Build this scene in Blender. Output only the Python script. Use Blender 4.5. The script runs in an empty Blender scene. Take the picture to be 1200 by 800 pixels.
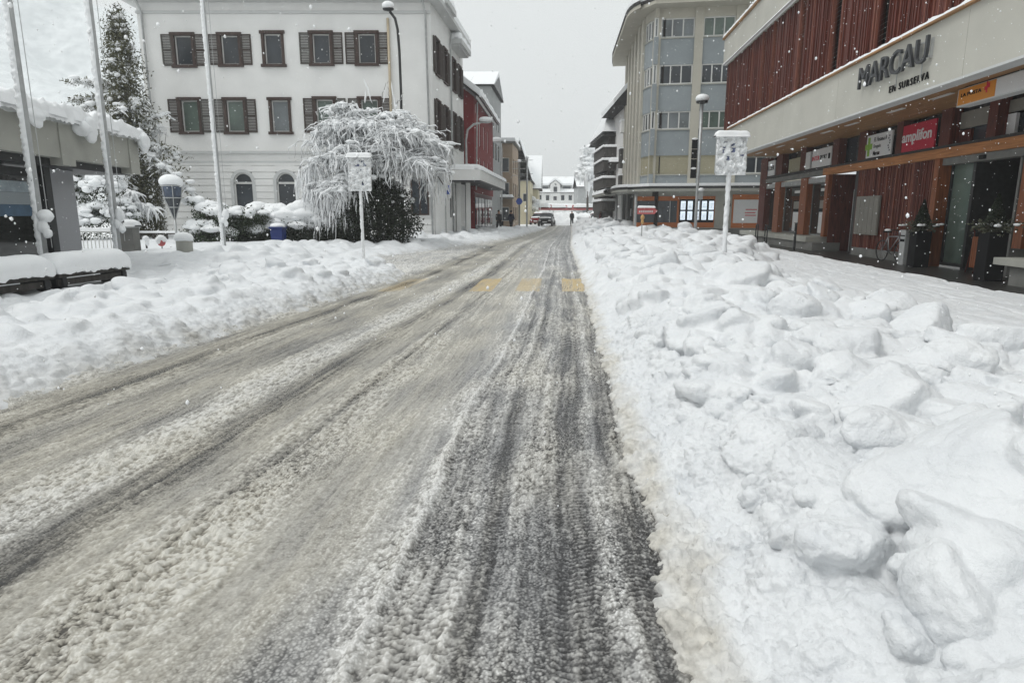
import bpy, bmesh, math, random
import numpy as np
from mathutils import Vector, Matrix

SC = bpy.context.scene
COL = SC.collection
# ------------------------------------------------------------------ camera
F, H0 = 755.0, 151.0
TH = math.atan(H0 / F)
EYE = 1.6
cd = bpy.data.cameras.new('camera')
cd.sensor_width = 36.0
cd.lens = 36.0 * F / 1200.0
cd.clip_start = 0.05
cd.clip_end = 3000
cam = bpy.data.objects.new('camera', cd)
cam.location = (0, 0, EYE)
cam.rotation_euler = (math.pi / 2 - TH, 0, 0)
COL.objects.link(cam)
SC.camera = cam
# ------------------------------------------------------------------ sky and sun (overcast snowfall)
SUN_EL, SUN_AZ = math.radians(58), math.radians(248)
w = bpy.data.worlds.new('World')
SC.world = w
w.use_nodes = True
nt = w.node_tree
nt.nodes.clear()
N = nt.nodes.new
out = N('ShaderNodeOutputWorld'); bg = N('ShaderNodeBackground'); sky = N('ShaderNodeTexSky')
sky.sky_type = 'NISHITA'; sky.sun_disc = False
sky.sun_elevation = SUN_EL; sky.sun_rotation = SUN_AZ; sky.air_density = 1.0; sky.dust_density = 4.0
hs = N('ShaderNodeHueSaturation'); hs.inputs['Saturation'].default_value = 0.10; hs.inputs['Value'].default_value = 1.0
mx = N('ShaderNodeMixRGB'); mx.inputs['Fac'].default_value = 0.85; mx.inputs['Color2'].default_value = (6.0, 6.25, 6.25, 1)
tc = N('ShaderNodeTexCoord'); sp = N('ShaderNodeSeparateXYZ'); rp = N('ShaderNodeValToRGB')
rp.color_ramp.elements[0].position = 0.0; rp.color_ramp.elements[0].color = (0.98, 0.98, 0.98, 1)
rp.color_ramp.elements[1].position = 0.9; rp.color_ramp.elements[1].color = (1.42, 1.42, 1.42, 1)
ml = N('ShaderNodeMixRGB'); ml.blend_type = 'MULTIPLY'; ml.inputs['Fac'].default_value = 1.0
L = nt.links.new
L(sky.outputs[0], hs.inputs['Color']); L(hs.outputs[0], mx.inputs['Color1'])
L(tc.outputs['Generated'], sp.inputs[0]); L(sp.outputs['Z'], rp.inputs[0])
L(mx.outputs[0], ml.inputs['Color1']); L(rp.outputs[0], ml.inputs['Color2'])
L(ml.outputs[0], bg.inputs['Color']); bg.inputs['Strength'].default_value = 0.10
L(bg.outputs[0], out.inputs['Surface'])
sd = bpy.data.lights.new('sun', 'SUN'); sd.energy = 0.95; sd.angle = math.radians(18); sd.color = (1.0, 0.98, 0.95)
so = bpy.data.objects.new('sun', sd)
sv = Vector((math.sin(SUN_AZ) * math.cos(SUN_EL), math.cos(SUN_AZ) * math.cos(SUN_EL), math.sin(SUN_EL)))
so.rotation_euler = sv.to_track_quat('Z', 'Y').to_euler()
so.location = (0, 0, 60)
COL.objects.link(so)
vs = SC.view_settings
vs.view_transform = 'Standard'; vs.look = 'None'; vs.exposure = 0.28; vs.gamma = 1.0; vs.use_curve_mapping = False
SC.cycles.volume_bounces = 1
SC.cycles.volume_step_rate = 4
SC.cycles.max_bounces = 6

# ------------------------------------------------------------------ geometry of the street
def ray(px, py):
    v = (py - 400) / F; x = (px - 600) / F
    return np.array([x, math.cos(TH) - v * math.sin(TH), -(math.sin(TH) + v * math.cos(TH))])
CAMP = np.array([0, 0, EYE])
def G(px, py, z=0.0):
    r = ray(px, py); return CAMP + r * ((z - EYE) / r[2])
def D(px, py, Y):
    r = ray(px, py); return CAMP + r * (Y / r[1])
class Fr:
    """a vertical facade: x along it to the viewer's right, y inwards, z up"""
    def __init__(s, o, phi):
        s.o = np.array([o[0], o[1], 0.0]); p = math.radians(phi); s.phi = p
        s.X = np.array([math.cos(p), math.sin(p), 0]); s.Y = np.array([-math.sin(p), math.cos(p), 0])
    def uz(s, px, py, off=0.0):
        r = ray(px, py); q = s.o + s.Y * off
        t = np.dot(q - CAMP, s.Y) / np.dot(r, s.Y); P = CAMP + r * t
        return float(np.dot(P - s.o, s.X)), float(P[2])
    def u(s, px, py, off=0.0): return s.uz(px, py, off)[0]
    def z(s, px, py, off=0.0): return s.uz(px, py, off)[1]
    def w(s, u, z, off=0.0): return s.o + s.X * u + s.Y * off + np.array([0, 0, z])

def lerp_pts(pts):
    a = np.array(pts, float)
    return lambda y: np.interp(y, a[:, 0], a[:, 1])
XL = lerp_pts([(0, -5.0), (2, -4.75), (5.17, -4.28), (16.2, -2.62), (17.2, -2.9), (19.5, -4.6), (23.0, -4.6), (26, -3.4), (30, -2.4), (40, 0.1), (57, 2.5), (90, 5.6)])
XLs = lerp_pts([(0, -5.0), (2, -4.75), (5.17, -4.28), (16.2, -2.62), (26, -1.6), (32, -1.2), (40, 0.1), (57, 2.5), (90, 5.6)])
XR = lerp_pts([(0, 0.56), (2, 0.68), (4.8, 0.88), (12.8, 1.53), (30, 2.72), (54, 4.9), (90, 8.2)])

# ------------------------------------------------------------------ noise
def _hash(ix, iy, seed):
    h = (ix.astype(np.int64) * 374761393 + iy.astype(np.int64) * 668265263 + seed * 1442695041) & 0xFFFFFFFF
    h = ((h ^ (h >> 13)) * 1274126177) & 0xFFFFFFFF
    h = ((h ^ (h >> 16)) * 2246822519) & 0xFFFFFFFF
    return ((h ^ (h >> 15)) & 0xFFFFFF) / float(0x1000000)
def vnoise(x, y, seed=0):
    ix = np.floor(x); iy = np.floor(y); fx = x - ix; fy = y - iy
    u = fx * fx * fx * (fx * (fx * 6 - 15) + 10); v = fy * fy * fy * (fy * (fy * 6 - 15) + 10)
    def g(a, b, dx, dy):
        t = _hash(a, b, seed) * 2 * np.pi
        return np.cos(t) * dx + np.sin(t) * dy
    n = (g(ix, iy, fx, fy) * (1 - u) + g(ix + 1, iy, fx - 1, fy) * u) * (1 - v) + \
        (g(ix, iy + 1, fx, fy - 1) * (1 - u) + g(ix + 1, iy + 1, fx - 1, fy - 1) * u) * v
    return n * 1.4
def fbm(x, y, o=4, seed=0, gain=0.5):
    r = 0; a = 1.0; f = 1.0
    for i in range(o):
        r = r + a * vnoise(x * f + 17.3 * i, y * f - 9.1 * i, seed + i); a *= gain; f *= 2.03
    return r
def domes(x, y, seed=0, fill=0.8, jitter=0.9):
    """rounded lumps: one dome of random radius and height per cell"""
    ix = np.floor(x); iy = np.floor(y); best = np.zeros_like(x)
    for a in (-1, 0, 1):
        for b in (-1, 0, 1):
            cx = ix + a; cy = iy + b
            px = cx + 0.5 + (_hash(cx, cy, seed) - 0.5) * jitter; py = cy + 0.5 + (_hash(cx, cy, seed + 7) - 0.5) * jitter
            r = 0.3 + 0.45 * _hash(cx, cy, seed + 13); on = _hash(cx, cy, seed + 29) < fill
            an = _hash(cx, cy, seed + 3) * np.pi; e = 0.65 + 0.35 * _hash(cx, cy, seed + 5)
            dx = x - px; dy = y - py
            q = (dx * np.cos(an) + dy * np.sin(an)) ** 2 + ((-dx * np.sin(an) + dy * np.cos(an)) / e) ** 2
            best = np.maximum(best, np.where(on, r * np.sqrt(np.maximum(0, 1 - q / (r * r))), 0))
    return best

# ------------------------------------------------------------------ materials
def nodes_of(name):
    m = bpy.data.materials.new(name); m.use_nodes = True
    t = m.node_tree; p = t.nodes['Principled BSDF']
    return m, t, p
def setspec(p, v):
    p.inputs['Specular IOR Level'].default_value = v
def mat(name, col, rough=0.7, var=0.12, scale=3.0, bump=0.0, bscale=40.0, spec=0.4, metal=0.0, stretch=(1, 1, 1), col2=None):
    m, t, p = nodes_of(name)
    p.inputs['Roughness'].default_value = rough; p.inputs['Metallic'].default_value = metal; setspec(p, spec)
    tc = t.nodes.new('ShaderNodeTexCoord'); mp = t.nodes.new('ShaderNodeMapping'); mp.inputs['Scale'].default_value = stretch
    t.links.new(tc.outputs['Object'], mp.inputs[0])
    no = t.nodes.new('ShaderNodeTexNoise'); no.inputs['Scale'].default_value = scale; no.inputs['Detail'].default_value = 6
    t.links.new(mp.outputs[0], no.inputs['Vector'])
    r = t.nodes.new('ShaderNodeValToRGB'); r.color_ramp.elements[0].position = 0.3; r.color_ramp.elements[1].position = 0.7
    c2 = col2 or tuple(min(1, c * (1 + var)) for c in col)
    c1 = col if col2 else tuple(c * (1 - var) for c in col)
    r.color_ramp.elements[0].color = (*c1, 1); r.color_ramp.elements[1].color = (*c2, 1)
    t.links.new(no.outputs['Fac'], r.inputs[0]); t.links.new(r.outputs[0], p.inputs['Base Color'])
    if bump:
        n2 = t.nodes.new('ShaderNodeTexNoise'); n2.inputs['Scale'].default_value = bscale; n2.inputs['Detail'].default_value = 4
        t.links.new(mp.outputs[0], n2.inputs['Vector'])
        b = t.nodes.new('ShaderNodeBump'); b.inputs['Strength'].default_value = bump; b.inputs['Distance'].default_value = 0.02
        t.links.new(n2.outputs['Fac'], b.inputs['Height']); t.links.new(b.outputs[0], p.inputs['Normal'])
    return m
M = {}
M['snow'] = mat('snow', (0.86, 0.875, 0.885), 0.65, 0.02, 5, 0.5, 55, 0.25)
M['plaster'] = mat('white_plaster', (0.76, 0.76, 0.745), 0.9, 0.05, 0.9, 0.15, 60, 0.2)
M['plaster_trim'] = mat('plaster_trim', (0.55, 0.56, 0.555), 0.9, 0.05, 2, 0.1, 60, 0.2)
M['shutter'] = mat('shutter_wood', (0.055, 0.042, 0.036), 0.75, 0.4, 6, 0.2, 30, 0.3, stretch=(1, 1, 4))
M['shutter_grey'] = mat('shutter_weathered', (0.085, 0.08, 0.072), 0.75, 0.4, 6, 0.2, 30, 0.3, stretch=(1, 1, 4))
M['wframe'] = mat('window_frame_white', (0.62, 0.62, 0.60), 0.5, 0.05)
M['brownframe'] = mat('brown_surround', (0.05, 0.03, 0.024), 0.7, 0.3, 8)
M['zinc'] = mat('zinc', (0.42, 0.43, 0.43), 0.45, 0.15, 5, 0, 40, 0.5, 0.4)
M['pole'] = mat('painted_pole', (0.40, 0.41, 0.41), 0.45, 0.1, 6)
M['dark'] = mat('dark_metal', (0.022, 0.023, 0.024), 0.5, 0.3, 8)
M['roofdark'] = mat('dark_eave', (0.03, 0.028, 0.028), 0.8, 0.3)
M['concrete'] = mat('pale_concrete', (0.36, 0.36, 0.325), 0.85, 0.10, 1.4, 0.2, 40, 0.25)
M['concrete_dark'] = mat('grey_concrete', (0.17, 0.17, 0.16), 0.85, 0.16, 2.5, 0.3, 30, 0.25)
M['fascia'] = mat('fascia_concrete', (0.47, 0.462, 0.415), 0.85, 0.07, 0.8, 0.1, 60, 0.25)
M['soffit'] = mat('larch_soffit', (0.29, 0.155, 0.065), 0.6, 0.35, 2.0, 0.1, 30, 0.35, stretch=(0.4, 8, 1))
M['beamwood'] = mat('larch_beam', (0.36, 0.15, 0.05), 0.55, 0.3, 3, 0.1, 30, 0.35, stretch=(0.4, 6, 6))
M['redwood'] = mat('red_stained_wood', (0.085, 0.018, 0.011), 0.55, 0.5, 5, 0.15, 30, 0.35, stretch=(5, 5, 0.5))
M['redslat'] = mat('red_slat', (0.10, 0.022, 0.013), 0.55, 0.65, 4, 0.1, 30, 0.3, stretch=(9, 9, 0.25))
M['redslat_pale'] = mat('rubbed_slat', (0.19, 0.065, 0.042), 0.6, 0.3, 6, 0.1, 30, 0.3, stretch=(5, 5, 0.5))
M['orangewood'] = mat('orange_column_wood', (0.22, 0.07, 0.025), 0.5, 0.3, 4, 0.1, 30, 0.35, stretch=(5, 5, 0.5))
M['louvre'] = mat('weathered_louvre', (0.13, 0.115, 0.10), 0.7, 0.3, 5)
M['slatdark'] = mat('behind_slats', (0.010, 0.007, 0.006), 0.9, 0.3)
M['pavement'] = mat('wet_paving', (0.030, 0.029, 0.028), 0.32, 0.5, 6, 0.3, 60, 0.5)
M['signwhite'] = mat('sign_white', (0.62, 0.62, 0.62), 0.5, 0.03)
M['signred'] = mat('sign_red', (0.42, 0.008, 0.035), 0.4, 0.05)
M['signorange'] = mat('sign_orange', (0.62, 0.24, 0.03), 0.45, 0.05)
M['shoporange'] = mat('shop_orange', (0.42, 0.13, 0.035), 0.5, 0.08)
M['black'] = mat('lettering_black', (0.010, 0.010, 0.011), 0.8, 0.05, spec=.15)
M['print'] = mat('faded_print', (0.09, 0.11, 0.20), 0.6, 0.3)
M['charcoal'] = mat('charcoal_letter', (0.045, 0.048, 0.052), 0.45, 0.15, 20)
M['green'] = mat('sign_green', (0.22, 0.40, 0.05), 0.5, 0.2, 9)
M['redtext'] = mat('lettering_red', (0.55, 0.02, 0.05), 0.5, 0.05)
M['blue'] = mat('sign_blue', (0.03, 0.07, 0.30), 0.4, 0.1)
M['bluebin'] = mat('blue_plastic', (0.012, 0.028, 0.14), 0.5, 0.1)
M['cream'] = mat('cream_render', (0.45, 0.43, 0.37), 0.85, 0.06, 1.2, 0.1, 60, 0.2)
M['greyblue'] = mat('blue_grey_panel', (0.27, 0.30, 0.315), 0.8, 0.06, 1.2, 0.1, 60, 0.25)
M['blind'] = mat('closed_blind', (0.33, 0.305, 0.215), 0.7, 0.1, 2, stretch=(3, 3, 30))
M['redrender'] = mat('red_render', (0.19, 0.016, 0.018), 0.85, 0.1, 1.2)
M['tan'] = mat('tan_render', (0.34, 0.26, 0.19), 0.85, 0.08, 1.2)
M['greyrender'] = mat('grey_render', (0.33, 0.34, 0.34), 0.85, 0.08, 1.0)
M['yellowrender'] = mat('yellow_render', (0.50, 0.46, 0.33), 0.85, 0.06, 1.0)
M['darkwood'] = mat('dark_timber', (0.06, 0.055, 0.05), 0.8, 0.4, 3, stretch=(4, 4, 1))
M['bark'] = mat('bark', (0.07, 0.06, 0.052), 0.9, 0.4, 8, 0.4, 20, 0.2)
M['twig'] = mat('twig_bark', (0.095, 0.085, 0.075), 0.9, 0.4, 8, 0, 20, 0.2)
M['needle'] = mat('evergreen', (0.035, 0.05, 0.026), 0.7, 0.6, 2.5, 0, 10, 0.25)
M['needle_olive'] = mat('olive_evergreen', (0.085, 0.085, 0.045), 0.7, 0.6, 3, 0, 10, 0.25)
M['hedge'] = mat('hedge_leaf', (0.022, 0.03, 0.018), 0.7, 0.6, 3, 0, 10, 0.25)
M['greypanel'] = mat('grey_wall_panel', (0.34, 0.345, 0.36), 0.8, 0.03, 0.8)
M['carred'] = mat('car_paint_red', (0.20, 0.012, 0.015), 0.25, 0.05)
M['cardark'] = mat('car_paint_dark', (0.02, 0.021, 0.024), 0.25, 0.05)
M['rubber'] = mat('rubber', (0.02, 0.02, 0.02), 0.8, 0.1)
M['awning'] = mat('red_awning', (0.36, 0.09, 0.09), 0.8, 0.1, 4)
M['skin'] = mat('skin', (0.42, 0.25, 0.18), 0.6, 0.05)
M['coatblack'] = mat('black_coat', (0.015, 0.015, 0.018), 0.85, 0.3)
M['coatnavy'] = mat('navy_coat', (0.018, 0.022, 0.05), 0.85, 0.3)
M['coatred'] = mat('maroon_coat', (0.14, 0.012, 0.02), 0.85, 0.3)
M['bikemetal'] = mat('steel_tube', (0.30, 0.30, 0.31), 0.35, 0.1, 5, 0, 40, 0.5, 0.7)
M['tanpaint'] = mat('ochre_paint', (0.5, 0.30, 0.12), 0.6, 0.1)
M['beigepipe'] = mat('beige_pipe', (0.50, 0.42, 0.30), 0.6, 0.1)
M['mailbox'] = mat('mailbox_grey', (0.20, 0.19, 0.165), 0.5, 0.05)
M['pinkred'] = mat('faded_red_sign', (0.50, 0.13, 0.13), 0.6, 0.15, 12)
def glassmat(name, col, rough=0.08, var=0.5, scale=0.5):
    m = mat(name, col, rough, var, scale, 0, 40, 0.5); return m
M['glass'] = glassmat('window_glass', (0.035, 0.042, 0.05))
M['glassgreen'] = glassmat('window_glass_curtained', (0.10, 0.135, 0.115))
M['glassgrey'] = glassmat('window_glass_pale', (0.16, 0.18, 0.19))
M['shopglass'] = glassmat('shop_glass', (0.02, 0.021, 0.02), 0.04, 0.7, 0.8)
def screen_mat():
    m, t, p = nodes_of('lit_notice')
    p.inputs['Base Color'].default_value = (0.8, 0.85, 0.9, 1)
    p.inputs['Emission Color'].default_value = (0.75, 0.88, 1.0, 1); p.inputs['Emission Strength'].default_value = 0.65
    return m
M['screen'] = screen_mat()
def lit(name, c, s):
    m, t, p = nodes_of(name); p.inputs['Base Color'].default_value = (*c, 1)
    p.inputs['Emission Color'].default_value = (*c, 1); p.inputs['Emission Strength'].default_value = s
    return m

def bank_mat(name, dirtcol):
    """clean snow with dirty crumbs where the attribute 'dirt' is high"""
    m, t, p = nodes_of(name); p.inputs['Roughness'].default_value = 0.6; setspec(p, 0.3)
    at = t.nodes.new('ShaderNodeAttribute'); at.attribute_name = 'dirt'
    tc = t.nodes.new('ShaderNodeTexCoord')
    n1 = t.nodes.new('ShaderNodeTexNoise'); n1.inputs['Scale'].default_value = 3.5; n1.inputs['Detail'].default_value = 5
    t.links.new(tc.outputs['Object'], n1.inputs['Vector'])
    r = t.nodes.new('ShaderNodeValToRGB'); r.color_ramp.elements[0].position = 0.3; r.color_ramp.elements[1].position = 0.75
    r.color_ramp.elements[0].color = (0.70, 0.72, 0.74, 1); r.color_ramp.elements[1].color = (0.80, 0.815, 0.825, 1)
    t.links.new(n1.outputs['Fac'], r.inputs[0])
    n2 = t.nodes.new('ShaderNodeTexNoise'); n2.inputs['Scale'].default_value = 22; n2.inputs['Detail'].default_value = 6
    t.links.new(tc.outputs['Object'], n2.inputs['Vector'])
    r2 = t.nodes.new('ShaderNodeValToRGB'); r2.color_ramp.elements[0].position = 0.3; r2.color_ramp.elements[1].position = 0.7
    r2.color_ramp.elements[0].color = (*[c * 0.72 for c in dirtcol], 1); r2.color_ramp.elements[1].color = (*[min(1, c * 1.15) for c in dirtcol], 1)
    t.links.new(n2.outputs['Fac'], r2.inputs[0])
    mx = t.nodes.new('ShaderNodeMixRGB'); t.links.new(at.outputs['Fac'], mx.inputs[0])
    t.links.new(r.outputs[0], mx.inputs[1]); t.links.new(r2.outputs[0], mx.inputs[2])
    t.links.new(mx.outputs[0], p.inputs['Base Color'])
    n3 = t.nodes.new('ShaderNodeTexNoise'); n3.inputs['Scale'].default_value = 70; n3.inputs['Detail'].default_value = 8; n3.inputs['Roughness'].default_value = 0.65
    t.links.new(tc.outputs['Object'], n3.inputs['Vector'])
    n4 = t.nodes.new('ShaderNodeTexNoise'); n4.inputs['Scale'].default_value = 17; n4.inputs['Detail'].default_value = 4
    t.links.new(tc.outputs['Object'], n4.inputs['Vector'])
    ad = t.nodes.new('ShaderNodeMath'); ad.operation = 'MULTIPLY_ADD'; ad.inputs[1].default_value = 1.6
    t.links.new(n4.outputs['Fac'], ad.inputs[0]); t.links.new(n3.outputs['Fac'], ad.inputs[2])
    b = t.nodes.new('ShaderNodeBump'); b.inputs['Strength'].default_value = 0.55; b.inputs['Distance'].default_value = 0.02
    t.links.new(ad.outputs[0], b.inputs['Height']); t.links.new(b.outputs[0], p.inputs['Normal'])
    return m
M['bank'] = bank_mat('bank_snow', (0.63, 0.61, 0.56))
M['bankl'] = bank_mat('bank_snow_far', (0.50, 0.49, 0.46))
def road_mat():
    m, t, p = nodes_of('slushy_asphalt')
    tc = t.nodes.new('ShaderNodeTexCoord')
    def attr(n):
        a = t.nodes.new('ShaderNodeAttribute'); a.attribute_name = n; return a.outputs['Fac']
    n1 = t.nodes.new('ShaderNodeTexNoise'); n1.inputs['Scale'].default_value = 90; n1.inputs['Detail'].default_value = 7; n1.inputs['Roughness'].default_value = 0.7
    t.links.new(tc.outputs['Object'], n1.inputs['Vector'])
    ma = t.nodes.new('ShaderNodeMath'); ma.operation = 'MULTIPLY_ADD'; ma.inputs[1].default_value = 0.34; 
    t.links.new(n1.outputs['Fac'], ma.inputs[0]); 
    sb = t.nodes.new('ShaderNodeMath'); sb.operation = 'SUBTRACT'; sb.inputs[1].default_value = 0.17
    t.links.new(attr('cover'), sb.inputs[0]); t.links.new(sb.outputs[0], ma.inputs[2])
    vo = t.nodes.new('ShaderNodeTexVoronoi'); vo.inputs['Scale'].default_value = 70; t.links.new(tc.outputs['Object'], vo.inputs['Vector'])
    vr = t.nodes.new('ShaderNodeMapRange'); vr.inputs['From Min'].default_value = 0.15; vr.inputs['From Max'].default_value = 0.62; vr.inputs['To Min'].default_value = 0.5; vr.inputs['To Max'].default_value = -0.5
    t.links.new(vo.outputs['Distance'], vr.inputs['Value'])
    vm = t.nodes.new('ShaderNodeMath'); vm.operation = 'MULTIPLY'; t.links.new(vr.outputs[0], vm.inputs[0]); t.links.new(attr('grain'), vm.inputs[1])
    va = t.nodes.new('ShaderNodeMath'); va.operation = 'ADD'; t.links.new(ma.outputs[0], va.inputs[0]); t.links.new(vm.outputs[0], va.inputs[1])
    ma = va
    def ramp(cols):
        r = t.nodes.new('ShaderNodeValToRGB'); e = r.color_ramp.elements
        e[0].position = cols[0][0]; e[0].color = (*cols[0][1], 1); e[1].position = cols[-1][0]; e[1].color = (*cols[-1][1], 1)
        for pos, c in cols[1:-1]:
            k = e.new(pos); k.color = (*c, 1)
        t.links.new(ma.outputs[0], r.inputs[0]); return r.outputs[0]
    g = ramp([(0, (0.030, 0.030, 0.031)), (0.25, (0.10, 0.10, 0.102)), (0.5, (0.30, 0.30, 0.297)), (0.75, (0.46, 0.46, 0.455)), (1, (0.74, 0.74, 0.735))])
    d = ramp([(0, (0.040, 0.037, 0.032)), (0.25, (0.13, 0.12, 0.098)), (0.5, (0.335, 0.315, 0.268)), (0.75, (0.46, 0.44, 0.385)), (1, (0.62, 0.605, 0.555))])
    mx = t.nodes.new('ShaderNodeMixRGB'); t.links.new(attr('dirt'), mx.inputs[0]); t.links.new(g, mx.inputs[1]); t.links.new(d, mx.inputs[2])
    px = t.nodes.new('ShaderNodeMixRGB'); t.links.new(attr('paint'), px.inputs[0]); t.links.new(mx.outputs[0], px.inputs[1])
    px.inputs[2].default_value = (0.50, 0.38, 0.19, 1)
    t.links.new(px.outputs[0], p.inputs['Base Color'])
    rr = t.nodes.new('ShaderNodeMapRange'); rr.inputs['From Min'].default_value = 0.05; rr.inputs['From Max'].default_value = 0.6
    rr.inputs['To Min'].default_value = 0.17; rr.inputs['To Max'].default_value = 0.62
    t.links.new(ma.outputs[0], rr.inputs['Value']); t.links.new(rr.outputs[0], p.inputs['Roughness']); setspec(p, 0.42)
    b = t.nodes.new('ShaderNodeBump'); b.inputs['Strength'].default_value = 0.5; b.inputs['Distance'].default_value = 0.008
    bh = t.nodes.new('ShaderNodeMath'); bh.operation = 'ADD'; t.links.new(n1.outputs['Fac'], bh.inputs[0]); t.links.new(vm.outputs[0], bh.inputs[1])
    t.links.new(bh.outputs[0], b.inputs['Height']); t.links.new(b.outputs[0], p.inputs['Normal'])
    return m
M['road'] = road_mat()

# ------------------------------------------------------------------ mesh helpers
def np_mesh(name, V, Fc, m, parent=None, smooth=True, attrs=None):
    me = bpy.data.meshes.new(name)
    V = np.asarray(V, np.float32); Fc = np.asarray(Fc, np.int32); k = Fc.shape[1]
    me.vertices.add(len(V)); me.vertices.foreach_set('co', V.ravel())
    me.loops.add(Fc.size); me.loops.foreach_set('vertex_index', Fc.ravel())
    me.polygons.add(len(Fc)); me.polygons.foreach_set('loop_start', np.arange(0, Fc.size, k, dtype=np.int32))
    me.polygons.foreach_set('loop_total', np.full(len(Fc), k, np.int32))
    me.polygons.foreach_set('use_smooth', np.full(len(Fc), smooth))
    me.update(calc_edges=True); me.validate()
    if attrs:
        for n, a in attrs.items():
            at = me.attributes.new(n, 'FLOAT', 'POINT'); at.data.foreach_set('value', np.asarray(a, np.float32).ravel())
    me.materials.append(m)
    o = bpy.data.objects.new(name, me); COL.objects.link(o)
    if parent: o.parent = parent
    return o
def grid_faces(nr, nc):
    i = np.arange(nr - 1)[:, None] * nc + np.arange(nc - 1)[None, :]
    return np.stack([i, i + 1, i + nc + 1, i + nc], -1).reshape(-1, 4)
def tag(o, label=None, cat=None, group=None, kind=None):
    if label: o['label'] = label
    if cat: o['category'] = cat
    if group: o['group'] = group
    if kind: o['kind'] = kind
    return o
def thing(name, label, cat, loc=(0, 0, 0), rotz=0.0, group=None):
    o = bpy.data.objects.new(name, None); COL.objects.link(o)
    o.location = tuple(float(c) for c in loc); o.rotation_euler = (0, 0, rotz); o.empty_display_size = 0.3
    return tag(o, label, cat, group)
def fthing(name, label, cat, fr, group=None):
    return thing(name, label, cat, fr.o, fr.phi, group)
def copy_tree(o, parent=None):
    c = o.copy(); COL.objects.link(c)
    if parent: c.parent = parent
    for ch in list(o.children): copy_tree(ch, c)
    return c

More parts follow.
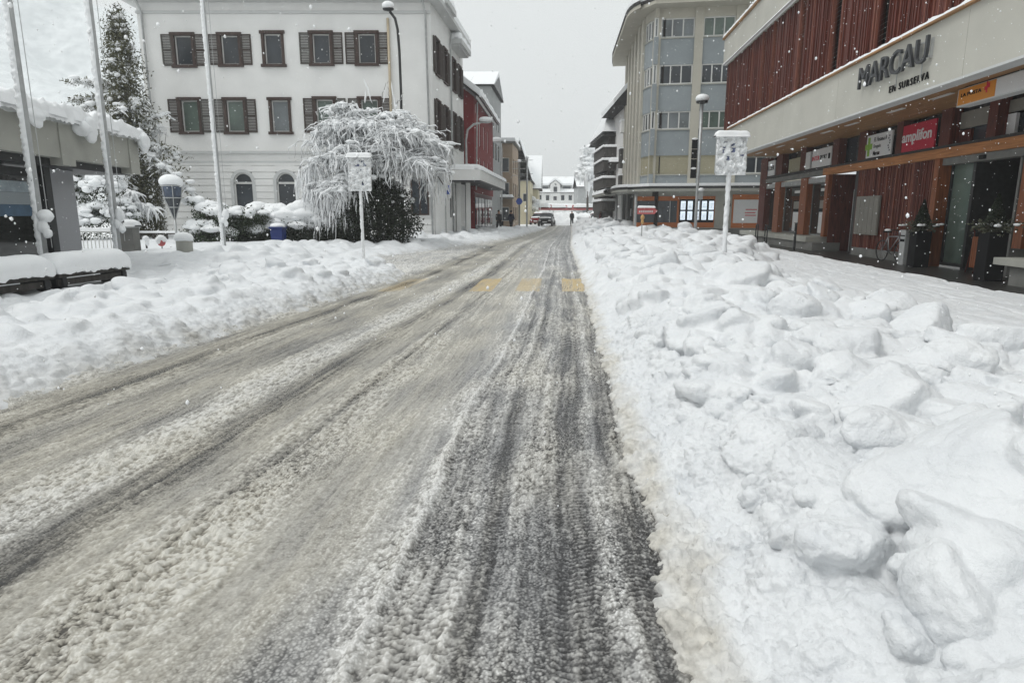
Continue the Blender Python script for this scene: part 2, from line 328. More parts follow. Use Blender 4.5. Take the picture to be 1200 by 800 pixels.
class MB:
    def __init__(s): s.v = []; s.f = []
    def add(s, vs, fs):
        b = len(s.v); s.v += [tuple(map(float, q)) for q in vs]; s.f += [tuple(b + i for i in f) for f in fs]; return s
    def box(s, x0, x1, y0, y1, z0, z1):
        x0, x1 = min(x0, x1), max(x0, x1); y0, y1 = min(y0, y1), max(y0, y1); z0, z1 = min(z0, z1), max(z0, z1)
        return s.add([(x, y, z) for z in (z0, z1) for y in (y0, y1) for x in (x0, x1)],
                     [(0, 2, 3, 1), (4, 5, 7, 6), (0, 1, 5, 4), (2, 6, 7, 3), (0, 4, 6, 2), (1, 3, 7, 5)])
    def quad(s, a, b, c, d): return s.add([a, b, c, d], [(0, 1, 2, 3)])
    def prism(s, poly, y0, y1):
        """poly in x,z counter-clockwise seen from -y, extruded along y"""
        n = len(poly)
        return s.add([(x, y0, z) for x, z in poly] + [(x, y1, z) for x, z in poly],
                     [tuple(range(n)), tuple(range(2 * n - 1, n - 1, -1))] + [(i, n + i, n + (i + 1) % n, (i + 1) % n) for i in range(n)])
    def plate(s, poly, z0, z1):
        """poly in x,y counter-clockwise from above"""
        n = len(poly)
        return s.add([(x, y, z0) for x, y in poly] + [(x, y, z1) for x, y in poly],
                     [tuple(range(n - 1, -1, -1)), tuple(range(n, 2 * n))] + [(i, (i + 1) % n, n + (i + 1) % n, n + i) for i in range(n)])
    def tube(s, pts, r, n=8, cap=True):
        pts = [Vector(p) for p in pts]; rs = r if hasattr(r, '__len__') else [r] * len(pts)
        vs = []; fs = []; prev = None
        for i, p in enumerate(pts):
            t = (pts[min(i + 1, len(pts) - 1)] - pts[max(i - 1, 0)]).normalized()
            a = prev if prev is not None else (Vector((1, 0, 0)) if abs(t.x) < 0.8 else Vector((0, 1, 0)))
            a = (a - t * a.dot(t)).normalized(); prev = a; b = t.cross(a)
            for k in range(n):
                q = 2 * math.pi * k / n; vs.append(p + (a * math.cos(q) + b * math.sin(q)) * rs[i])
        for i in range(len(pts) - 1):
            for k in range(n):
                k2 = (k + 1) % n; fs.append((i * n + k, i * n + k2, (i + 1) * n + k2, (i + 1) * n + k))
        if cap: fs += [tuple(range(n - 1, -1, -1)), tuple(range((len(pts) - 1) * n, len(pts) * n))]
        return s.add(vs, fs)
    def lathe(s, prof, c=(0, 0, 0), n=16):
        vs = []; fs = []
        for r, z in prof:
            for k in range(n):
                a = 2 * math.pi * k / n; vs.append((c[0] + r * math.cos(a), c[1] + r * math.sin(a), c[2] + z))
        for i in range(len(prof) - 1):
            for k in range(n):
                k2 = (k + 1) % n; fs.append((i * n + k, i * n + k2, (i + 1) * n + k2, (i + 1) * n + k))
        fs += [tuple(range(n - 1, -1, -1)), tuple(range((len(prof) - 1) * n, len(prof) * n))]
        return s.add(vs, fs)
    def wall(s, u0, u1, z0, z1, holes=(), y=0.0, d=0.15):
        us = sorted({u0, u1, *[h[0] for h in holes], *[h[1] for h in holes]}); us = [u for u in us if u0 - 1e-6 <= u <= u1 + 1e-6]
        zs = sorted({z0, z1, *[h[2] for h in holes], *[h[3] for h in holes]}); zs = [z for z in zs if z0 - 1e-6 <= z <= z1 + 1e-6]
        for a, b in zip(us, us[1:]):
            for c, e in zip(zs, zs[1:]):
                mu, mz = (a + b) / 2, (c + e) / 2
                if any(h[0] < mu < h[1] and h[2] < mz < h[3] for h in holes): continue
                s.quad((a, y, c), (b, y, c), (b, y, e), (a, y, e))
        for a, b, c, e in holes:
            s.quad((a, y, c), (a, y + d, c), (a, y + d, e), (a, y, e)).quad((b, y, c), (b, y, e), (b, y + d, e), (b, y + d, c))
            s.quad((a, y, e), (a, y + d, e), (b, y + d, e), (b, y, e)).quad((a, y, c), (b, y, c), (b, y + d, c), (a, y + d, c))
        return s
    def build(s, name, m, parent=None, smooth=False, bevel=0.0):
        me = bpy.data.meshes.new(name); me.from_pydata(s.v, [], s.f); me.update()
        if smooth: me.polygons.foreach_set('use_smooth', [True] * len(me.polygons))
        if bevel:
            bm = bmesh.new(); bm.from_mesh(me)
            bmesh.ops.bevel(bm, geom=bm.edges[:], offset=bevel, segments=2, affect='EDGES', profile=0.6); bm.to_mesh(me); bm.free()
        me.materials.append(m)
        o = bpy.data.objects.new(name, me); COL.objects.link(o)
        if parent: o.parent = parent
        return o
def ico(sub):
    bm = bmesh.new(); bmesh.ops.create_icosphere(bm, subdivisions=sub, radius=1)
    v = np.array([q.co[:] for q in bm.verts]); f = np.array([[q.index for q in p.verts] for p in bm.faces]); bm.free(); return v, f
ICO = {1: ico(1), 2: ico(2), 3: ico(3)}
def blobs(C, R, sub=1, seed=0, rough=0.25):
    """many lumpy blobs: centres C (n,3), radii R (n,3)"""
    rng = np.random.default_rng(seed); v, f = ICO[sub]; n = len(C)
    ph = rng.uniform(0, 6.28, (n, 1, 3)); k = rng.uniform(1.5, 3.2, (n, 1, 3))
    nn = np.sin(v[None] * k + ph).sum(-1) / 3 + 0.5 * np.sin(v[None] * k * 2.3 + ph * 1.7).sum(-1) / 3
    V = C[:, None] + v[None] * R[:, None] * (1 + rough * nn)[..., None]
    Fc = f[None] + (np.arange(n) * len(v))[:, None, None]
    return V.reshape(-1, 3), Fc.reshape(-1, 3)
def tubes(P, R, k=3):
    """P (m,n,3) polylines, R (m,n) radii -> verts, quads"""
    m, n, _ = P.shape
    T = np.gradient(P, axis=1); T /= np.linalg.norm(T, axis=2, keepdims=True) + 1e-9
    ref = np.where(np.abs(T[..., 2:3]) < 0.9, np.array([0, 0, 1.0]), np.array([1.0, 0, 0]))
    A = np.cross(T, ref); A /= np.linalg.norm(A, axis=2, keepdims=True) + 1e-9; B = np.cross(T, A)
    q = np.arange(k) * 2 * np.pi / k
    V = P[:, :, None] + (A[:, :, None] * np.cos(q)[None, None, :, None] + B[:, :, None] * np.sin(q)[None, None, :, None]) * R[:, :, None, None]
    i = np.arange(n - 1)[:, None] * k; j = np.arange(k)[None]
    f = np.stack([i + j, i + (j + 1) % k, i + k + (j + 1) % k, i + k + j], -1).reshape(-1, 4)
    Fc = f[None] + (np.arange(m) * n * k)[:, None, None]
    return V.reshape(-1, 3), Fc.reshape(-1, 4)
def leaves(C, s, seed=0, asp=0.45):
    rng = np.random.default_rng(seed); n = len(C)
    a = rng.normal(size=(n, 3)); a /= np.linalg.norm(a, axis=1, keepdims=True)
    b = rng.normal(size=(n, 3)); b = np.cross(a, b); b /= np.linalg.norm(b, axis=1, keepdims=True)
    s = np.asarray(s).reshape(-1, 1) * np.ones((n, 1))
    V = np.stack([C - a * s, C - b * s * asp, C + a * s, C + b * s * asp], 1).reshape(-1, 3)
    return V, np.arange(4 * n).reshape(-1, 4)
def merge(parts):
    Vs = []; Fs = []; b = 0
    for v, f in parts:
        Vs.append(v); Fs.append(f + b); b += len(v)
    return np.concatenate(Vs), np.concatenate(Fs)
def snow_strip(path, wdt, hgt, seed=0, step=0.06, nseg=9, lump=0.25, droop=0.0):
    """a pillow of snow lying along a path: half-round section, lumpy, closed underneath"""
    rng = random.Random(seed); path = [np.array(p, float) for p in path]
    pts = []
    for a, b in zip(path, path[1:]):
        n = max(2, int(np.linalg.norm(b - a) / step)); pts += [a + (b - a) * t for t in np.linspace(0, 1, n, endpoint=False)]
    pts.append(path[-1]); P = np.array(pts); n = len(P)
    T = np.gradient(P, axis=0); T /= np.linalg.norm(T, axis=1, keepdims=True) + 1e-9
    S = np.cross(T, [0, 0, 1.0]); S /= np.linalg.norm(S, axis=1, keepdims=True) + 1e-9
    s = np.concatenate([[0], np.cumsum(np.linalg.norm(np.diff(P, axis=0), axis=1))])
    ang = np.linspace(0, np.pi, nseg)
    endf = np.clip(np.minimum(s, s[-1] - s) / (0.8 * hgt + 1e-6), 0, 1); endf = np.sqrt(1 - (1 - endf) ** 2)
    nz = 1 + lump * fbm(s[:, None] * 2.2 + seed * 3.1, np.cos(ang)[None] * 1.5 + seed + 0 * s[:, None], 3, seed)
    ce = np.sign(np.cos(ang)) * np.abs(np.cos(ang)) ** 0.55; se = np.sin(ang) ** 0.65
    V = P[:, None] + S[:, None] * (ce * wdt / 2)[None, :, None] * (0.75 + 0.25 * nz * endf[:, None])[..., None] + np.array([0, 0, 1.0]) * ((se * hgt)[None] * nz * (0.25 + 0.75 * endf[:, None]))[..., None]
    V[:, 0, 2] -= droop * np.abs(fbm(s * 3 + seed, s * 0, 3, seed + 5)) ; V[:, -1, 2] -= droop * np.abs(fbm(s * 3 + seed, s * 0 + 4, 3, seed + 8))
    f = grid_faces(n, nseg)
    bot = np.stack([np.arange(n - 1) * nseg, np.arange(1, n) * nseg, np.arange(1, n) * nseg + nseg - 1, np.arange(n - 1) * nseg + nseg - 1], -1)
    e0 = [(0, i, i + 1, nseg - 1) for i in range(1, nseg - 2)]
    b = (n - 1) * nseg; e1 = [(b + nseg - 1, b + i + 1, b + i, b) for i in range(1, nseg - 2)]
    return V.reshape(-1, 3), np.concatenate([f[:, ::-1], bot, np.array(e0), np.array(e1)])
def snow_cap(path, wdt, hgt, parent, seed=0, name='snow_cap', **k):
    v, f = snow_strip(path, wdt, hgt, seed, **k); return np_mesh(name, v, f, M['snow'], parent)
def text_mb(body, u0, u1, z0, z1, y, depth, m, parent, name='lettering', bold=0.0, shear=0.0, slant=0.0, gap=1.0):
    cu = bpy.data.curves.new('txt', 'FONT'); cu.body = body; cu.size = 1.0; cu.extrude = 0.5; cu.offset = bold; cu.shear = shear; cu.resolution_u = 3; cu.space_character = gap
    o = bpy.data.objects.new('txt', cu); COL.objects.link(o)
    dg = bpy.context.evaluated_depsgraph_get(); me = bpy.data.meshes.new_from_object(o.evaluated_get(dg))
    bpy.data.objects.remove(o); bpy.data.curves.remove(cu); me.name = name
    n = len(me.vertices); a = np.zeros(n * 3, np.float32); me.vertices.foreach_get('co', a); a = a.reshape(-1, 3)
    lo = a.min(0); hi = a.max(0); b = np.empty_like(a)
    b[:, 0] = u0 + (a[:, 0] - lo[0]) / (hi[0] - lo[0]) * (u1 - u0)
    b[:, 2] = z0 + (a[:, 1] - lo[1]) / (hi[1] - lo[1]) * (z1 - z0) + slant * (b[:, 0] - u0)
    b[:, 1] = y - (a[:, 2] - lo[2]) / (hi[2] - lo[2]) * depth
    me.vertices.foreach_set('co', b.ravel()); me.update(); me.materials.clear(); me.materials.append(m)
    ob = bpy.data.objects.new(name, me); COL.objects.link(ob)
    if parent: ob.parent = parent
    return ob
def window(par, u0, u1, z0, z1, y=0.12, fm='wframe', gm='glass', fw=0.07, mull=1, trans=(), name='window', curtain=None, th=0.06):
    b = MB()
    b.box(u0, u0 + fw, y - th, y, z0, z1).box(u1 - fw, u1, y - th, y, z0, z1)
    b.box(u0 + fw, u1 - fw, y - th, y, z0, z0 + fw).box(u0 + fw, u1 - fw, y - th, y, z1 - fw, z1)
    for i in range(1, mull):
        c = u0 + (u1 - u0) * i / mull; b.box(c - fw * 0.5, c + fw * 0.5, y - th + 0.004, y - 0.002, z0 + fw, z1 - fw)
    for t in trans: b.box(u0 + fw, u1 - fw, y - th + 0.006, y - 0.003, t - fw * 0.4, t + fw * 0.4)
    o = b.build(name, M[fm], par)
    p = MB().quad((u0, y - 0.015, z0), (u1, y - 0.015, z0), (u1, y - 0.015, z1), (u0, y - 0.015, z1)).build('pane', M[gm], o)
    return o
# ------------------------------------------------------------------ ground, road, snow
def ystep(y0, y1, a, mn):
    ys = [y0]
    while ys[-1] < y1: ys.append(ys[-1] + max(mn, a * ys[-1]))
    return np.array(ys)
def prof(wv, pts):
    a = np.array(pts); return np.interp(wv, a[:, 0], a[:, 1])
# distance warp so that tracks wander a little along the street
def build_road():
    ys = ystep(1.25, 88, 0.0036, 0.0062); nc = 860
    t = np.linspace(-0.012, 1.03, nc)
    Y = np.repeat(ys[:, None], nc, 1)
    X = XL(ys)[:, None] + (XR(ys) - XL(ys))[:, None] * t[None]
    wv = (X - XLs(Y)) / (XR(Y) - XLs(Y)); wid = (XR(Y) - XLs(Y))
    # tracks wander sideways by a few centimetres
    wv = wv + 0.010 * vnoise(Y * 0.35, wv * 3 + 2.0, 3) + 0.004 * vnoise(Y * 1.7, wv * 6, 4)
    far = np.clip((Y - 17) / 5, 0, 1)
    lane = wv * 5.2                                             # metres across
    thick = prof(wv, [(-.1, .55), (0, .55), (.02, .34), (.05, .36), (.085, .20), (.12, .22), (.15, .46), (.18, .36), (.23, .34), (.30, .40), (.325, .62), (.36, .78), (.395, .66), (.42, .24),
                      (.46, .24), (.50, .47), (.54, .50), (.555, .34), (.57, .45), (.60, .60), (.66, .54), (.69, .54), (.73, .55), (.752, .60), (.765, 1.0), (.772, .50),
                      (.79, .45), (.81, .49), (.823, .60), (.833, .36), (.842, .38), (.855, .55), (.88, .51), (.903, .37), (.92, .34), (.938, .37), (.946, .58), (.955, .58), (.966, .36), (.985, .33), (1.0, .38), (1.015, .62), (1.03, .8), (1.2, .85)])
    lump = prof(wv, [(-.1, .9), (0, .8), (.02, .25), (.09, .12), (.13, .5), (.16, .55), (.2, .12), (.29, .2), (.33, .95), (.39, .95), (.42, .15), (.5, .2), (.535, .7), (.56, .85), (.60, .75), (.625, .35), (.70, .15), (.74, .3), (.76, .8),
                     (.785, .55), (.82, .7), (.833, .3), (.86, .75), (.9, .55), (.92, .3), (.95, .75), (.97, .35), (.99, .7), (1.03, 1.0), (1.2, 1.0)])
    dirt = prof(wv, [(-.1, .3), (0, .6), (.05, 1), (.12, .95), (.3, .75), (.36, .65), (.45, .7), (.52, .85), (.68, .75), (.74, .28), (.78, .28), (.95, .28), (.99, .45), (1.02, .9), (1.2, .8)])
    tread = prof(wv, [(.70, 0), (.72, .35), (.745, .2), (.778, 0), (.785, .9), (.815, .9), (.822, 0), (.83, .9), (.846, .9), (.852, 0), (.89, .2), (.897, 1), (.938, 1), (.945, 0), (.957, 0), (.961, 1), (.99, .9), (1.0, 0)])
    # far beyond the crossing the traces are thinner and curve
    thick = thick + 0.15 * np.clip(1 - np.abs(thick - .38) / .5, 0, 1) * np.clip((.78 - wv) / .04, 0.15, 1)
    thick = thick * (1 - 0.25 * far) + 0.12 * far
    # streaks drawn out along the road, patches, crumbs
    st = fbm(lane * 9, Y * 0.55, 4, 11); st2 = fbm(lane * 26, Y * 1.5, 3, 21); st3 = fbm(lane * 55, Y * 5.0, 2, 51)
    patch = fbm(lane * 1.5, Y * 0.6, 3, 31); fine = fbm(lane * 38, Y * 36, 3, 41)
    A = lane * 1.0; B = Y * 1.0
    wx = 0.012 * vnoise(A * 30, B * 30, 61); wy = 0.012 * vnoise(A * 30, B * 30, 62)
    d1 = domes((A + wx) * 36, (B + wy) * 33, 5, 0.66); d2 = domes((A + wx) * 66, (B + wy) * 62, 6, 0.7); d3 = domes((A + wx * 2) * 18, (B + wy * 2) * 16, 7, 0.30)
    # narrow tyre-rib lines inside the wheel tracks
    rib = np.zeros_like(wv)
    for c_, h_ in ((.800, .0035), (.833, .005), (.842, .003), (.872, .003), (.893, .0035), (.906, .004), (.917, .003), (.930, .0045), (.963, .004), (.974, .003), (.985, .004), (.094, .006), (.106, .004), (.435, .005), (.45, .004), (.555, .005)):
        rib = np.maximum(rib, np.exp(-((wv - c_) / h_) ** 2) * np.clip(.75 + .9 * vnoise(Y * .7, wv * 0 + c_ * 50, 47), 0, 1))
    edge = np.clip((wv - .958) / .045, 0, 1) + np.clip((.03 - wv) / .04, 0, 1)
    ecr = domes((A + wx) * 24, (B + wy) * 23, 8, .5) * edge
    lm = np.clip(lump + 0.45 * patch + 0.35 * st, 0, 1.3)
    crumb = 0.034 * d3 * np.clip(lm - 0.35, 0, 1) + 0.017 * d1 * np.clip(lm - 0.08, 0, 1) + 0.010 * d2 * np.clip(lm + 0.25, 0, 1) + 0.030 * ecr
    # tyre treads: slanting lugs across the track, the slant mirrored in every tyre
    cyc = np.abs(((wv * 5.2 / 0.19) % 1.0) - 0.5) * 2
    ph = (Y + 0.035 * cyc + 0.006 * vnoise(A * 8, B * 6, 71)) / 0.034
    lug = np.clip(np.sin(ph * 2 * np.pi) * 1.6, -1, 1)
    tfade = np.clip(tread * (0.55 + 1.6 * vnoise(lane * 2.6, Y * 1.3, 72)), 0, 1) * np.clip((14 - Y) / 5, 0, 1)
    sweep = np.clip(np.sin((Y * 1.0 + 0.12 * np.sin(lane * 9) + 0.25 * lane) / 0.052 * 2 * np.pi + 3 * vnoise(lane * 3, Y * 2, 81)), -1, 1) * np.clip(0.6 - np.abs(wv - 0.66) * 4.0, 0, 1) * np.clip(vnoise(lane * 1.4 + 5, Y * 1.1, 82) + 0.15, 0, 1) * np.clip((10 - Y) / 4, 0, 1)
    ripple = fbm(lane * 15, Y * 17, 3, 43)
    base = thick + 0.12 * st + 0.10 * st2 + 0.08 * st3 + 0.09 * ripple + 0.22 * patch * (1 - 0.4 * lump)
    grit = np.clip(d2 / .3, 0, 1) * np.clip(.7 + .8 * vnoise(lane * 3, Y * 1.2, 45), 0, 1)
    cover = base - 0.20 * rib + 0.07 * fine + 0.16 * tfade * lug + 0.08 * sweep + 0.20 * grit * np.clip((wv - .7) / .1, .35, 1)
    # crumbs sit on the film and are whiter than it, gaps between them show the wet road
    cr = np.clip(crumb / 0.007, 0, 1)
    cover = cover * (1 - 0.45 * np.clip(lm, 0, 1) * (1 - cr)) + cr * 0.25 * np.clip(0.4 + lm, 0, 1)
    Z = 0.022 * np.clip(base, -0.1, 1.2) + crumb + 0.0038 * tfade * lug + 0.0025 * sweep + 0.0035 * st2 * 0.6 + 0.002 * fine + 0.004 * ripple + 0.010 * st * lump + 0.014 * np.exp(-((wv - .765) / .006) ** 2)
    # ploughed edges build up
    Z += 0.05 * np.clip((wv - 1.0) / 0.03, 0, 1) ** 1.5 * (0.7 + 0.5 * vnoise(lane * 4, Y * 2, 91))
    Z += 0.04 * np.clip((0.012 - wv) / 0.02, 0, 1)
    # yellow crossing bars
    paint = np.zeros_like(Z)
    yy0, yy1 = 13.15, 15.75
    for xc, hw, al in ((-0.66, .25, .95), (.31, .26, .66), (1.27, .25, 1.0), (-2.55, .25, .5)):
        sl = 0.0714 if xc > -2 else 0.11
        xc2 = xc + sl * (Y - 13.15)
        e = np.clip((hw - np.abs(X - xc2)) / 0.02, 0, 1) * np.clip((Y - yy0) / 0.05, 0, 1) * np.clip((yy1 - Y) / 0.05, 0, 1)
        wear = np.clip(al + 0.9 * (vnoise(X * 2.1, Y * 0.9, 95) * 0.5 + 0.6 * st * 0.6 + .45 * st2 + .25 * ripple) - 0.28 * (d1 > .38) , 0, 1)
        paint = np.maximum(paint, e * np.clip(wear, 0, al)); Z = Z * (1 - 0.75 * e) + 0.010 * e; dirt = np.where(e > 0.5, 0.7, dirt)
    grain = np.clip(np.interp(wv, [0, .28, .32, .4, .43, .53, .56, .62, .66, .74, .77, 1.0], [.3, .25, .35, .35, .25, .28, .42, .35, .28, .35, .45, .48]) * (.8 + .8 * vnoise(lane * 2, Y * .9, 46)) * (1 - .5 * tfade), 0, 1.1) * np.clip((14 - Y) / 8, .1, 1) * (1 - paint)
    dirt = np.clip(dirt + 0.35 * patch + 0.2 * st - 0.5 * far * (wv > .5), 0, 1)
    cover = np.clip(cover, 0.0, 1)
    V = np.stack([X, Y, Z], -1).reshape(-1, 3)
    o = np_mesh('road', V, grid_faces(len(ys), nc), M['road'], attrs={'cover': cover, 'dirt': dirt, 'paint': paint, 'grain': grain})
    tag(o, kind='structure'); return o

RNG = np.random.default_rng(7)
def softmax2(a, b, k):
    h = np.clip(0.5 + 0.5 * (a - b) / k, 0, 1); return b * (1 - h) + a * h + k * h * (1 - h)
def chunk(X, Y, H, HB, ys, cx, cy, r, hgt, rng, steep=(1.3, 3.2), soft=0.1, kmax=0.02, tilt=0.45, sides=6):
    i0, i1 = np.searchsorted(ys, [cy - 1.6 * r, cy + 1.6 * r])
    if i1 - i0 < 2: return
    xs = X[(i0 + i1) // 2]; order = 1 if xs[-1] > xs[0] else -1
    j = np.where((xs > cx - 1.7 * r) & (xs < cx + 1.7 * r))[0]
    if len(j) < 2: return
    s = np.s_[i0:i1, j[0]:j[-1] + 1]
    dx = X[s] - cx; dy = Y[s] - cy
    wob = r * 0.16
    dx = dx + wob * vnoise(X[s] * 1.4 / r + cx, Y[s] * 1.4 / r, 5) + wob * 0.45 * vnoise(X[s] * 4 / r, Y[s] * 4 / r + cy, 6)
    dy = dy + wob * vnoise(X[s] * 1.4 / r - cx, Y[s] * 1.4 / r, 8) + wob * 0.45 * vnoise(X[s] * 4 / r, Y[s] * 4 / r - cy, 9)
    ic, jc = (i0 + i1) // 2, (j[0] + j[-1]) // 2; z0 = float(0.8 * HB[ic, jc] + 0.2 * H[ic, jc])
    tx, ty = rng.normal(0, tilt, 2)
    planes = [z0 + hgt - tx * dx - ty * dy]
    if rng.random() < 0.6:
        a = rng.uniform(0, 6.28); q = rng.uniform(.4, .9); planes.append(z0 + hgt * 1.05 + q * (0.25 * r - dx * math.cos(a) - dy * math.sin(a)))
    a0 = rng.uniform(0, 6.28)
    for k in range(sides):
        a = a0 + k * 6.283 / sides + rng.normal(0, .22); rk = r * rng.uniform(.62, 1.0); sl = rng.uniform(*steep)
        planes.append(z0 + 0.5 * hgt + sl * (rk * 0.82 - dx * math.cos(a) - dy * math.sin(a)))
    P = np.stack(planes); k = soft * r + 0.004
    mn = P.min(0); val = mn - k * np.log(np.exp(-(P - mn) / k).sum(0))
    val = val + 0.022 * r * fbm(X[s] * 5 / r, Y[s] * 5 / r, 3, int(cx * 100) & 255)
    H[s] = softmax2(H[s], val, kmax)

def build_right_bank():
    ys = ystep(1.2, 84, 0.0046, 0.0095); nc = 470
    W = lerp_pts([(1, 3.9), (6, 4.2), (9, 3.9), (14, 4.2), (18, 5.2), (24, 8.0), (32, 8.6), (45, 8.0), (60, 5.5), (90, 5)])
    u = np.linspace(0, 1, nc) ** 1.12
    Wy = W(ys)[:, None]; d = u[None] * Wy; Y = np.repeat(ys[:, None], nc, 1); X = XR(ys)[:, None] - 0.05 + d + (0.07 * vnoise(ys * 1.1, ys * 0, 91) + 0.05 * vnoise(ys * 4.3, ys * 0, 92) + 0.025 * vnoise(ys * 15, ys * 0, 93))[:, None] * np.clip(1 - d / .5, 0, 1)
    X0 = X.copy()
    top = lerp_pts([(0, .38), (3, .40), (6, .42), (10, .44), (16, .42), (24, .38), (40, .38), (60, .5), (90, .5)])(Y)
    e = d / 1.0; rise = np.clip(d / 1.25, 0, 1); rise = rise * rise * (3 - 2 * rise)
    q = 1 - np.clip((d - (Wy - 1.15)) / 1.1, 0, 1); fall = q * q * (3 - 2 * q)
    H = 0.045 + (top - 0.045) * rise ** 0.8 * fall + 0.05 * (1 - fall)
    H += (0.055 * fbm(X * 0.9, Y * 0.9, 3, 2) + 0.03 * fbm(X * 2.3, Y * 2.3, 3, 5)) * rise * (0.25 + 0.75 * fall)
    HB = H.copy()
    rng = RNG
    # rounded rubble first, then broken slabs, nearest largest
    jobs = []
    for n, (r0, r1), ya, yb in ((330, (.09, .20), 1.4, 9), (120, (.18, .34), 1.6, 9), (420, (.14, .30), 9, 26), (110, (.28, .5), 9, 30), (420, (.2, .5), 26, 80), (60, (.5, .9), 30, 80)):
        for _ in range(n):
            cy = ya + (yb - ya) * rng.random() ** 1.15; wd = float(W(cy)); r = rng.uniform(r0, r1)
            dd = 0.30 + (wd - 0.75) * rng.random()
            if dd - r < 0.10: dd = 0.10 + r
            jobs.append((r, float(XR(cy)) + dd, cy))
    jobs.sort(key=lambda t: t[0] + rng.uniform(-.05, .05), reverse=True)
    for r, cx, cy in jobs:
        chunk(X, Y, H, HB, ys, cx, cy, r, r * rng.uniform(.15, .4), rng, (.8, 2.2), soft=.14, kmax=0.02 + 0.06 * r, tilt=.28)
    H += 0.012 * fbm(X * 9, Y * 9, 3, 77) * (0.3 + 0.7 * fall) * np.clip(d / .3, 0, 1)
    H = H * np.clip(d / .05, 0, 1) ** .5
    return X, Y, H

def build_left_bank():
    ys = ystep(2.2, 62, 0.0062, 0.014); nc = 430
    u = np.linspace(0, 1, nc); Wm = lerp_pts([(0, 9), (12, 11), (17, 15), (30, 19), (62, 12)])
    d = (u ** 1.75)[None] * Wm(ys)[:, None]; Y = np.repeat(ys[:, None], nc, 1); X = XL(ys)[:, None] + 0.06 - d + (0.10 * vnoise(ys * .9, ys * 0, 94) + 0.06 * vnoise(ys * 3.3, ys * 0, 95) + 0.03 * vnoise(ys * 11, ys * 0, 96))[:, None] * np.clip(1 - d / .6, 0, 1)
    top = lerp_pts([(0, .34), (8, .34), (14, .32), (17, .28), (19, .10), (22.5, .08), (25, .2), (30, .25), (62, .25)])(Y)
    side = np.clip((d - 1.2) / 1.5, 0, 1); top = np.maximum(top, side * 0.30)
    rise = np.clip(d / 0.85, 0, 1); rise = rise * rise * (3 - 2 * rise)
    H = 0.03 + top * rise ** .75
    H += (0.06 * fbm(X * .8, Y * .8, 3, 102) + 0.03 * fbm(X * 2, Y * 2, 3, 105)) * rise
    dip = np.clip((d - 2.6) / 1.0, 0, 1) * np.clip((19.5 - Y) / 2.5, 0, 1)
    H = H * (1 - .55 * dip) + 0.05 * np.clip((d - 3.5) / 3, 0, 1) * (1 - dip)
    # the ground in front of the bench drops a little, footpath trodden along it
    rng = np.random.default_rng(21); HB = H.copy()
    jobs = []
    for n, (r0, r1), ya, yb in ((260, (.10, .22), 3, 17), (120, (.2, .38), 4, 18), (260, (.18, .42), 15, 32), (120, (.3, .7), 24, 58)):
        for _ in range(n):
            cy = ya + (yb - ya) * rng.random(); wd = float(Wm(cy)); r = rng.uniform(r0, r1)
            dd = max(r + .12, .25 + (min(wd, 6.5) - .5) * rng.random() ** .9)
            jobs.append((r, float(XL(cy)) - dd, cy))
    jobs.sort(key=lambda t: -t[0])
    for r, cx, cy in jobs:
        chunk(X, Y, H, HB, ys, cx, cy, r, r * rng.uniform(.18, .42), rng, (.8, 2.0), .18, .02 + .08 * r, .3)
    H = H * np.clip(d / .06, 0, 1) ** .5
    return X, Y, H

build_road()
WB = lerp_pts([(1, 3.9), (6, 4.2), (9, 3.9), (14, 4.2), (18, 5.2), (24, 8.0), (32, 8.6), (45, 8.0), (60, 5.5), (90, 5)])
RB = build_right_bank()
LB = build_left_bank()
def bank_z(B, x, y):
    X, Y, H = B; i = int(np.clip(np.searchsorted(Y[:, 0], y), 0, len(Y) - 1)); j = int(np.argmin(np.abs(X[i] - x))); return float(H[i, j])
# ---- broken slabs and clods of snow lying in the banks
_r3 = np.random.default_rng(5)
_W3 = [(_r3.normal(size=(9, 3)), _r3.uniform(0, 6.28, 9)) for _ in range(5)]
def noise3(v, f0=2.0, o=4, gain=.5):
    s = 0; a = 1.0
    for k in range(o):
        W, p = _W3[k % 5]; s = s + a * np.sin(v @ (W.T * f0 * 2.0 ** k) + p + 3 * np.sin(v @ (W[::-1].T * f0 * 2.0 ** k * .6))).mean(-1) * 1.6; a *= gain
    return s
ICO[4] = ico(4)
ICO[5] = ico(5)
def clod(c, r, rng, sub, flat=.7, p=7, yaw=None, sx=1.0, rough=.05):
    v, f = ICO[sub]; n = rng.integers(9, 14)
    nr = rng.normal(size=(n, 3)); nr /= np.linalg.norm(nr, axis=1, keepdims=True)
    nr = np.concatenate([nr, [[.15 * rng.normal(), .15 * rng.normal(), 1.0]], [[0, 0, -1.0]]]); dd = np.concatenate([rng.uniform(.66, 1.0, n), [rng.uniform(.6, .85)], [.8]])
    q = np.maximum(v @ nr.T / dd, 0); rad = (q ** p).sum(1) ** (-1 / p)
    rad = np.minimum(rad, 1.25)
    off = rng.uniform(-50, 50, 3)
    P = v * rad[:, None]
    nz = .07 * noise3(P * 1.0 + off, 1.3, 2) + rough * noise3(P + off, 4.5, 4, .6)
    P = P * (1 + nz)[:, None]
    P = P * np.array([sx, 1, flat]) * r
    a = rng.uniform(0, 6.28) if yaw is None else yaw; t = rng.normal(0, .22); u = rng.normal(0, .22)
    Rz = np.array([[math.cos(a), -math.sin(a), 0], [math.sin(a), math.cos(a), 0], [0, 0, 1]])
    Rx = np.array([[1, 0, 0], [0, math.cos(t), -math.sin(t)], [0, math.sin(t), math.cos(t)]]); Ry = np.array([[math.cos(u), 0, math.sin(u)], [0, 1, 0], [-math.sin(u), 0, math.cos(u)]])
    return P @ (Rz @ Rx @ Ry).T + np.array(c), f
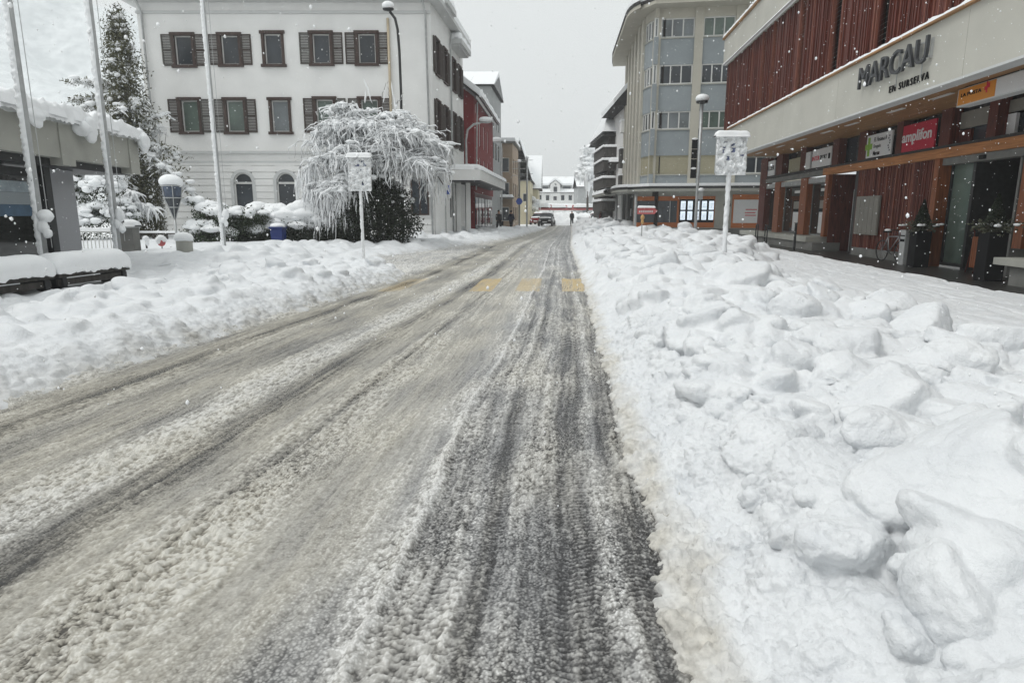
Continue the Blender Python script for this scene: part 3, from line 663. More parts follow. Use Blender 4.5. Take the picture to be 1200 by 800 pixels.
def closed_heightfield(X, Y, H, zb=-.25):
    nr, nc = X.shape; n = nr * nc
    top = np.stack([X, Y, H], -1).reshape(-1, 3); bot = top.copy(); bot[:, 2] = zb
    f = grid_faces(nr, nc); ring = np.concatenate([np.arange(nc), np.arange(1, nr) * nc + nc - 1, (nr - 1) * nc + np.arange(nc - 2, -1, -1), np.arange(nr - 2, 0, -1) * nc])
    r2 = np.roll(ring, -1); side = np.stack([ring + n, r2 + n, r2, ring], -1)
    return np.concatenate([top, bot]), np.concatenate([f, f[:, ::-1] + n, side])
def remesh(V, Fq, T, vox):
    """one watertight skin round overlapping bodies of snow"""
    q = np.concatenate([np.concatenate([Fq[:, [0, 1, 2]], Fq[:, [0, 2, 3]]]), T + len(V[0])])
    o = np_mesh('tmp', np.concatenate([V[0], V[1]]) if len(V[1]) else V[0], q, M['snow'])
    md = o.modifiers.new('r', 'REMESH'); md.mode = 'VOXEL'; md.voxel_size = vox
    me = bpy.data.meshes.new_from_object(o.evaluated_get(bpy.context.evaluated_depsgraph_get()))
    v = np.zeros(len(me.vertices) * 3, np.float32); me.vertices.foreach_get('co', v); v = v.reshape(-1, 3).astype(float)
    f = np.zeros(len(me.loops), np.int32); me.loops.foreach_get('vertex_index', f); lt = np.zeros(len(me.polygons), np.int32); me.polygons.foreach_get('loop_total', lt)
    f = f.reshape(-1, 4) if (lt == 4).all() else None
    old = o.data; bpy.data.objects.remove(o); bpy.data.meshes.remove(old); bpy.data.meshes.remove(me)
    return v, f
def relax(v, f, it, lam=.5):
    e = np.concatenate([f[:, [0, 1]], f[:, [1, 2]], f[:, [2, 3]], f[:, [3, 0]]]); a, c = e[:, 0], e[:, 1]; n = len(v); cnt = np.bincount(a, minlength=n).astype(float) + 1e-9
    for _ in range(it):
        m = np.stack([np.bincount(a, weights=v[c, k], minlength=n) for k in range(3)], -1) / cnt[:, None]; v = v + lam * (m - v)
    return v
def vnormals(v, f):
    fn = np.cross(v[f[:, 2]] - v[f[:, 0]], v[f[:, 3]] - v[f[:, 1]]); n = np.stack([sum(np.bincount(f[:, k], weights=fn[:, a], minlength=len(v)) for k in range(4)) for a in range(3)], -1)
    return n / (np.linalg.norm(n, axis=1, keepdims=True) + 1e-12)
def snow_skin(name, X, Y, H, parts, vox, y0, y1, foot, mt, it, width, side):
    """union of bank and clods between two distances, relaxed so that the lumps settle into each other"""
    sel = (Y[:, 0] > y0 - .3) & (Y[:, 0] < y1 + .3); st = max(1, int(vox * .7 / max(1e-6, np.diff(Y[sel, 0]).mean()))); rows = np.where(sel)[0][::st]
    v, q = closed_heightfield(X[rows], Y[rows], H[rows])
    if side < 0: q = q[:, ::-1]
    pp = [p for p in parts if y0 - .6 < p[0][:, 1].mean() < y1 + .6]
    cv, cf = merge(pp); v, f = remesh((v, cv), q, cf, vox)
    c = v[f].mean(1); keep = (c[:, 2] > -.10) & (c[:, 1] > y0) & (c[:, 1] < y1); f = f[keep]
    u = np.unique(f); mp = np.full(len(v), -1); mp[u] = np.arange(len(u)); v = v[u]; f = mp[f]
    v = relax(v, f, it)
    x, y = v[:, 0], v[:, 1]; d = (x - foot(y)) * side
    return v, f, x, y, d
def finish_right_bank(parts):
    X, Y, H = RB; out = []
    for vox, y0, y1, it in ((.0095, 1.3, 4.3, 2), (.015, 4.16, 8, 2), (.026, 7.85, 18, 1), (.07, 17.7, 83, 1)):
        v, f, x, y, d = snow_skin('b', X, Y, H, parts, vox, y0, y1, XR, None, it, 0, 1)
        nrm = vnormals(v, f); cr = np.clip(1.1 - d / .75, 0, 1); fall = np.clip((WB(y) - d) / 1.0, 0, 1)
        wx = .02 * vnoise(x * 16, y * 16, 61); wy = .02 * vnoise(x * 16, y * 16, 62); zz = v[:, 2]
        dm = (.044 * domes((x + wx + zz * .5) * 13, (y + wy + zz * .3) * 13, 15, .75) + .026 * domes((x + wx) * 27, (y + wy + zz) * 27, 16, .75)) * (.06 + .94 * cr) * np.clip((16 - y) / 8, .25, 1) * (.15 + .85 * fall) + .016 * domes((x + wx) * 46, (y + wy + zz) * 46, 18, .75) * np.clip(1.15 - d / .7, 0, 1) * np.clip((7 - y) / 2, 0, 1) * np.clip(d / .05, .2, 1)
        dm += (.0065 * noise3(v, 19, 4, .65) * np.clip(.6 + noise3(v, 3, 2), .15, 1.4) + .0025 * noise3(v, 60, 2)) * np.clip((12 - y) / 4, .3, 1)
        v = v + nrm * dm[:, None]
        wd = .075 + .08 * vnoise(y * 1.3, y * 0, 9) + .06 * vnoise(y * 6, d * 9, 10) + .07 * np.clip(1 - (y - 1.5) / 5, 0, 1)
        dirt = np.clip(1 - (d - wd + .10) / .16, 0, 1) * np.clip(.85 + .5 * vnoise(x * 7, y * 5, 12), 0, 1)
        out.append((v, f, dirt))
    v, f = merge([o[:2] for o in out])
    o = np_mesh('snow_bank', v, f, M['bank'], attrs={'dirt': np.concatenate([o[2] for o in out])})
    tag(o, 'ploughed bank of broken white snow slabs along the right edge of the road', 'snow bank', kind='stuff')
def build_clods():
    rng = np.random.default_rng(33); parts = []
    W = lerp_pts([(1, 3.8), (6, 4.1), (9, 3.8), (14, 4.1), (18, 5.0), (24, 7.6), (32, 8.2), (45, 7.6), (60, 5.2), (90, 5)])
    for n, (r0, r1), ya, yb, sub, pw in ((800, (.04, .10), 1.4, 7, 3, 1), (520, (.08, .19), 1.5, 9, 4, 1), (150, (.15, .26), 1.8, 10, 4, 1), (560, (.10, .26), 7, 19, 3, 1), (130, (.22, .38), 8, 22, 3, 1), (520, (.16, .40), 17, 45, 2, 1.2), (60, (.4, .7), 22, 60, 3, 1), (200, (.3, .6), 45, 80, 2, 1)):
        for _ in range(n):
            cy = ya + (yb - ya) * rng.random() ** pw; wd = float(W(cy)); r = r0 + (r1 - r0) * rng.random() ** 1.6
            dd = .30 + r * 1.25 + max(0, wd - .6 - r * 2.2) * rng.random() ** .9
            cx = float(XR(cy)) + dd; z = bank_z(RB, cx, cy) + r * rng.uniform(-.35, .35)
            parts.append(clod((cx, cy, z), r, rng, sub, rng.uniform(.6, 1.0), rng.choice([7, 10, 14]), None, rng.uniform(1, 1.4), .05))
    for px, py, z, r, sx, yaw, fl in ((1095, 600, .36, .29, 1.2, .9, .85), (965, 570, .32, .21, 1.2, .2, .7), (905, 520, .36, .20, 1.3, .3, .65), (1000, 640, .25, .15, 1.2, .5, .6), (930, 385, .42, .27, 1.3, .35, .8), (1045, 480, .42, .23, 1.2, .5, .8), (880, 400, .42, .24, 1.2, 0, .8),
                                      (1000, 420, .42, .27, 1.3, .8, .75), (955, 335, .48, .34, 1.3, 0, .75), (1160, 420, .40, .30, 1.3, .5, .7), (1080, 400, .42, .27, 1.2, .9, .75), (1120, 450, .40, .22, 1.2, .2, .8), (1040, 370, .45, .3, 1.2, .2, .75), (860, 340, .5, .33, 1.3, .2, .6), (1140, 735, .22, .2, 1.2, .3, .7), (830, 395, .4, .25, 1.2, .5, .7), (1175, 660, .3, .25, 1.1, 0, .6), (820, 300, .55, .42, 1.3, .2, .6), (770, 330, .45, .3, 1.2, .7, .6), (745, 350, .4, .22, 1.2, .1, .7)):
        g = G(px, py, z); parts.append(clod((g[0], g[1], bank_z(RB, g[0], g[1]) + r * fl * .38), r, rng, 5 if g[1] < 4 else 4, fl * 1.25, 11, yaw, sx, .05))
    finish_right_bank(parts)
    parts = []
    for n, (r0, r1), ya, yb, sub in ((330, (.08, .18), 3.2, 15, 3), (150, (.15, .28), 4, 17, 3), (140, (.14, .32), 14, 30, 2), (60, (.2, .4), 25, 50, 2)):
        for _ in range(n):
            cy = ya + (yb - ya) * rng.random(); r = r0 + (r1 - r0) * rng.random() ** 1.6; dd = .45 + r * 1.3 + 4.2 * rng.random()
            if 17.5 < cy < 25.5 and dd < 2.0: continue
            cx = float(XL(cy)) - dd; parts.append(clod((cx, cy, bank_z(LB, cx, cy) + r * rng.uniform(-.35, .2)), r, rng, sub, rng.uniform(.5, .8), 8, None, rng.uniform(1, 1.5), .03))
    X, Y, H = LB; out = []
    for vox, y0, y1, it in ((.034, 2.6, 17.5, 2), (.08, 17.4, 61, 1)):
        v, f, x, y, d = snow_skin('b', X, Y, H, parts, vox, y0, y1, XL, None, it, 0, -1)
        nrm = vnormals(v, f); cr = np.clip(1.15 - d / .8, 0, 1)
        wx = .02 * vnoise(x * 14, y * 14, 161); wy = .02 * vnoise(x * 14, y * 14, 162); zz = v[:, 2]
        dm = (.06 * domes((x + wx + zz * .5) * 9, (y + wy + zz * .3) * 9, 115, .7) + .04 * domes((x + wx) * 19, (y + wy + zz) * 19, 116, .75)) * (.03 + .97 * cr) * np.clip(d / .06, .2, 1) * np.clip((24 - y) / 10, .3, 1)
        dm += .008 * noise3(v, 9, 3, .6)
        v = v + nrm * dm[:, None]
        wd = .20 + .16 * vnoise(y * 1.1, y * 0, 109) + .08 * vnoise(y * 5, d * 6, 110)
        dirt = np.clip(1 - (d - wd + .12) / .3, 0, 1) * np.clip(.55 + .7 * vnoise(x * 5, y * 3, 112), 0, 1)
        out.append((v, f, dirt))
    v, f = merge([o[:2] for o in out])
    o = np_mesh('snow_bank', v, f, M['bankl'], attrs={'dirt': np.concatenate([o[2] for o in out])})
    tag(o, 'lumpy white snow bank between the bench and the left edge of the road', 'snow bank', kind='stuff')
build_clods()

# base ground, shovelled pavement and the trodden snow path on the right
g = MB().quad((-900, -60, -0.06), (900, -60, -0.06), (900, 900, -0.06), (-900, 900, -0.06)).build('ground', M['snow']); tag(g, kind='structure')
PAV = lerp_pts([(0, 8.1), (11.9, 9.5), (28.2, 11.35), (34, 12.0), (36, 12.0)])
pv = MB().plate([(8.0, -4), (16, -4), (19, 36.5), (11.2, 36.5)], -0.05, 0.03).build('pavement', M['pavement']); tag(pv, kind='structure')
def build_path():
    ys = ystep(1.0, 60, 0.006, 0.02); nc = 260
    Wl = lerp_pts([(0, 3.5), (6, 3.8), (9, 3.5), (14, 3.8), (18, 4.8), (24, 7.4), (34, 8), (60, 6)])
    Y = np.repeat(ys[:, None], nc, 1); lo = XR(ys) + Wl(ys); hi = np.where(ys < 35.3, PAV(ys), 22.0)
    hi = hi + np.where(ys < 35.3, 0.10 * vnoise(ys * .7, ys * 0, 3) + 0.05 * vnoise(ys * 3, ys * 0, 4), 0); lo = np.minimum(lo, hi - .3)
    t = np.linspace(0, 1, nc)[None]; X = lo[:, None] + (hi - lo)[:, None] * t; dd = (hi[:, None] - X)
    Z = 0.11 + 0.02 * fbm(X * 1.2, Y * .5, 3, 201)
    lane = X - 0.118 * Y
    Z += 0.009 * vnoise(lane * 3.2, Y * 0.25, 205) + 0.006 * vnoise(lane * 7, Y * .9, 206) + 0.007 * fbm(X * 9, Y * 7, 3, 207) - .04 * domes(X * 2.6, Y * 2.1, 211, .45)
    for c in (4.8, 5.35, 6.3, 6.55, 7.2):
        Z -= 0.014 * np.exp(-((lane - c - .06 * vnoise(Y * .4, Y * 0 + c, 3)) / .06) ** 2)
    Z += 0.05 * domes(X * 2.4, Y * 2.0, 209, .25) * np.clip(1 - np.abs(dd - .35) / .35, 0, 1)
    Z *= np.where(Y < 35.3, np.clip(dd / 0.10, 0.0, 1) ** .5, 1)
    Z += 0.01
    o = np_mesh('footpath', np.stack([X, Y, Z], -1).reshape(-1, 3), grid_faces(len(ys), nc), M['bank'], attrs={'dirt': np.zeros(X.size)})
    tag(o, kind='structure')
build_path()
# snow field on the left around the buildings and beyond
def build_field():
    xs = np.linspace(-70, 60, 200); ys = np.linspace(20, 170, 200)
    X, Y = np.meshgrid(xs, ys); Z = 0.02 + 0.05 * fbm(X * .3, Y * .3, 3, 301)
    Z = np.where((X > XL(Y) - 0.8) & (X < XR(Y) + 1.2) & (Y < 86), -0.05, Z)
    Z = np.where((X > 8) & (Y < 37), -.05, Z)
    o = np_mesh('snow_field', np.stack([X, Y, Z], -1).reshape(-1, 3), grid_faces(200, 200), M['snow']); tag(o, kind='structure')
build_field()
# snow thrown up across the end of the street
def build_pile():
    ys = ystep(79, 94, 0.0005, 0.06); nc = 200; Y = np.repeat(ys[:, None], nc, 1); X = np.repeat(np.linspace(2.6, 12.5, nc)[None], len(ys), 0)
    e = np.clip(np.minimum(np.minimum(X - 4.2, 12.5 - X) / 1.0, np.minimum(Y - 81.5, 94 - Y) / 2.0), 0, 1)
    H = -.03 + e ** .6 * (1.15 + .35 * fbm(X * .7, Y * .7, 3, 401)) + .6 * domes(X * .9, Y * .9, 402, .8) * e
    o = np_mesh('snow_bank', np.stack([X, Y, H], -1).reshape(-1, 3), grid_faces(len(ys), nc), M['snow'])
    tag(o, 'distant heap of ploughed snow closing the far end of the street', 'snow heap', kind='stuff')
build_pile()
# ================================================================== LEFT SIDE
# ------------------------------------------------------------------ white building with shutters
def shutter(par, u0, u1, z0, z1, m, y=-0.05):
    b = MB(); t = .045; fw = .07
    b.box(u0, u0 + fw, y, y + t, z0, z1).box(u1 - fw, u1, y, y + t, z0, z1)
    for zz in (z0, (z0 + z1) / 2 - fw / 2, z1 - fw): b.box(u0 + fw, u1 - fw, y + .003, y + t - .003, zz, zz + fw)
    n = int((z1 - z0) / .085)
    for i in range(n):
        zc = z0 + fw + (z1 - z0 - 2 * fw) * (i + .5) / n
        b.add([(u0 + fw, y + .004, zc - .03), (u1 - fw, y + .004, zc - .03), (u1 - fw, y + .036, zc + .022), (u0 + fw, y + .036, zc + .022)], [(0, 1, 2, 3)])
    return b.build('shutter', M[m], par)
wfr = Fr((0, 37), 0)
WB_ = fthing('white_building', 'large white rendered house with brown shutters and arched ground floor windows left of the street', 'building', wfr)
U0, U1 = -19.95, -4.35; ZE = 12.5
front_rows = []
for (a, b_, c, d_), gm, sh in (((200, 230, 37, 80), 'glass', 1), ((256, 283, 37, 79), 'glass', 1), ((305, 335, 35, 79), 'glass', 0), ((363, 390, 35, 78), 'glass', 1), ((417, 443, 35, 78), 'glass', 1)):
    front_rows.append((wfr.u((a + b_) / 2, 57), wfr.z(0, d_ - 2), wfr.z(0, c + 2), gm, sh, .58))
for (a, b_, c, d_), gm, sh in (((208, 238, 113, 158), 'glassgreen', 1), ((262, 290, 113, 158), 'glassgreen', 1), ((313, 344, 113, 158), 'glassgrey', 0), ((367, 395, 112, 158), 'glassgreen', 1), ((420, 447, 112, 158), 'glassgreen', 1)):
    front_rows.append((wfr.u((a + b_) / 2, 135), wfr.z(0, d_ - 2), wfr.z(0, c + 2), gm, sh, .58))
arcs = [wfr.u(286, 225), wfr.u(336, 225)]
z_band2, z_band = wfr.z(300, 190), wfr.z(300, 178)
def arch_pts(uc, r, z0, zs, n=14):
    return [(uc - r, z0), (uc + r, z0)] + [(uc + r * math.cos(math.pi * k / n), zs + r * math.sin(math.pi * k / n)) for k in range(1, n)][::1] 
wl = MB()
holes = [(u - h, u + h, z0, z1) for u, z0, z1, gm, sh, h in front_rows]
wl.wall(U0, U1, z_band2, ZE, holes, 0, .2)
# ground floor in courses with shadow gaps; arched openings
gz = [-.1] + [0.55 + .36 * k for k in range(int((z_band2 - .55) / .36) + 1)]
if z_band2 - gz[-1] < .12: gz.pop()
gz.append(z_band2)
ar = .56; aspr = 3.25; az0 = 1.2
for a, c in zip(gz, gz[1:]):
    lo, hi = a + .02, c - .02
    def span(u0, u1):
        wl.box(u0, u1, -.06, .15, lo, hi)
    segs = [(U0, arcs[0]), (arcs[0], arcs[1]), (arcs[1], U1)]
    def cut(z):
        if z < az0 or z > aspr + ar: return 0
        return ar if z < aspr else math.sqrt(max(0, ar * ar - (z - aspr) ** 2))
    r = max(cut(lo), cut(hi), cut((lo + hi) / 2)); r = r if az0 <= lo + .3 else (r if hi > az0 + .2 else 0)
    edges = [U0] + [q for uc in arcs for q in (uc - r, uc + r)] + [U1]
    for k in range(0, len(edges), 2): span(edges[k], edges[k + 1])
wl.quad((U0, .0, -.1), (U1, .0, -.1), (U1, .0, -.1), (U0, .0, -.1))
for a, b_ in ((U0, arcs[0] - ar), (arcs[0] + ar, arcs[1] - ar), (arcs[1] + ar, U1)): wl.box(a, b_, -.005, .1, -.1, z_band2 - .02)
for uc in arcs: wl.box(uc - ar, uc + ar, -.005, .1, -.1, az0)
wl.build('wall', M['plaster'], WB_)
kb = MB()
for uc in arcs: kb.box(uc - ar, uc + ar, -.046, .1, aspr + ar + .01, aspr + ar + .42)
kb.build('keystone_panel', M['plaster'], WB_)
# stone rings round the arches (rise in front of the stepped courses), bands
for uc in arcs:
    b = MB(); n = 16; ri, ro = ar - .03, ar + .14
    P = [(-1, az0), ] ; ring_i = [(uc - ri, az0)] + [(uc - ri * math.cos(math.pi * k / n), aspr + ri * math.sin(math.pi * k / n)) for k in range(n + 1)] + [(uc + ri, az0)]
    ring_o = [(uc - ro, az0)] + [(uc - ro * math.cos(math.pi * k / n), aspr + ro * math.sin(math.pi * k / n)) for k in range(n + 1)] + [(uc + ro, az0)]
    for k in range(len(ring_i) - 1):
        a, b2, c, d_ = ring_i[k], ring_i[k + 1], ring_o[k + 1], ring_o[k]
        b.quad((a[0], -.075, a[1]), (d_[0], -.075, d_[1]), (c[0], -.075, c[1]), (b2[0], -.075, b2[1]))
        b.quad((a[0], -.075, a[1]), (b2[0], -.075, b2[1]), (b2[0], .16, b2[1]), (a[0], .16, a[1]))
        b.quad((d_[0], -.075, d_[1]), (d_[0], .0, d_[1]), (c[0], .0, c[1]), (c[0], -.075, c[1]))
    fo = b.build('window', M['plaster_trim'], WB_)
    p = MB(); poly = [(uc - ri, az0), (uc + ri, az0)] + [(uc + ri * math.cos(math.pi * k / n), aspr + ri * math.sin(math.pi * k / n)) for k in range(n + 1)]
    p.add([(x, .14, z) for x, z in poly], [tuple(range(len(poly)))]); p.build('pane', M['glass'], fo)
    q = MB().box(uc - ri, uc + ri, .06, .12, aspr - .09, aspr + .02)
    pr = [(uc - ri + .07, az0), ] 
    for sx in (-1, 1): q.box(uc + sx * (ri - .07), uc + sx * ri, .06, .12, az0, aspr)
    for k in range(n):
        a0, a1 = math.pi * k / n, math.pi * (k + 1) / n
        q.quad(*[(uc + rr * math.cos(t), .07, aspr + rr * math.sin(t)) for rr, t in ((ri - .08, a0), (ri, a0), (ri, a1), (ri - .08, a1))])
    q.build('frame', M['wframe'], fo)
tr = MB().box(U0 - .06, U1 + .06, -.10, .02, z_band - .10, z_band + .04).box(U0 - .06, U1 + .06, -.07, .02, z_band2 - .04, z_band2 + .06)
tr.box(U0 - .04, U1 + .04, -.09, .02, ZE - .55, ZE - .42)
tr.build('string_course', M['plaster_trim'], WB_)
rng = random.Random(4)
for i, (u, z0, z1, gm, sh, h) in enumerate(front_rows):
    o = window(WB_, u - h + .12, u + h - .12, z0 + .06, z1 - .12, .16, 'wframe', gm, .06, 1, (), 'window')
    b = MB().box(u - h - .02, u - h + .12, -.07, .17, z0, z1).box(u + h - .12, u + h + .02, -.07, .17, z0, z1)
    b.box(u - h - .09, u + h + .09, -.10, .17, z1 - .12, z1 + .03).box(u - h - .10, u + h + .10, -.13, .17, z0 - .08, z0 + .06)
    b.build('surround', M['brownframe'], o)
    if sh:
        for s in (-1, 1):
            a = u + s * (h + .03); shutter(o, min(a, a + s * .55), max(a, a + s * .55), z0 + .02, z1 - .06, 'shutter_grey' if (i + (s > 0)) % 3 == 0 else 'shutter')
# side wall along the street
AS = 90 - 6.0
sfr = Fr(wfr.w(U1, 0)[:2], AS)
def sub(name_, fr, parent_thing, pf): pass
dph = math.radians(AS); LS = 9.6
def side_pt(x, y, z):   # side-frame coordinates -> the building's own
    return (U1 + x * math.cos(dph) - y * math.sin(dph), x * math.sin(dph) + y * math.cos(dph), z)
def side_build(mb, name, m, par, smooth=False):
    mb.v = [side_pt(*q) for q in mb.v]; return mb.build(name, m, par, smooth)
sw = MB(); swin = []
for zr in ((9.15, 11.0), (5.75, 7.75)):
    for uc in (1.5, 3.7, 6.3, 8.3): swin.append((uc - .5, uc + .5, zr[0], zr[1]))
sw.wall(0.003, LS, 4.3, ZE, swin, 0, .2); sw.wall(.003, LS, -.1, 4.3, [(4.2, 5.0, 1.3, 2.6), (6.6, 7.2, 1.3, 2.6)], -.03, .2)
for k in range(11): sw.box(.003, LS, -.045, -.02, .6 + .36 * k, .6 + .36 * k + .33) if not (1.2 < .6 + .36 * k < 2.7) else (sw.box(.003, 4.15, -.045, -.02, .6 + .36 * k, .6 + .36 * k + .33), sw.box(5.05, 6.55, -.045, -.02, .6 + .36 * k, .6 + .36 * k + .33), sw.box(7.25, LS, -.045, -.02, .6 + .36 * k, .6 + .36 * k + .33))
side_build(sw, 'wall', M['plaster'], WB_)
for a, b_, c, d_ in swin:
    q = MB().box(a, b_, .1, .16, c, d_); o = side_build(q, 'window', M['glass'], WB_)
    q = MB().box(a - .05, a + .08, -.06, .14, c, d_).box(b_ - .08, b_ + .05, -.06, .14, c, d_).box(a - .08, b_ + .08, -.08, .14, d_, d_ + .1).box(a - .08, b_ + .08, -.1, .14, c - .08, c); side_build(q, 'surround', M['brownframe'], o)
    for s in (0, 1):
        b = MB(); u0 = a - .58 if s == 0 else b_ + .06; u1 = u0 + .52
        b.box(u0, u1, -.07, -.02, c, d_)
        for k in range(16): b.box(u0 + .06, u1 - .06, -.085, -.07, c + .07 + k * (d_ - c - .14) / 16, c + .07 + (k + .55) * (d_ - c - .14) / 16)
        side_build(b, 'shutter', M['shutter'], o)
for a, b_, c, d_ in ((4.2, 5.0, 1.3, 2.6), (6.6, 7.2, 1.3, 2.6)):
    side_build(MB().box(a, b_, .05, .1, c, d_), 'window', M['glass'], WB_)
# far walls, eaves and roof
be = side_pt(LS, 0, 0)
bw = MB().quad((U0, 0, -.1), (U0, 14, -.1), (U0, 14, ZE), (U0, 0, ZE)).quad((U0, 14, -.1), (be[0], be[1], -.1), (be[0], be[1], ZE), (U0, 14, ZE)); bw.build('wall', M['plaster'], WB_)
ov = .55
ev = MB().plate([(U0 - ov, -ov), (U1 + ov, -ov), (be[0] + ov, be[1] + .3), (U0 - ov, 14.4)], ZE, ZE + .22)
ev.build('eave', M['plaster_trim'], WB_)
rf = MB(); zt = ZE + .22; cx, cy = (U0 + be[0]) / 2, 6.5
P = [(U0 - ov, -ov, zt + .002), (U1 + ov, -ov, zt + .002), (be[0] + ov, be[1] + .3, zt + .002), (U0 - ov, 14.4, zt + .002)]; R = [(U0 + 5, 6, zt + 3.6), (be[0] - 5, 6, zt + 3.6)]
rf.add(P + R, [(0, 1, 5, 4), (1, 2, 5), (2, 3, 4, 5), (3, 0, 4)]); rf.build('roof', M['roofdark'], WB_)
rs = MB(); k = .35
P2 = [(x, y, z + k) for x, y, z in P]; R2 = [(x, y, z + k) for x, y, z in R]
rs.add(P2 + R2 + P, [(0, 1, 5, 4), (1, 2, 5), (2, 3, 4, 5), (3, 0, 4), (6, 7, 1, 0), (7, 8, 2, 1), (8, 9, 3, 2), (9, 6, 0, 3)]); rs.build('roof_snow', M['snow'], WB_)
# pedimented dormers breaking through the street eave, with snow on top
for u0, u1, zz in ((1.0, 3.6, 12.75), (5.2, 8.6, 11.7)):
    b = MB().box(u0, u1, -.75, .3, zz, zz + .28).box(u0 + .1, u1 - .1, -.6, .3, zz - .12, zz); o = side_build(b, 'cornice', M['plaster_trim'], WB_)
    v, f = snow_strip([side_pt(u0, -.25, zz + .28), side_pt(u1, -.25, zz + .28)], 1.0, .4, 7, .15); np_mesh('snow', v, f, M['snow'], o)
def pipe(par, pts, r, m, name='drainpipe'): return MB().tube(pts, r, 8).build(name, m, par, True)
pipe(WB_, [(U1 - .35, -.45, ZE), (U1 - .25, -.12, ZE - .5), (U1 - .12, -.10, .2)], .055, M['zinc'])
pipe(WB_, [(U0 + .25, -.45, ZE), (U0 + .3, -.12, ZE - .5), (U0 + .3, -.12, .2)], .06, M['zinc'])
pipe(WB_, [side_pt(4.95, -.2, ZE - .2), side_pt(4.95, -.1, ZE - .8), side_pt(4.95, -.1, .2)], .055, M['zinc'])
pipe(WB_, [(wfr.u(456, 60), -.08, wfr.z(456, 22)), (wfr.u(456, 60), -.08, 4.5)], .07, M['beigepipe'], 'conduit')
# doorway with the tall dark opening seen under the tree
window(WB_, wfr.u(482, 235), wfr.u(503, 235), 1.45, 3.5, -.085, 'brownframe', 'glass', .08, 2)

# ------------------------------------------------------------------ flat-roofed kiosk / bus shelter
kfr = Fr(G(158, 200, 2.8)[:2], 96)
KS = fthing('shelter', 'low flat-roofed concrete shelter with thick snow on its roof edge, far left', 'shelter', kfr)
zb, zt = 2.8, 3.72
MB().box(-16, .3, 0, 5.2, zb + .06, zt).build('roof', M['concrete'], KS)
for u in (-13.2, -10.0, -6.6, -3.45, .0): MB().box(u - .28, u + .28, -.035, .3, zb - .1, zt - .02).build('rib', M['concrete'], KS)
MB().box(-16, .25, .25, 5.0, zb - .12, zb + .055).build('beam', M['dark'], KS)
MB().box(-16, .3, -.05, .25, zt, zt + .05).build('flashing', M['dark'], KS)
snow_cap([(-16, 1.3, zt + .04), (.35, 1.3, zt + .04)], 3.1, .42, KS, 3, 'roof_snow', step=.1, nseg=13, lump=.12)
kr = np.random.default_rng(8); cc = []; rr = []
snow_cap([(-16, .02, zt - .02), (.42, .02, zt - .02)], .55, .36, KS, 13, 'eave_snow', step=.06, nseg=17, lump=.5, droop=.10)
for u in (-4.9, -2.9, -2.7, .2, .15, -6.4): cc.append((u, -.22, zt - .12)); rr.append((.26, .15, .2))
for k in range(len(cc)):
    v, f = blobs(np.array(cc[k:k + 1]), np.array(rr[k:k + 1]), 3, k, .5); np_mesh('snow_overhang', v, f, M['snow'], KS)
g0 = kfr.u(48, 240, .9); g1 = kfr.u(90, 240, .9)
MB().box(g0, g1, .9, 1.15, -.1, zb - .12).build('wall', M['greypanel'], KS)
MB().box(-14, g0 - .05, 1.6, 1.75, -.1, zb - .12).build('wall', M['concrete_dark'], KS)
for u in (g0 - .2, -9.5): MB().box(u - .13, u + .13, .55, .85, -.1, zb - .12).build('pillar', M['dark'], KS)
# lit-less poster case behind the first pole
PC = fthing('poster_case', 'dark glass poster case with a faded blue and white poster inside the shelter', 'poster case', kfr)
a0, a1 = kfr.u(-60, 240, .75), kfr.u(41, 240, .75)
MB().box(a0, a1, .72, .95, .3, 2.62).build('case', M['dark'], PC)
MB().quad((a0 + .1, .712, .5), (a1 - .12, .712, .5), (a1 - .12, .712, 2.42), (a0 + .1, .712, 2.42)).build('glass', M['shopglass'], PC)
MB().box(a0 + .1, a1 - .12, .700, .708, 1.78, 2.05).build('poster', M['greyblue'], PC)
MB().box(a0 + .1, a1 - .12, .700, .708, 2.055, 2.30).build('poster_header', mat('poster_pale', (.28, .33, .36), .5, .2, 5), PC)
MB().box(a0 + .1, a1 - .12, .700, .708, 1.52, 1.775).build('poster_band', mat('poster_blue', (.05, .10, .16), .4, .2, 5), PC)
# ------------------------------------------------------------------ benches deep in snow
bA, bB = G(-60, 330, .55), G(64, 317, .55); bC = G(152, 307.5, .55)
def bench(p, q, label, seed):
    p = np.array(p); q = np.array(q); d = q - p; L_ = float(np.linalg.norm(d[:2])); ang = math.atan2(d[1], d[0])
    t = thing('bench', label, 'bench', (p[0], p[1], 0), ang, 'snow covered benches')
    n = 3
    for i, y in enumerate((.0, .20, .40)): MB().box(.02, L_ - .02, y, y + .16, .40, .52).build('seat_board', M['darkwood'], t, bevel=.01)
    for u in (.12, L_ - .22): MB().box(u, u + .10, .02, .54, 0, .40).build('leg', M['dark'], t)
    MB().box(.05, L_ - .05, .06, .1, .25, .37).build('rail', M['darkwood'], t)
    snow_cap([(-.02, .26, .50), (L_ + .02, .26, .50)], .70, .36, t, seed, step=.04, nseg=17, lump=.07, droop=.10)
    return t
bench(bA, bB, 'dark wooden bench under a thick pillow of snow, nearer the camera at the left edge', 5)
bench(bB + (bC - bB) * .03, bC, 'second dark wooden bench under snow, right beyond the nearer one', 6)

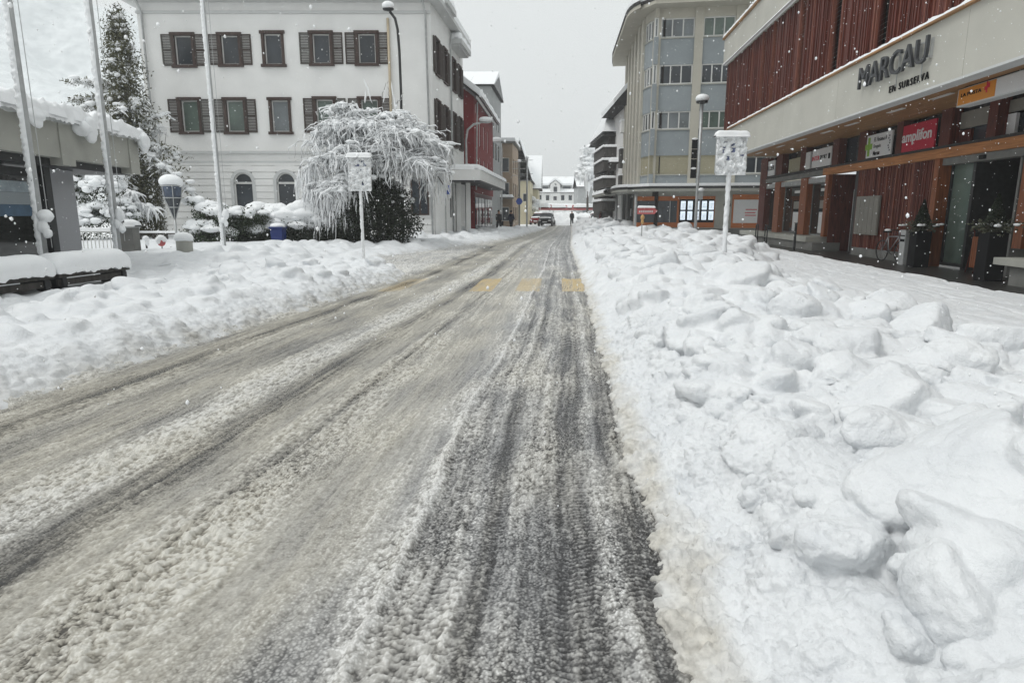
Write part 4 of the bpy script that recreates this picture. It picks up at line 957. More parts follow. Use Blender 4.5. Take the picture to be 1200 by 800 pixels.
# ------------------------------------------------------------------ flagpoles plastered with snow
def flagpole(base, top, label, seed, rad):
    t = thing('flagpole', label, 'flagpole', (base[0], base[1], 0), 0, 'flagpoles plastered with snow'); h = top
    MB().tube([(0, 0, 0), (0, 0, h)], [rad, rad * .8], 12).build('pole', M['pole'], t, True)
    # snow driven against one side of the pole
    n = int(h / .03); zz = np.linspace(.1, h, n); a = np.linspace(-1.9, 1.9, 13)
    th = 3.75 + a[None] * (.78 + .08 * vnoise(zz * 1.5 + seed, zz * 0, seed))[:, None]
    rr = rad * .97 + np.clip(np.cos(a * .8), 0, 1)[None] ** .6 * .034 * (.75 + 1.25 * fbm(zz[:, None] * 11, a[None] * 1.8 + seed, 3, seed) + .4 * vnoise(zz * 2, zz * 0, seed + 3)[:, None])
    V = np.stack([rr * np.cos(th), rr * np.sin(th), zz[:, None] + 0 * th], -1).reshape(-1, 3)
    np_mesh('driven_snow', V, grid_faces(n, 13), M['snow'], t)
    MB().tube([(rad + .13, -.03, .9), (rad + .12, -.03, h - .2)], .008, 5).build('halyard', M['pole'], t)
    MB().box(rad + .0, rad + .14, -.06, .02, 1.35, 1.5).build('cleat', M['dark'], t)
    v, f = blobs(np.array([(rad + .09, -.05, 1.52), (rad + .02, -.06, 1.33), (rad + .10, -.06, 1.2)]), np.array([(.13, .11, .15), (.10, .1, .12), (.08, .08, .1)]), 3, seed, .3)
    np_mesh('snow_clump', v, f, M['snow'], t); return t
p1 = D(52, 300, 13.2); p2 = D(139, 293, 16.3); p3 = D(263, 292, 24.5)
flagpole(p1, 9.5, 'tall flagpole beside the shelter, nearest and thickest of the three poles', 1, .075)
flagpole(p2, 10.5, 'middle flagpole in front of the snowy conifer, snow on its left side', 2, .072)
flagpole(p3, 12.5, 'right flagpole standing before the white house between its shuttered windows', 3, .075)

# ------------------------------------------------------------------ railing, cabinet, bollard, small things behind the bank
rl = D(94, 290, 22.5); rr_ = D(140, 290, 22.5); y0 = 22.5
t = thing('railing', 'white metal railing with vertical bars and snow on its top rail', 'railing', (rl[0], y0, 0)); L_ = rr_[0] - rl[0]
for z_ in (.92, .2): MB().box(0, L_, -.02, .02, z_, z_ + .05).build('rail', M['wframe'], t)
for i in range(11): MB().box(i * L_ / 10 - .012, i * L_ / 10 + .012, -.012, .012, .0, .92).build('bar', M['wframe'], t)
snow_cap([(0, 0, .97), (L_, 0, .97)], .10, .12, t, 4, step=.05)
cb = D(152, 290, 21); t = thing('utility_cabinet', 'grey utility cabinet with a slipping cap of snow beside the railing', 'cabinet', (cb[0], 21, 0))
MB().box(-.26, .26, -.2, .2, 0, 1.12).build('body', M['concrete_dark'], t, bevel=.02)
MB().box(-.3, .3, -.24, .24, 1.12, 1.17).build('lid', M['zinc'], t)
snow_cap([(-.32, 0, 1.16), (.36, 0, 1.16)], .55, .2, t, 9, step=.04, lump=.3)
bl = D(217, 296, 20.5); t = thing('bollard', 'short grey concrete bollard wearing a cap of snow below the lantern', 'bollard', (bl[0], 20.5, 0))
MB().lathe([(.24, 0), (.24, .72), (.22, .76), (.05, .78)], n=20).build('post', M['concrete'], t, True)
v, f = blobs(np.array([(0, 0, .82)]), np.array([(.29, .29, .16)]), 3, 2, .12); np_mesh('snow_cap', v, f, M['snow'], t)
hl, hr = D(150, 288, 30), D(212, 286, 30); t = thing('low_fence', 'low dark rail fence with a line of snow before the white house', 'fence', (hl[0], 30, 0)); L_ = hr[0] - hl[0]
for z_ in (.62, .3): MB().box(0, L_, -.03, .03, z_, z_ + .06).build('rail', M['darkwood'], t)
for i in range(5): MB().box(i * L_ / 4 - .04, i * L_ / 4 + .04, -.04, .04, 0, .66).build('post', M['darkwood'], t)
snow_cap([(0, 0, .68), (L_, 0, .68)], .14, .09, t, 14, step=.06)
sg = D(190, 290, 22); t = thing('small_sign', 'small round red and white marker half buried in snow by the bollard', 'marker', (sg[0], 22, 0))
MB().tube([(0, 0, 0), (0, 0, .62)], .025, 8).build('post', M['zinc'], t)
MB().tube([(0, -.03, .62), (0, .0, .62)], .14, 16).build('disc', M['pinkred'], t)
v, f = blobs(np.array([(0, 0, .76), (-.1, 0, .68), (.1, 0, .70)]), np.array([(.15, .1, .09), (.1, .1, .13), (.08, .08, .09)]), 2, 2, .15); np_mesh('snow_cap', v, f, M['snow'], t)
pg = D(172, 290, 22.3); t = thing('short_post', 'thin garden post topped by a ball of snow beside the cabinet', 'post', (pg[0], 22.3, 0))
MB().tube([(0, 0, 0), (0, 0, .68)], .03, 8).build('post', M['darkwood'], t)
v, f = blobs(np.array([(0, 0, .74), (.03, 0, .6)]), np.array([(.11, .1, .1), (.06, .06, .12)]), 2, 5, .2); np_mesh('snow_cap', v, f, M['snow'], t)

# ------------------------------------------------------------------ cone lantern on a post
ln = D(208, 288, 27); zz = lambda py: float(D(205, py, 27)[2])
t = thing('street_lamp', 'short street lamp with a dark cone lantern under a ball of snow', 'street lamp', (ln[0], 27, 0))
MB().lathe([(.07, 0), (.05, .5), (.045, zz(255))], n=12).build('post', M['zinc'], t, True)
MB().lathe([(.04, zz(256)), (.09, zz(250)), (.33, zz(233)), (.33, zz(232))], n=20).build('lantern', M['glass'], t, True)
MB().lathe([(.34, zz(232)), (.36, zz(227)), (.40, zz(218)), (.40, zz(217))], n=20).build('lamp_glass', mat('lamp_blue_glass', (.06, .08, .12), .15, .4, 6), t, True)
rb = MB()
for k in range(6):
    a = k * math.pi / 3; rb.tube([(.045 * math.cos(a), .045 * math.sin(a), zz(256)), (.345 * math.cos(a), .345 * math.sin(a), zz(233)), (.41 * math.cos(a), .41 * math.sin(a), zz(218))], .016, 5)
for r, py in ((.345, 232), (.41, 218), (.19, 243)): rb.lathe([(r - .012, zz(py) - .02), (r + .015, zz(py) - .02), (r + .015, zz(py) + .02), (r - .012, zz(py) + .02)], n=20)
rb.build('cage', M['zinc'], t)
v, f = blobs(np.array([(0, 0, zz(213)), (.25, 0, zz(217))]), np.array([(.46, .44, .27), (.2, .2, .13)]), 3, 2, .1); np_mesh('snow_cap', v, f, M['snow'], t)

# ------------------------------------------------------------------ signs by the road, plastered over
def snowed_sign(base, z0, z1, wd, label, seed, blue, post_r=.038, rot=0.0):
    t = thing('road_sign', label, 'road sign', (base[0], base[1], 0), rot)
    MB().tube([(0, 0.03, -.1), (0, 0.03, z1 - .05)], post_r, 12).build('post', M['pole'], t, True)
    MB().box(-wd / 2, wd / 2, -.02, .008, z0, z1).build('panel', M['signwhite'], t, bevel=.008)
    b = MB(); rg = random.Random(seed)
    for k in range(16):
        x = rg.uniform(-.4, .36) * wd; z = z1 - .06 - (z1 - z0) * .8 * rg.random() ** 1.2; b.box(x, x + wd * rg.uniform(.07, .2), -.024, -.021, z - rg.uniform(.03, .09), z)
    b.build('print', M['print'] if blue else M['charcoal'], t)
    # ragged snow over most of the face
    nu, nz = 70, 110; u = np.linspace(-.5, .5, nu)[None]; zv = np.linspace(0, 1, nz)[:, None]
    n = fbm(u * 6 + seed, zv * 9 * (z1 - z0) / wd * .6, 4, seed) + .35 * vnoise(u * 3, zv * 3, seed + 9)
    th = np.clip(n + .42 + .10 * np.clip(.9 - zv, 0, 1) - .25 * (zv > .72), 0, 1) ** .8 * .095
    V = np.stack([u * (wd + .03) + 0 * zv, -.012 - th, z0 - .05 + zv * (z1 - z0 + .05) + 0 * u], -1).reshape(-1, 3)
    np_mesh('driven_snow', V, grid_faces(nz, nu), M['snow'], t)
    e = MB().tube([(-wd / 2, .012, z0), (wd / 2, .012, z0), (wd / 2, .012, z1), (-wd / 2, .012, z1), (-wd / 2, .012, z0)], .014, 6); e.build('rim', M['zinc'], t)
    snow_cap([(-wd / 2 - .06, -.02, z1), (wd / 2 + .06, -.02, z1)], .26, .15, t, seed, step=.02, lump=.1)
    zz = np.linspace(.0, z0, 60); a = np.linspace(-1.7, 1.7, 9); thh = -1.9 + a[None] + 0 * zz[:, None]
    rr = post_r + np.clip(np.cos(a * .9), 0, 1)[None] ** .6 * .03 * (1 + fbm(zz[:, None] * 9, a[None] + seed, 3, seed))
    np_mesh('post_snow', np.stack([rr * np.cos(thh), .03 + rr * np.sin(thh), zz[:, None] + 0 * thh], -1).reshape(-1, 3), grid_faces(60, 9), M['snow'], t)
    return t
Y1 = 20.0; b_ = D(429, 298, Y1)
snowed_sign((float(D(423, 230, Y1)[0]), Y1), float(D(420, 222, Y1)[2]), float(D(420, 185, Y1)[2]), .66, 'road sign caked in snow on a white post before the weeping tree', 3, True, .034)
Y2 = 16.0
snowed_sign((float(D(855, 200, Y2)[0]), Y2), float(D(855, 203, Y2)[2]), float(D(855, 161, Y2)[2]), .70, 'large road sign plastered with snow standing in the right hand bank', 4, True, .042)
# ------------------------------------------------------------------ parking sign, bench and lamps by the house
Yp = 39.5; sc = Yp / F
pp = D(522, 225, Yp); t = thing('parking_sign', 'small blue parking sign with a white P by the house corner', 'parking sign', (pp[0], Yp, 0))
zt, zb2 = float(D(522, 217, Yp)[2]), float(D(522, 231, Yp)[2])
MB().tube([(0, .03, 0), (0, .03, zt)], .03, 8).build('post', M['zinc'], t)
MB().box(-.33, .33, -.02, .0, zb2 - .06, zt + .02).build('panel', M['signwhite'], t, bevel=.006)
MB().box(-.28, .28, -.026, -.021, zb2 + .16, zt - .02).build('blue_field', M['blue'], t)
text_mb('P', -.13, .15, zb2 + .22, zt - .06, -.027, .004, M['signwhite'], t, bold=.01)
Yb = 39.8; q = D(496, 274, Yb); t = thing('bench', 'pale bench with a slab of snow against the white house wall', 'bench', (q[0], Yb, 0), 0)
MB().box(-.42, .42, -.2, .25, .40, .46).build('seat', M['zinc'], t)
MB().box(-.42, .42, .25, .29, .46, .85).build('backrest', M['zinc'], t)
for u in (-.36, .33): MB().box(u, u + .04, -.18, .25, 0, .40).build('leg', M['zinc'], t)
snow_cap([(-.42, .0, .46), (.42, .0, .46)], .45, .2, t, 12, step=.05)
def arm_lamp(Y, px_base, pts_px, head_px, label, r, cap, m='zinc', hw=.33):
    b = D(px_base, 260, Y); t = thing('street_lamp', label, 'street lamp', (b[0], Y, 0), 0, 'street lamps along the left side')
    P = [D(x, y, Y) for x, y in pts_px]; P = [(p[0] - b[0], 0, p[2]) for p in P]
    MB().tube([(0, 0, 0)] + P, r, 10).build('pole', M[m], t, True)
    h = D(*head_px, Y); hx, hz = h[0] - b[0], h[2]
    MB().add(*(lambda v, f: (v.tolist(), f.tolist()))(*blobs(np.array([(hx, 0, hz)]), np.array([(hw, .18, .09)]), 2, 1, 0))).build('lamp_head', M['dark'] if m == 'dark' else M['zinc'], t, True)
    v, f = blobs(np.array([(hx, 0, hz + .10 + cap * .3)]), np.array([(hw * 1.05, .25, cap)]), 3, 2, .08); np_mesh('snow_cap', v, f, M['snow'], t)
    return t
arm_lamp(31.0, 472, [(470, 110), (468, 60), (466, 35), (463, 22), (457, 14)], (455, 11), 'tall dark street lamp curving over the weeping tree', .06, .16, 'dark', .26)
arm_lamp(44.0, 547, [(547, 200), (546, 165), (548, 152), (555, 146), (563, 144)], (569, 143), 'white street lamp bent over the pavement before the red house', .07, .16, 'zinc', .42)
arm_lamp(62.0, 588, [(588, 200), (588, 175), (587, 168)], (582, 166), 'farther street lamp with a snow cap before the grey facade', .07, .22, 'zinc', .45)
# ================================================================== TREES AND SHRUBS
def polyline_tree(name, label, cat, base, H, Rx, seed, n_limb=13, n_sec=9, n_twig=11, droop=(.5, 1.7), trunk_r=.11, snow=1.0, group=None, ry=1.0, lean=0.0, zc=.52, spike=0, wig=.022, tiers=False, pads=1.3, padr=1.0, curtain=()):
    """weeping tree: trunk, arching limbs, curtains of hanging twigs, snow lying on all of it"""
    rng = np.random.default_rng(seed); t = thing(name, label, cat, (base[0], base[1], 0), 0, group)
    tr = MB(); z1 = H * .42; tr.tube([(0, 0, -.1), (.04, .02, z1 * .5), (lean * .3, 0, z1)], [trunk_r, trunk_r * .85, trunk_r * .65], 9)
    for k in range(3):
        a = rng.uniform(0, 6.28); tr.tube([(lean * .3 * .5, 0, z1 * .72), (.4 * math.cos(a) + lean * .4, .4 * math.sin(a), z1 * 1.3), (.75 * math.cos(a) + lean * .6, .75 * math.sin(a), H * .8)], [trunk_r * .5, trunk_r * .4, trunk_r * .2], 6)
    tr.build('trunk', M['bark'], t, True)
    limbs = []; tw = []; secs = []
    for i in range(n_limb):
        a = 2.4 * i + rng.normal(0, .2); rr = Rx * math.sqrt((i + .6) / n_limb) * rng.uniform(.85, 1.08); top = H * (1.0 - .38 * (rr / Rx) ** 2) * rng.uniform(.84, 1.03) * ((.66 if math.cos(a) < .1 else .9) if tiers and i % 3 == 1 else 1)
        p0 = np.array([lean * .3, 0, z1 * rng.uniform(.7, 1.1)]); pe = np.array([rr * math.cos(a) + lean, rr * math.sin(a) * ry, top * rng.uniform(.72, .92)]); pm = np.array([pe[0] * .5, pe[1] * .5, max(top, p0[2] + .3) * 1.25])
        s = np.linspace(0, 1, 9)[:, None]; P = (1 - s) ** 2 * p0 + 2 * s * (1 - s) * pm + s * s * pe; P += rng.normal(0, .04, P.shape); limbs.append(P)
        for j in range(n_sec):
            q = rng.uniform(.35, 1.0); b0 = P[int(q * 8)]; aa = a + rng.normal(0, .9); ln = rng.uniform(.35, .9) * Rx * .42
            e = b0 + np.array([ln * math.cos(aa), ln * math.sin(aa) * ry, rng.uniform(-.25, .12) * ln]); m = (b0 + e) / 2 + np.array([0, 0, .22 * ln])
            s2 = np.linspace(0, 1, 9)[:, None]; S = (1 - s2) ** 2 * b0 + 2 * s2 * (1 - s2) * m + s2 * s2 * e; S += rng.normal(0, .02, S.shape); secs.append(S)
            for k in range(n_twig):
                c0 = S[rng.integers(1, 9)]; ab = aa + rng.normal(0, 1.1); out = rng.uniform(.12, .75); dl = min(droop[0] + (droop[1] - droop[0]) * rng.random() ** 1.5, max(.25, c0[2] - .25))
                s3 = np.linspace(0, 1, 7)[:, None]
                W = c0 + np.concatenate([out * np.sin(s3 * 1.5) * math.cos(ab), out * np.sin(s3 * 1.5) * math.sin(ab), .16 * s3 - (dl + .16) * s3 ** 1.9], 1) + np.cumsum(rng.normal(0, wig, (7, 3)), 0) * np.array([1, 1, .5]); tw.append(W)
    for cx_, cy_, cz_, rr_, nn_, dl0, dl1 in curtain:
        for k in range(nn_):
            a = rng.uniform(0, 6.28); q = rr_ * math.sqrt(rng.random()); c0 = np.array([cx_ + q * math.cos(a), cy_ + q * math.sin(a) * .6, cz_ + .35 * (1 - (q / rr_) ** 2) + rng.normal(0, .08)]); dl = min(rng.uniform(dl0, dl1), c0[2] - .15); s3 = np.linspace(0, 1, 7)[:, None]; o_ = rng.uniform(.05, .3)
            tw.append(c0 + np.concatenate([o_ * s3 * math.cos(a), o_ * s3 * math.sin(a), .08 * s3 - (dl + .08) * s3 ** 1.4], 1) + np.cumsum(rng.normal(0, .03, (7, 3)), 0))
    limbs = np.array(limbs); secs = np.array(secs); tw = np.array(tw)
    rl = np.linspace(trunk_r * .5, .022, 9)[None] * np.ones((len(limbs), 1)); rs = np.linspace(.02, .008, 9)[None] * np.ones((len(secs), 1)); rt = np.linspace(.0075, .004, 7)[None] * np.ones((len(tw), 1))
    np_mesh('limbs', *merge([tubes(limbs, rl, 6), tubes(secs, rs, 4)]), M['bark'], t)
    np_mesh('twigs', *tubes(tw, rt, 3), M['twig'], t)
    up = np.array([0, 0, 1.0])
    def cover(P, r0, r1, off, keep):
        n, m, _ = P.shape; sel = rng.random(n) < keep; P = P[sel]; n = len(P)
        nz = 1 + .55 * rng.normal(size=(n, m)); nz = np.clip((nz + np.roll(nz, 1, 1)) / 2, .15, 2)
        R = np.linspace(r0, r1, m)[None] * nz * rng.uniform(.6, 1.4, (n, 1)); R[:, 0] *= .4; R[:, -1] *= .25
        return tubes(P + up * off * (R[..., None] + .0), R, 5)
    parts = [cover(limbs, .075 * snow, .06 * snow, .8, 1), cover(secs, .062 * snow, .045 * snow, .8, 1), cover(tw, .036 * snow, .019 * snow, .5, .86)]
    # heavier pads where twigs hold the snow together
    idx = rng.integers(0, len(secs), int(len(secs) * pads)); pos = secs[idx, rng.integers(2, 9, len(idx))] + rng.normal(0, .05, (len(idx), 3)); rad = np.stack([rng.uniform(.08, .24, len(idx)), rng.uniform(.08, .24, len(idx)), rng.uniform(.05, .11, len(idx))], -1) * snow * padr
    np_mesh('snow', *merge(parts), M['snow'], t); np_mesh('snow_pads', *blobs(pos, rad, 2, seed, .35), M['snow'], t)
    if spike:
        W = []
        for k in range(spike):
            a = rng.uniform(-.7, .7); l = rng.uniform(.6, 1.3); b0 = np.array([rng.uniform(-.4, 1.1), rng.uniform(-.3, .3), H * rng.uniform(.88, .96)]); s3 = np.linspace(0, 1, 6)[:, None]
            W.append(b0 + np.concatenate([s3 * l * math.sin(a), s3 * .1, s3 * l * math.cos(a)], 1) + rng.normal(0, .02, (6, 3)))
        W = np.array(W); np_mesh('upright_twigs', *tubes(W, np.linspace(.014, .006, 6)[None] * np.ones((spike, 1)), 4), M['twig'], t)
        np_mesh('upright_snow', *cover(W, .035, .02, .5, .8), M['snow'], t)
    return t
TY = 28.5
tb = D(445, 292, TY)
polyline_tree('weeping_tree', 'big weeping tree bent under snow in front of the white house corner', 'tree', (tb[0], TY), 6.45, 3.05, 3, n_limb=36, n_sec=13, n_twig=12, droop=(.08, 1.0), lean=.2, snow=.74, ry=.75, spike=7, wig=.07, tiers=True, pads=4.2, padr=1.1, curtain=((-2.35, -.3, 2.5, .75, 170, .6, 1.7), (-1.75, -.5, 1.6, .65, 120, .5, 1.3), (-2.7, 0, 3.3, .6, 90, .5, 1.4), (-.9, -.7, 2.3, .6, 70, .4, 1.2), (2.5, -.3, 2.9, .5, 60, .4, 1.1)))

def shrub(name, label, base, ell, n, leafm, seed, snow_n=40, leaf=.07, snow_r=(.12, .26), group=None, cat='shrub', zmin=.05, snow_top=.35, stems=7, extra=None):
    """leafy shrub: stems, leaf-sized faces in clumps through its volume, snow lying on the upper clumps; ell = list of (cx,cy,cz,rx,ry,rz)"""
    rng = np.random.default_rng(seed); t = thing(name, label, cat, (base[0], base[1], 0), 0, group); C = []; S = []; SR = []
    tot = sum(e[3] * e[4] * e[5] for e in ell)
    for e in ell:
        c = np.array(e[:3]); r = np.array(e[3:6]); m = max(6, int(n * e[3] * e[4] * e[5] / tot / 14))
        d = rng.normal(size=(m, 3)); d /= np.linalg.norm(d, axis=1, keepdims=True); q = rng.random((m, 1)) ** .28
        cl = c + d * q * r * (1 + .16 * rng.normal(size=(m, 1)))
        cl = cl[cl[:, 2] > zmin]
        for p in cl: C.append(p + rng.normal(0, 1, (14, 3)) * np.array([.13, .13, .10]) * min(1.2, r.min() / .5))
        k = max(1, int(snow_n * r[0] * r[1] / sum(x[3] * x[4] for x in ell))); d = rng.normal(size=(k, 3)); d[:, 2] = np.abs(d[:, 2]) + snow_top; d /= np.linalg.norm(d, axis=1, keepdims=True)
        S.append(c + d * r * rng.uniform(.86, 1.04, (k, 1))); a = rng.uniform(*snow_r, (k, 1)); SR.append(np.concatenate([a * rng.uniform(.8, 1.5, (k, 1)), a, a * rng.uniform(.5, .85, (k, 1))], 1))
    C = np.concatenate(C); C = C[C[:, 2] > .02]
    np_mesh('foliage', *leaves(C, rng.uniform(.6, 1.3, len(C)) * leaf, seed), M[leafm], t, False)
    b = MB(); c0 = np.array(ell[0][:3])
    for k in range(stems):
        e = ell[k % len(ell)]; b.tube([(c0[0] + rng.normal(0, .1), c0[1] + rng.normal(0, .1), 0), ((c0[0] + e[0]) / 2, (c0[1] + e[1]) / 2, e[2] * .6), (e[0] + rng.normal(0, .2) * e[3], e[1], e[2] + e[5] * .5)], [.05, .035, .015], 6)
    b.build('stems', M['bark'], t, True)
    if snow_n: np_mesh('snow', *blobs(np.concatenate(S), np.concatenate(SR), 3, seed, .3), M['snow'], t)
    return t
def X_(px, Y): return float(D(px, 270, Y)[0])
def Z_(py, Y): return float(D(600, py, Y)[2])
# dark evergreen beneath the weeping tree
y = 28.0; x0 = X_(442, y)
shrub('evergreen_shrub', 'tall dark evergreen shrub under the right side of the weeping tree', (x0, y), [(.0, 0, 1.65, 1.15, .7, 1.6), (.95, .1, 1.3, .75, .6, 1.3), (-1.0, .1, 1.1, .8, .6, 1.1)], 17000, 'hedge', 11, 16, .06, (.08, .2))
# dark hedge and its heavy snow lids
y = 28.2
for k, (pa, pb, pt, lab) in enumerate(((335, 395, 258, 'dark clipped hedge under a heavy lid of snow right of the blue bin'), (278, 322, 262, 'dark low shrub with a sagging lid of snow left of the blue bin'), (385, 425, 262, 'dark hedge end below the left curtain of the weeping tree'))):
    xa, xb = X_(pa, y), X_(pb, y); h = Z_(pt, y); w_ = (xb - xa) / 2
    shrub('hedge', lab, ((xa + xb) / 2, y + .1 * k), [(dx, 0, h * .5, w_ * .42, .55, h * .55) for dx in np.linspace(-w_ * .7, w_ * .7, 4)], 8000, 'hedge', 20 + k, 26 if k < 2 else 12, .05, (.2, .4), 'dark hedges before the white house', 'hedge', snow_top=1.2)
# spreading juniper laden with snow, left
y = 27.6; xc = X_(262, y)
j = shrub('juniper', 'spreading juniper with snow-loaded arms before the arched windows', (xc, y), [(-.6, 0, 1.55, .55, .5, .42), (-1.05, 0, 1.95, .38, .4, .22), (-.2, .1, 1.2, .7, .6, .6), (.5, .1, 1.15, .8, .6, .55), (-.9, -.1, .75, .6, .5, .5), (1.2, .2, 1.35, .7, .5, .4), (-.3, -.2, .55, .9, .5, .5)], 9000, 'needle', 31, 90, .055, (.12, .30), snow_top=.75)
y = 28.6; xc = X_(312, y)
shrub('shrub', 'rounded shrub smothered in snow left of the arched window', (xc, y), [(-.3, 0, 1.0, .9, .6, .75), (.5, 0, 1.2, .7, .6, .55), (.1, -.2, .6, 1.0, .5, .5)], 5000, 'needle', 33, 60, .05, (.2, .42), snow_top=.9)
y = 28.4; xc = X_(352, y)
shrub('shrub', 'shrub with broad white pads of snow above the dark hedge, right of the arched windows', (xc, y), [(-.2, 0, 1.15, .9, .6, .55), (.5, 0, 1.35, .7, .5, .45), (-.9, .1, 1.3, .5, .5, .4)], 4000, 'needle', 34, 50, .05, (.22, .45), snow_top=1.1)
# conifer by the corner of the white house
y = 33.5; xc = X_(165, y)
def conifer():
    rng = np.random.default_rng(41); t = thing('conifer', 'tall olive green conifer with snow-bent side branches at the left corner of the white house', 'tree', (xc, y, 0)); H = Z_(22, y)
    MB().tube([(0, 0, -.1), (.05, 0, H * .5), (-.05, 0, H * .97)], [.2, .12, .02], 10).build('trunk', M['bark'], t, True)
    C = []; br = []; sn = []; sr = []
    for i in range(420):
        z = H * rng.uniform(.08, 1.0); rad = (.72 * min(1, (H - z) / 2.5) ** .8 + .18) * (1.0 + .35 * max(0, 1 - z / (H * .45))); a = rng.uniform(0, 6.28); q = rng.uniform(.3, 1.05); ln = rad * q
        e = np.array([ln * math.cos(a), ln * math.sin(a), z + .25 * ln]); C.append(e + rng.normal(0, 1, (34, 3)) * np.array([.16, .16, .30]))
        if rng.random() < .8: sn.append(e + np.array([0, 0, .1])); s = rng.uniform(.03, .12); sr.append((s * 1.3, s, s))
    # long side boughs, mostly on the left, carrying snow
    for (ang, z0, ln, dz) in ((3.1, 7.6, 2.6, .3), (2.9, 7.0, 3.2, .1), (3.3, 6.5, 2.9, -.1), (3.0, 6.0, 3.1, -.5), (3.4, 5.6, 2.4, -.4), (2.7, 5.2, 2.2, -.5), (3.2, 4.7, 2.6, -.9), (.2, 4.9, 2.0, -.6), (-.3, 4.4, 2.7, -1.4), (.1, 5.6, 1.6, .8), (-.5, 6.3, 1.2, .6), (3.0, 4.1, 2.3, -1.0), (3.5, 3.5, 2.4, -1.3), (.4, 3.6, 1.8, -1.2), (4.6, 5.5, 1.6, -.4), (4.4, 4.5, 1.9, -.8), (4.9, 6.5, 1.3, -.2), (-.15, 3.9, 3.3, -1.7), (4.7, 3.3, 1.8, -.9)):
        s = np.linspace(0, 1, 9)[:, None]; P = np.concatenate([ln * s * math.cos(ang), ln * s * math.sin(ang), z0 + .55 * s - (.55 - dz) * s ** 2], 1); br.append(P)
        for p in P[2:]:
            for _ in range(5):
                dr = rng.normal(0, 1, 3); dr[2] = -abs(dr[2]) * .3 + .15; q = p + dr * .33; C.append(q + rng.normal(0, 1, (9, 3)) * np.array([.14, .14, .08]))
            for _ in range(2):
                sn.append(p + rng.normal(0, 1, 3) * np.array([.16, .16, .05]) + np.array([0, 0, .09])); k = rng.uniform(.06, .17); sr.append((k * 1.6, k * 1.2, k * .75))
    tw = []
    for P in br:
        for _ in range(46):
            c0 = P[rng.integers(2, 9)] + rng.normal(0, .04, 3); a = rng.uniform(0, 6.28); l = rng.uniform(.2, .6); s3 = np.linspace(0, 1, 6)[:, None]
            tw.append(c0 + np.concatenate([l * s3 * math.cos(a), l * s3 * math.sin(a), .12 * s3 - l * .7 * s3 ** 2], 1) + np.cumsum(rng.normal(0, .015, (6, 3)), 0))
    tw = np.array(tw); nzr = np.clip(1 + .5 * rng.normal(size=(len(tw), 6)), .2, 2.2) * np.linspace(.035, .018, 6)[None]
    np_mesh('twigs', *tubes(tw, np.linspace(.012, .005, 6)[None] * np.ones((len(tw), 1)), 3), M['twig'], t); np_mesh('twig_snow', *tubes(tw + np.array([0, 0, .02]), nzr, 5), M['snow'], t)
    bz = np.array(br); np_mesh('bough_snow', *tubes(bz + np.array([0, 0, .07]), np.clip(1 + .35 * rng.normal(size=(len(bz), 9)), .4, 2) * np.linspace(.06, .10, 9)[None] * np.array([.2] + [1] * 7 + [.4]), 6), M['snow'], t)
    for _ in range(150):
        z = rng.uniform(.1, 3.6); a = rng.uniform(0, 6.28); q = .75 * math.sqrt(rng.random()); C.append(np.array([.35 + q * math.cos(a), q * math.sin(a), z]) + rng.normal(0, 1, (36, 3)) * np.array([.15, .15, .25]))
    C = np.concatenate(C); np_mesh('foliage', *leaves(C, rng.uniform(.05, .11, len(C)), 5, .35), M['needle_olive'], t, False)
    br = np.array(br); np_mesh('branches', *tubes(br, np.linspace(.055, .015, 9)[None] * np.ones((len(br), 1)), 6), M['bark'], t)
    np_mesh('snow', *blobs(np.array(sn), np.array(sr), 2, 6, .35), M['snow'], t)
conifer()
y = 29.8; shrub('snowy_shrub', 'shrub thick with snow seen under the shelter roof behind the railing', (X_(112, y), y), [(-1.3, 0, 2.3, .9, .7, 1.2), (-.4, .1, 2.9, .9, .7, 1.0), (.5, 0, 2.4, .9, .7, 1.1), (-.9, -.2, 1.0, 1.1, .7, .9), (.4, -.2, 1.1, 1.0, .7, .9), (1.2, 0, 1.4, .7, .6, .8)], 7000, 'needle', 57, 420, .05, (.08, .24), snow_top=.15)
y = 31.5; polyline_tree('snowy_shrub', 'snow-laden shrub low behind the lamp at the left house corner', 'shrub', (X_(150, y), y), 2.7, 1.3, 53, n_limb=10, n_sec=6, n_twig=7, droop=(.2, .7), trunk_r=.05, snow=1.2, ry=.6)
y = 35.2; polyline_tree('sapling', 'thin upright sapling dusted with snow against the drainpipe of the white house', 'tree', (X_(188, y), y), 7.2, .8, 54, n_limb=9, n_sec=5, n_twig=5, droop=(.05, .3), trunk_r=.05, snow=.7, ry=.6)
y = 40; polyline_tree('bare_tree', 'leaning bare snowy tree seen over the roof of the shelter', 'tree', (X_(62, y), y), 7.6, 1.7, 55, n_limb=8, n_sec=5, n_twig=4, droop=(.05, .3), trunk_r=.08, snow=.8, ry=.6)
# blue bin between the hedges
y = 27.0; t = thing('wheelie_bin', 'small blue bin standing in the snow between the dark hedges', 'bin', (X_(326, y), y, 0))
MB().add([(-.2, -.22, 0), (.2, -.22, 0), (.2, .22, 0), (-.2, .22, 0), (-.25, -.28, .95), (.25, -.28, .95), (.25, .28, .95), (-.25, .28, .95)], [(3, 2, 1, 0), (4, 5, 6, 7), (0, 1, 5, 4), (1, 2, 6, 5), (2, 3, 7, 6), (3, 0, 4, 7)]).build('body', M['bluebin'], t, bevel=.02)
MB().box(-.28, .28, -.33, .30, .95, 1.02).build('lid', M['bluebin'], t, bevel=.02)
for s in (-1, 1): MB().tube([(s * .19, .27, .1), (s * .25, .27, .1)], .1, 12).build('wheel', M['rubber'], t)
v, f = blobs(np.array([(0, 0, 1.05)]), np.array([(.31, .3, .11)]), 3, 2, .15); np_mesh('snow_cap', v, f, M['snow'], t)
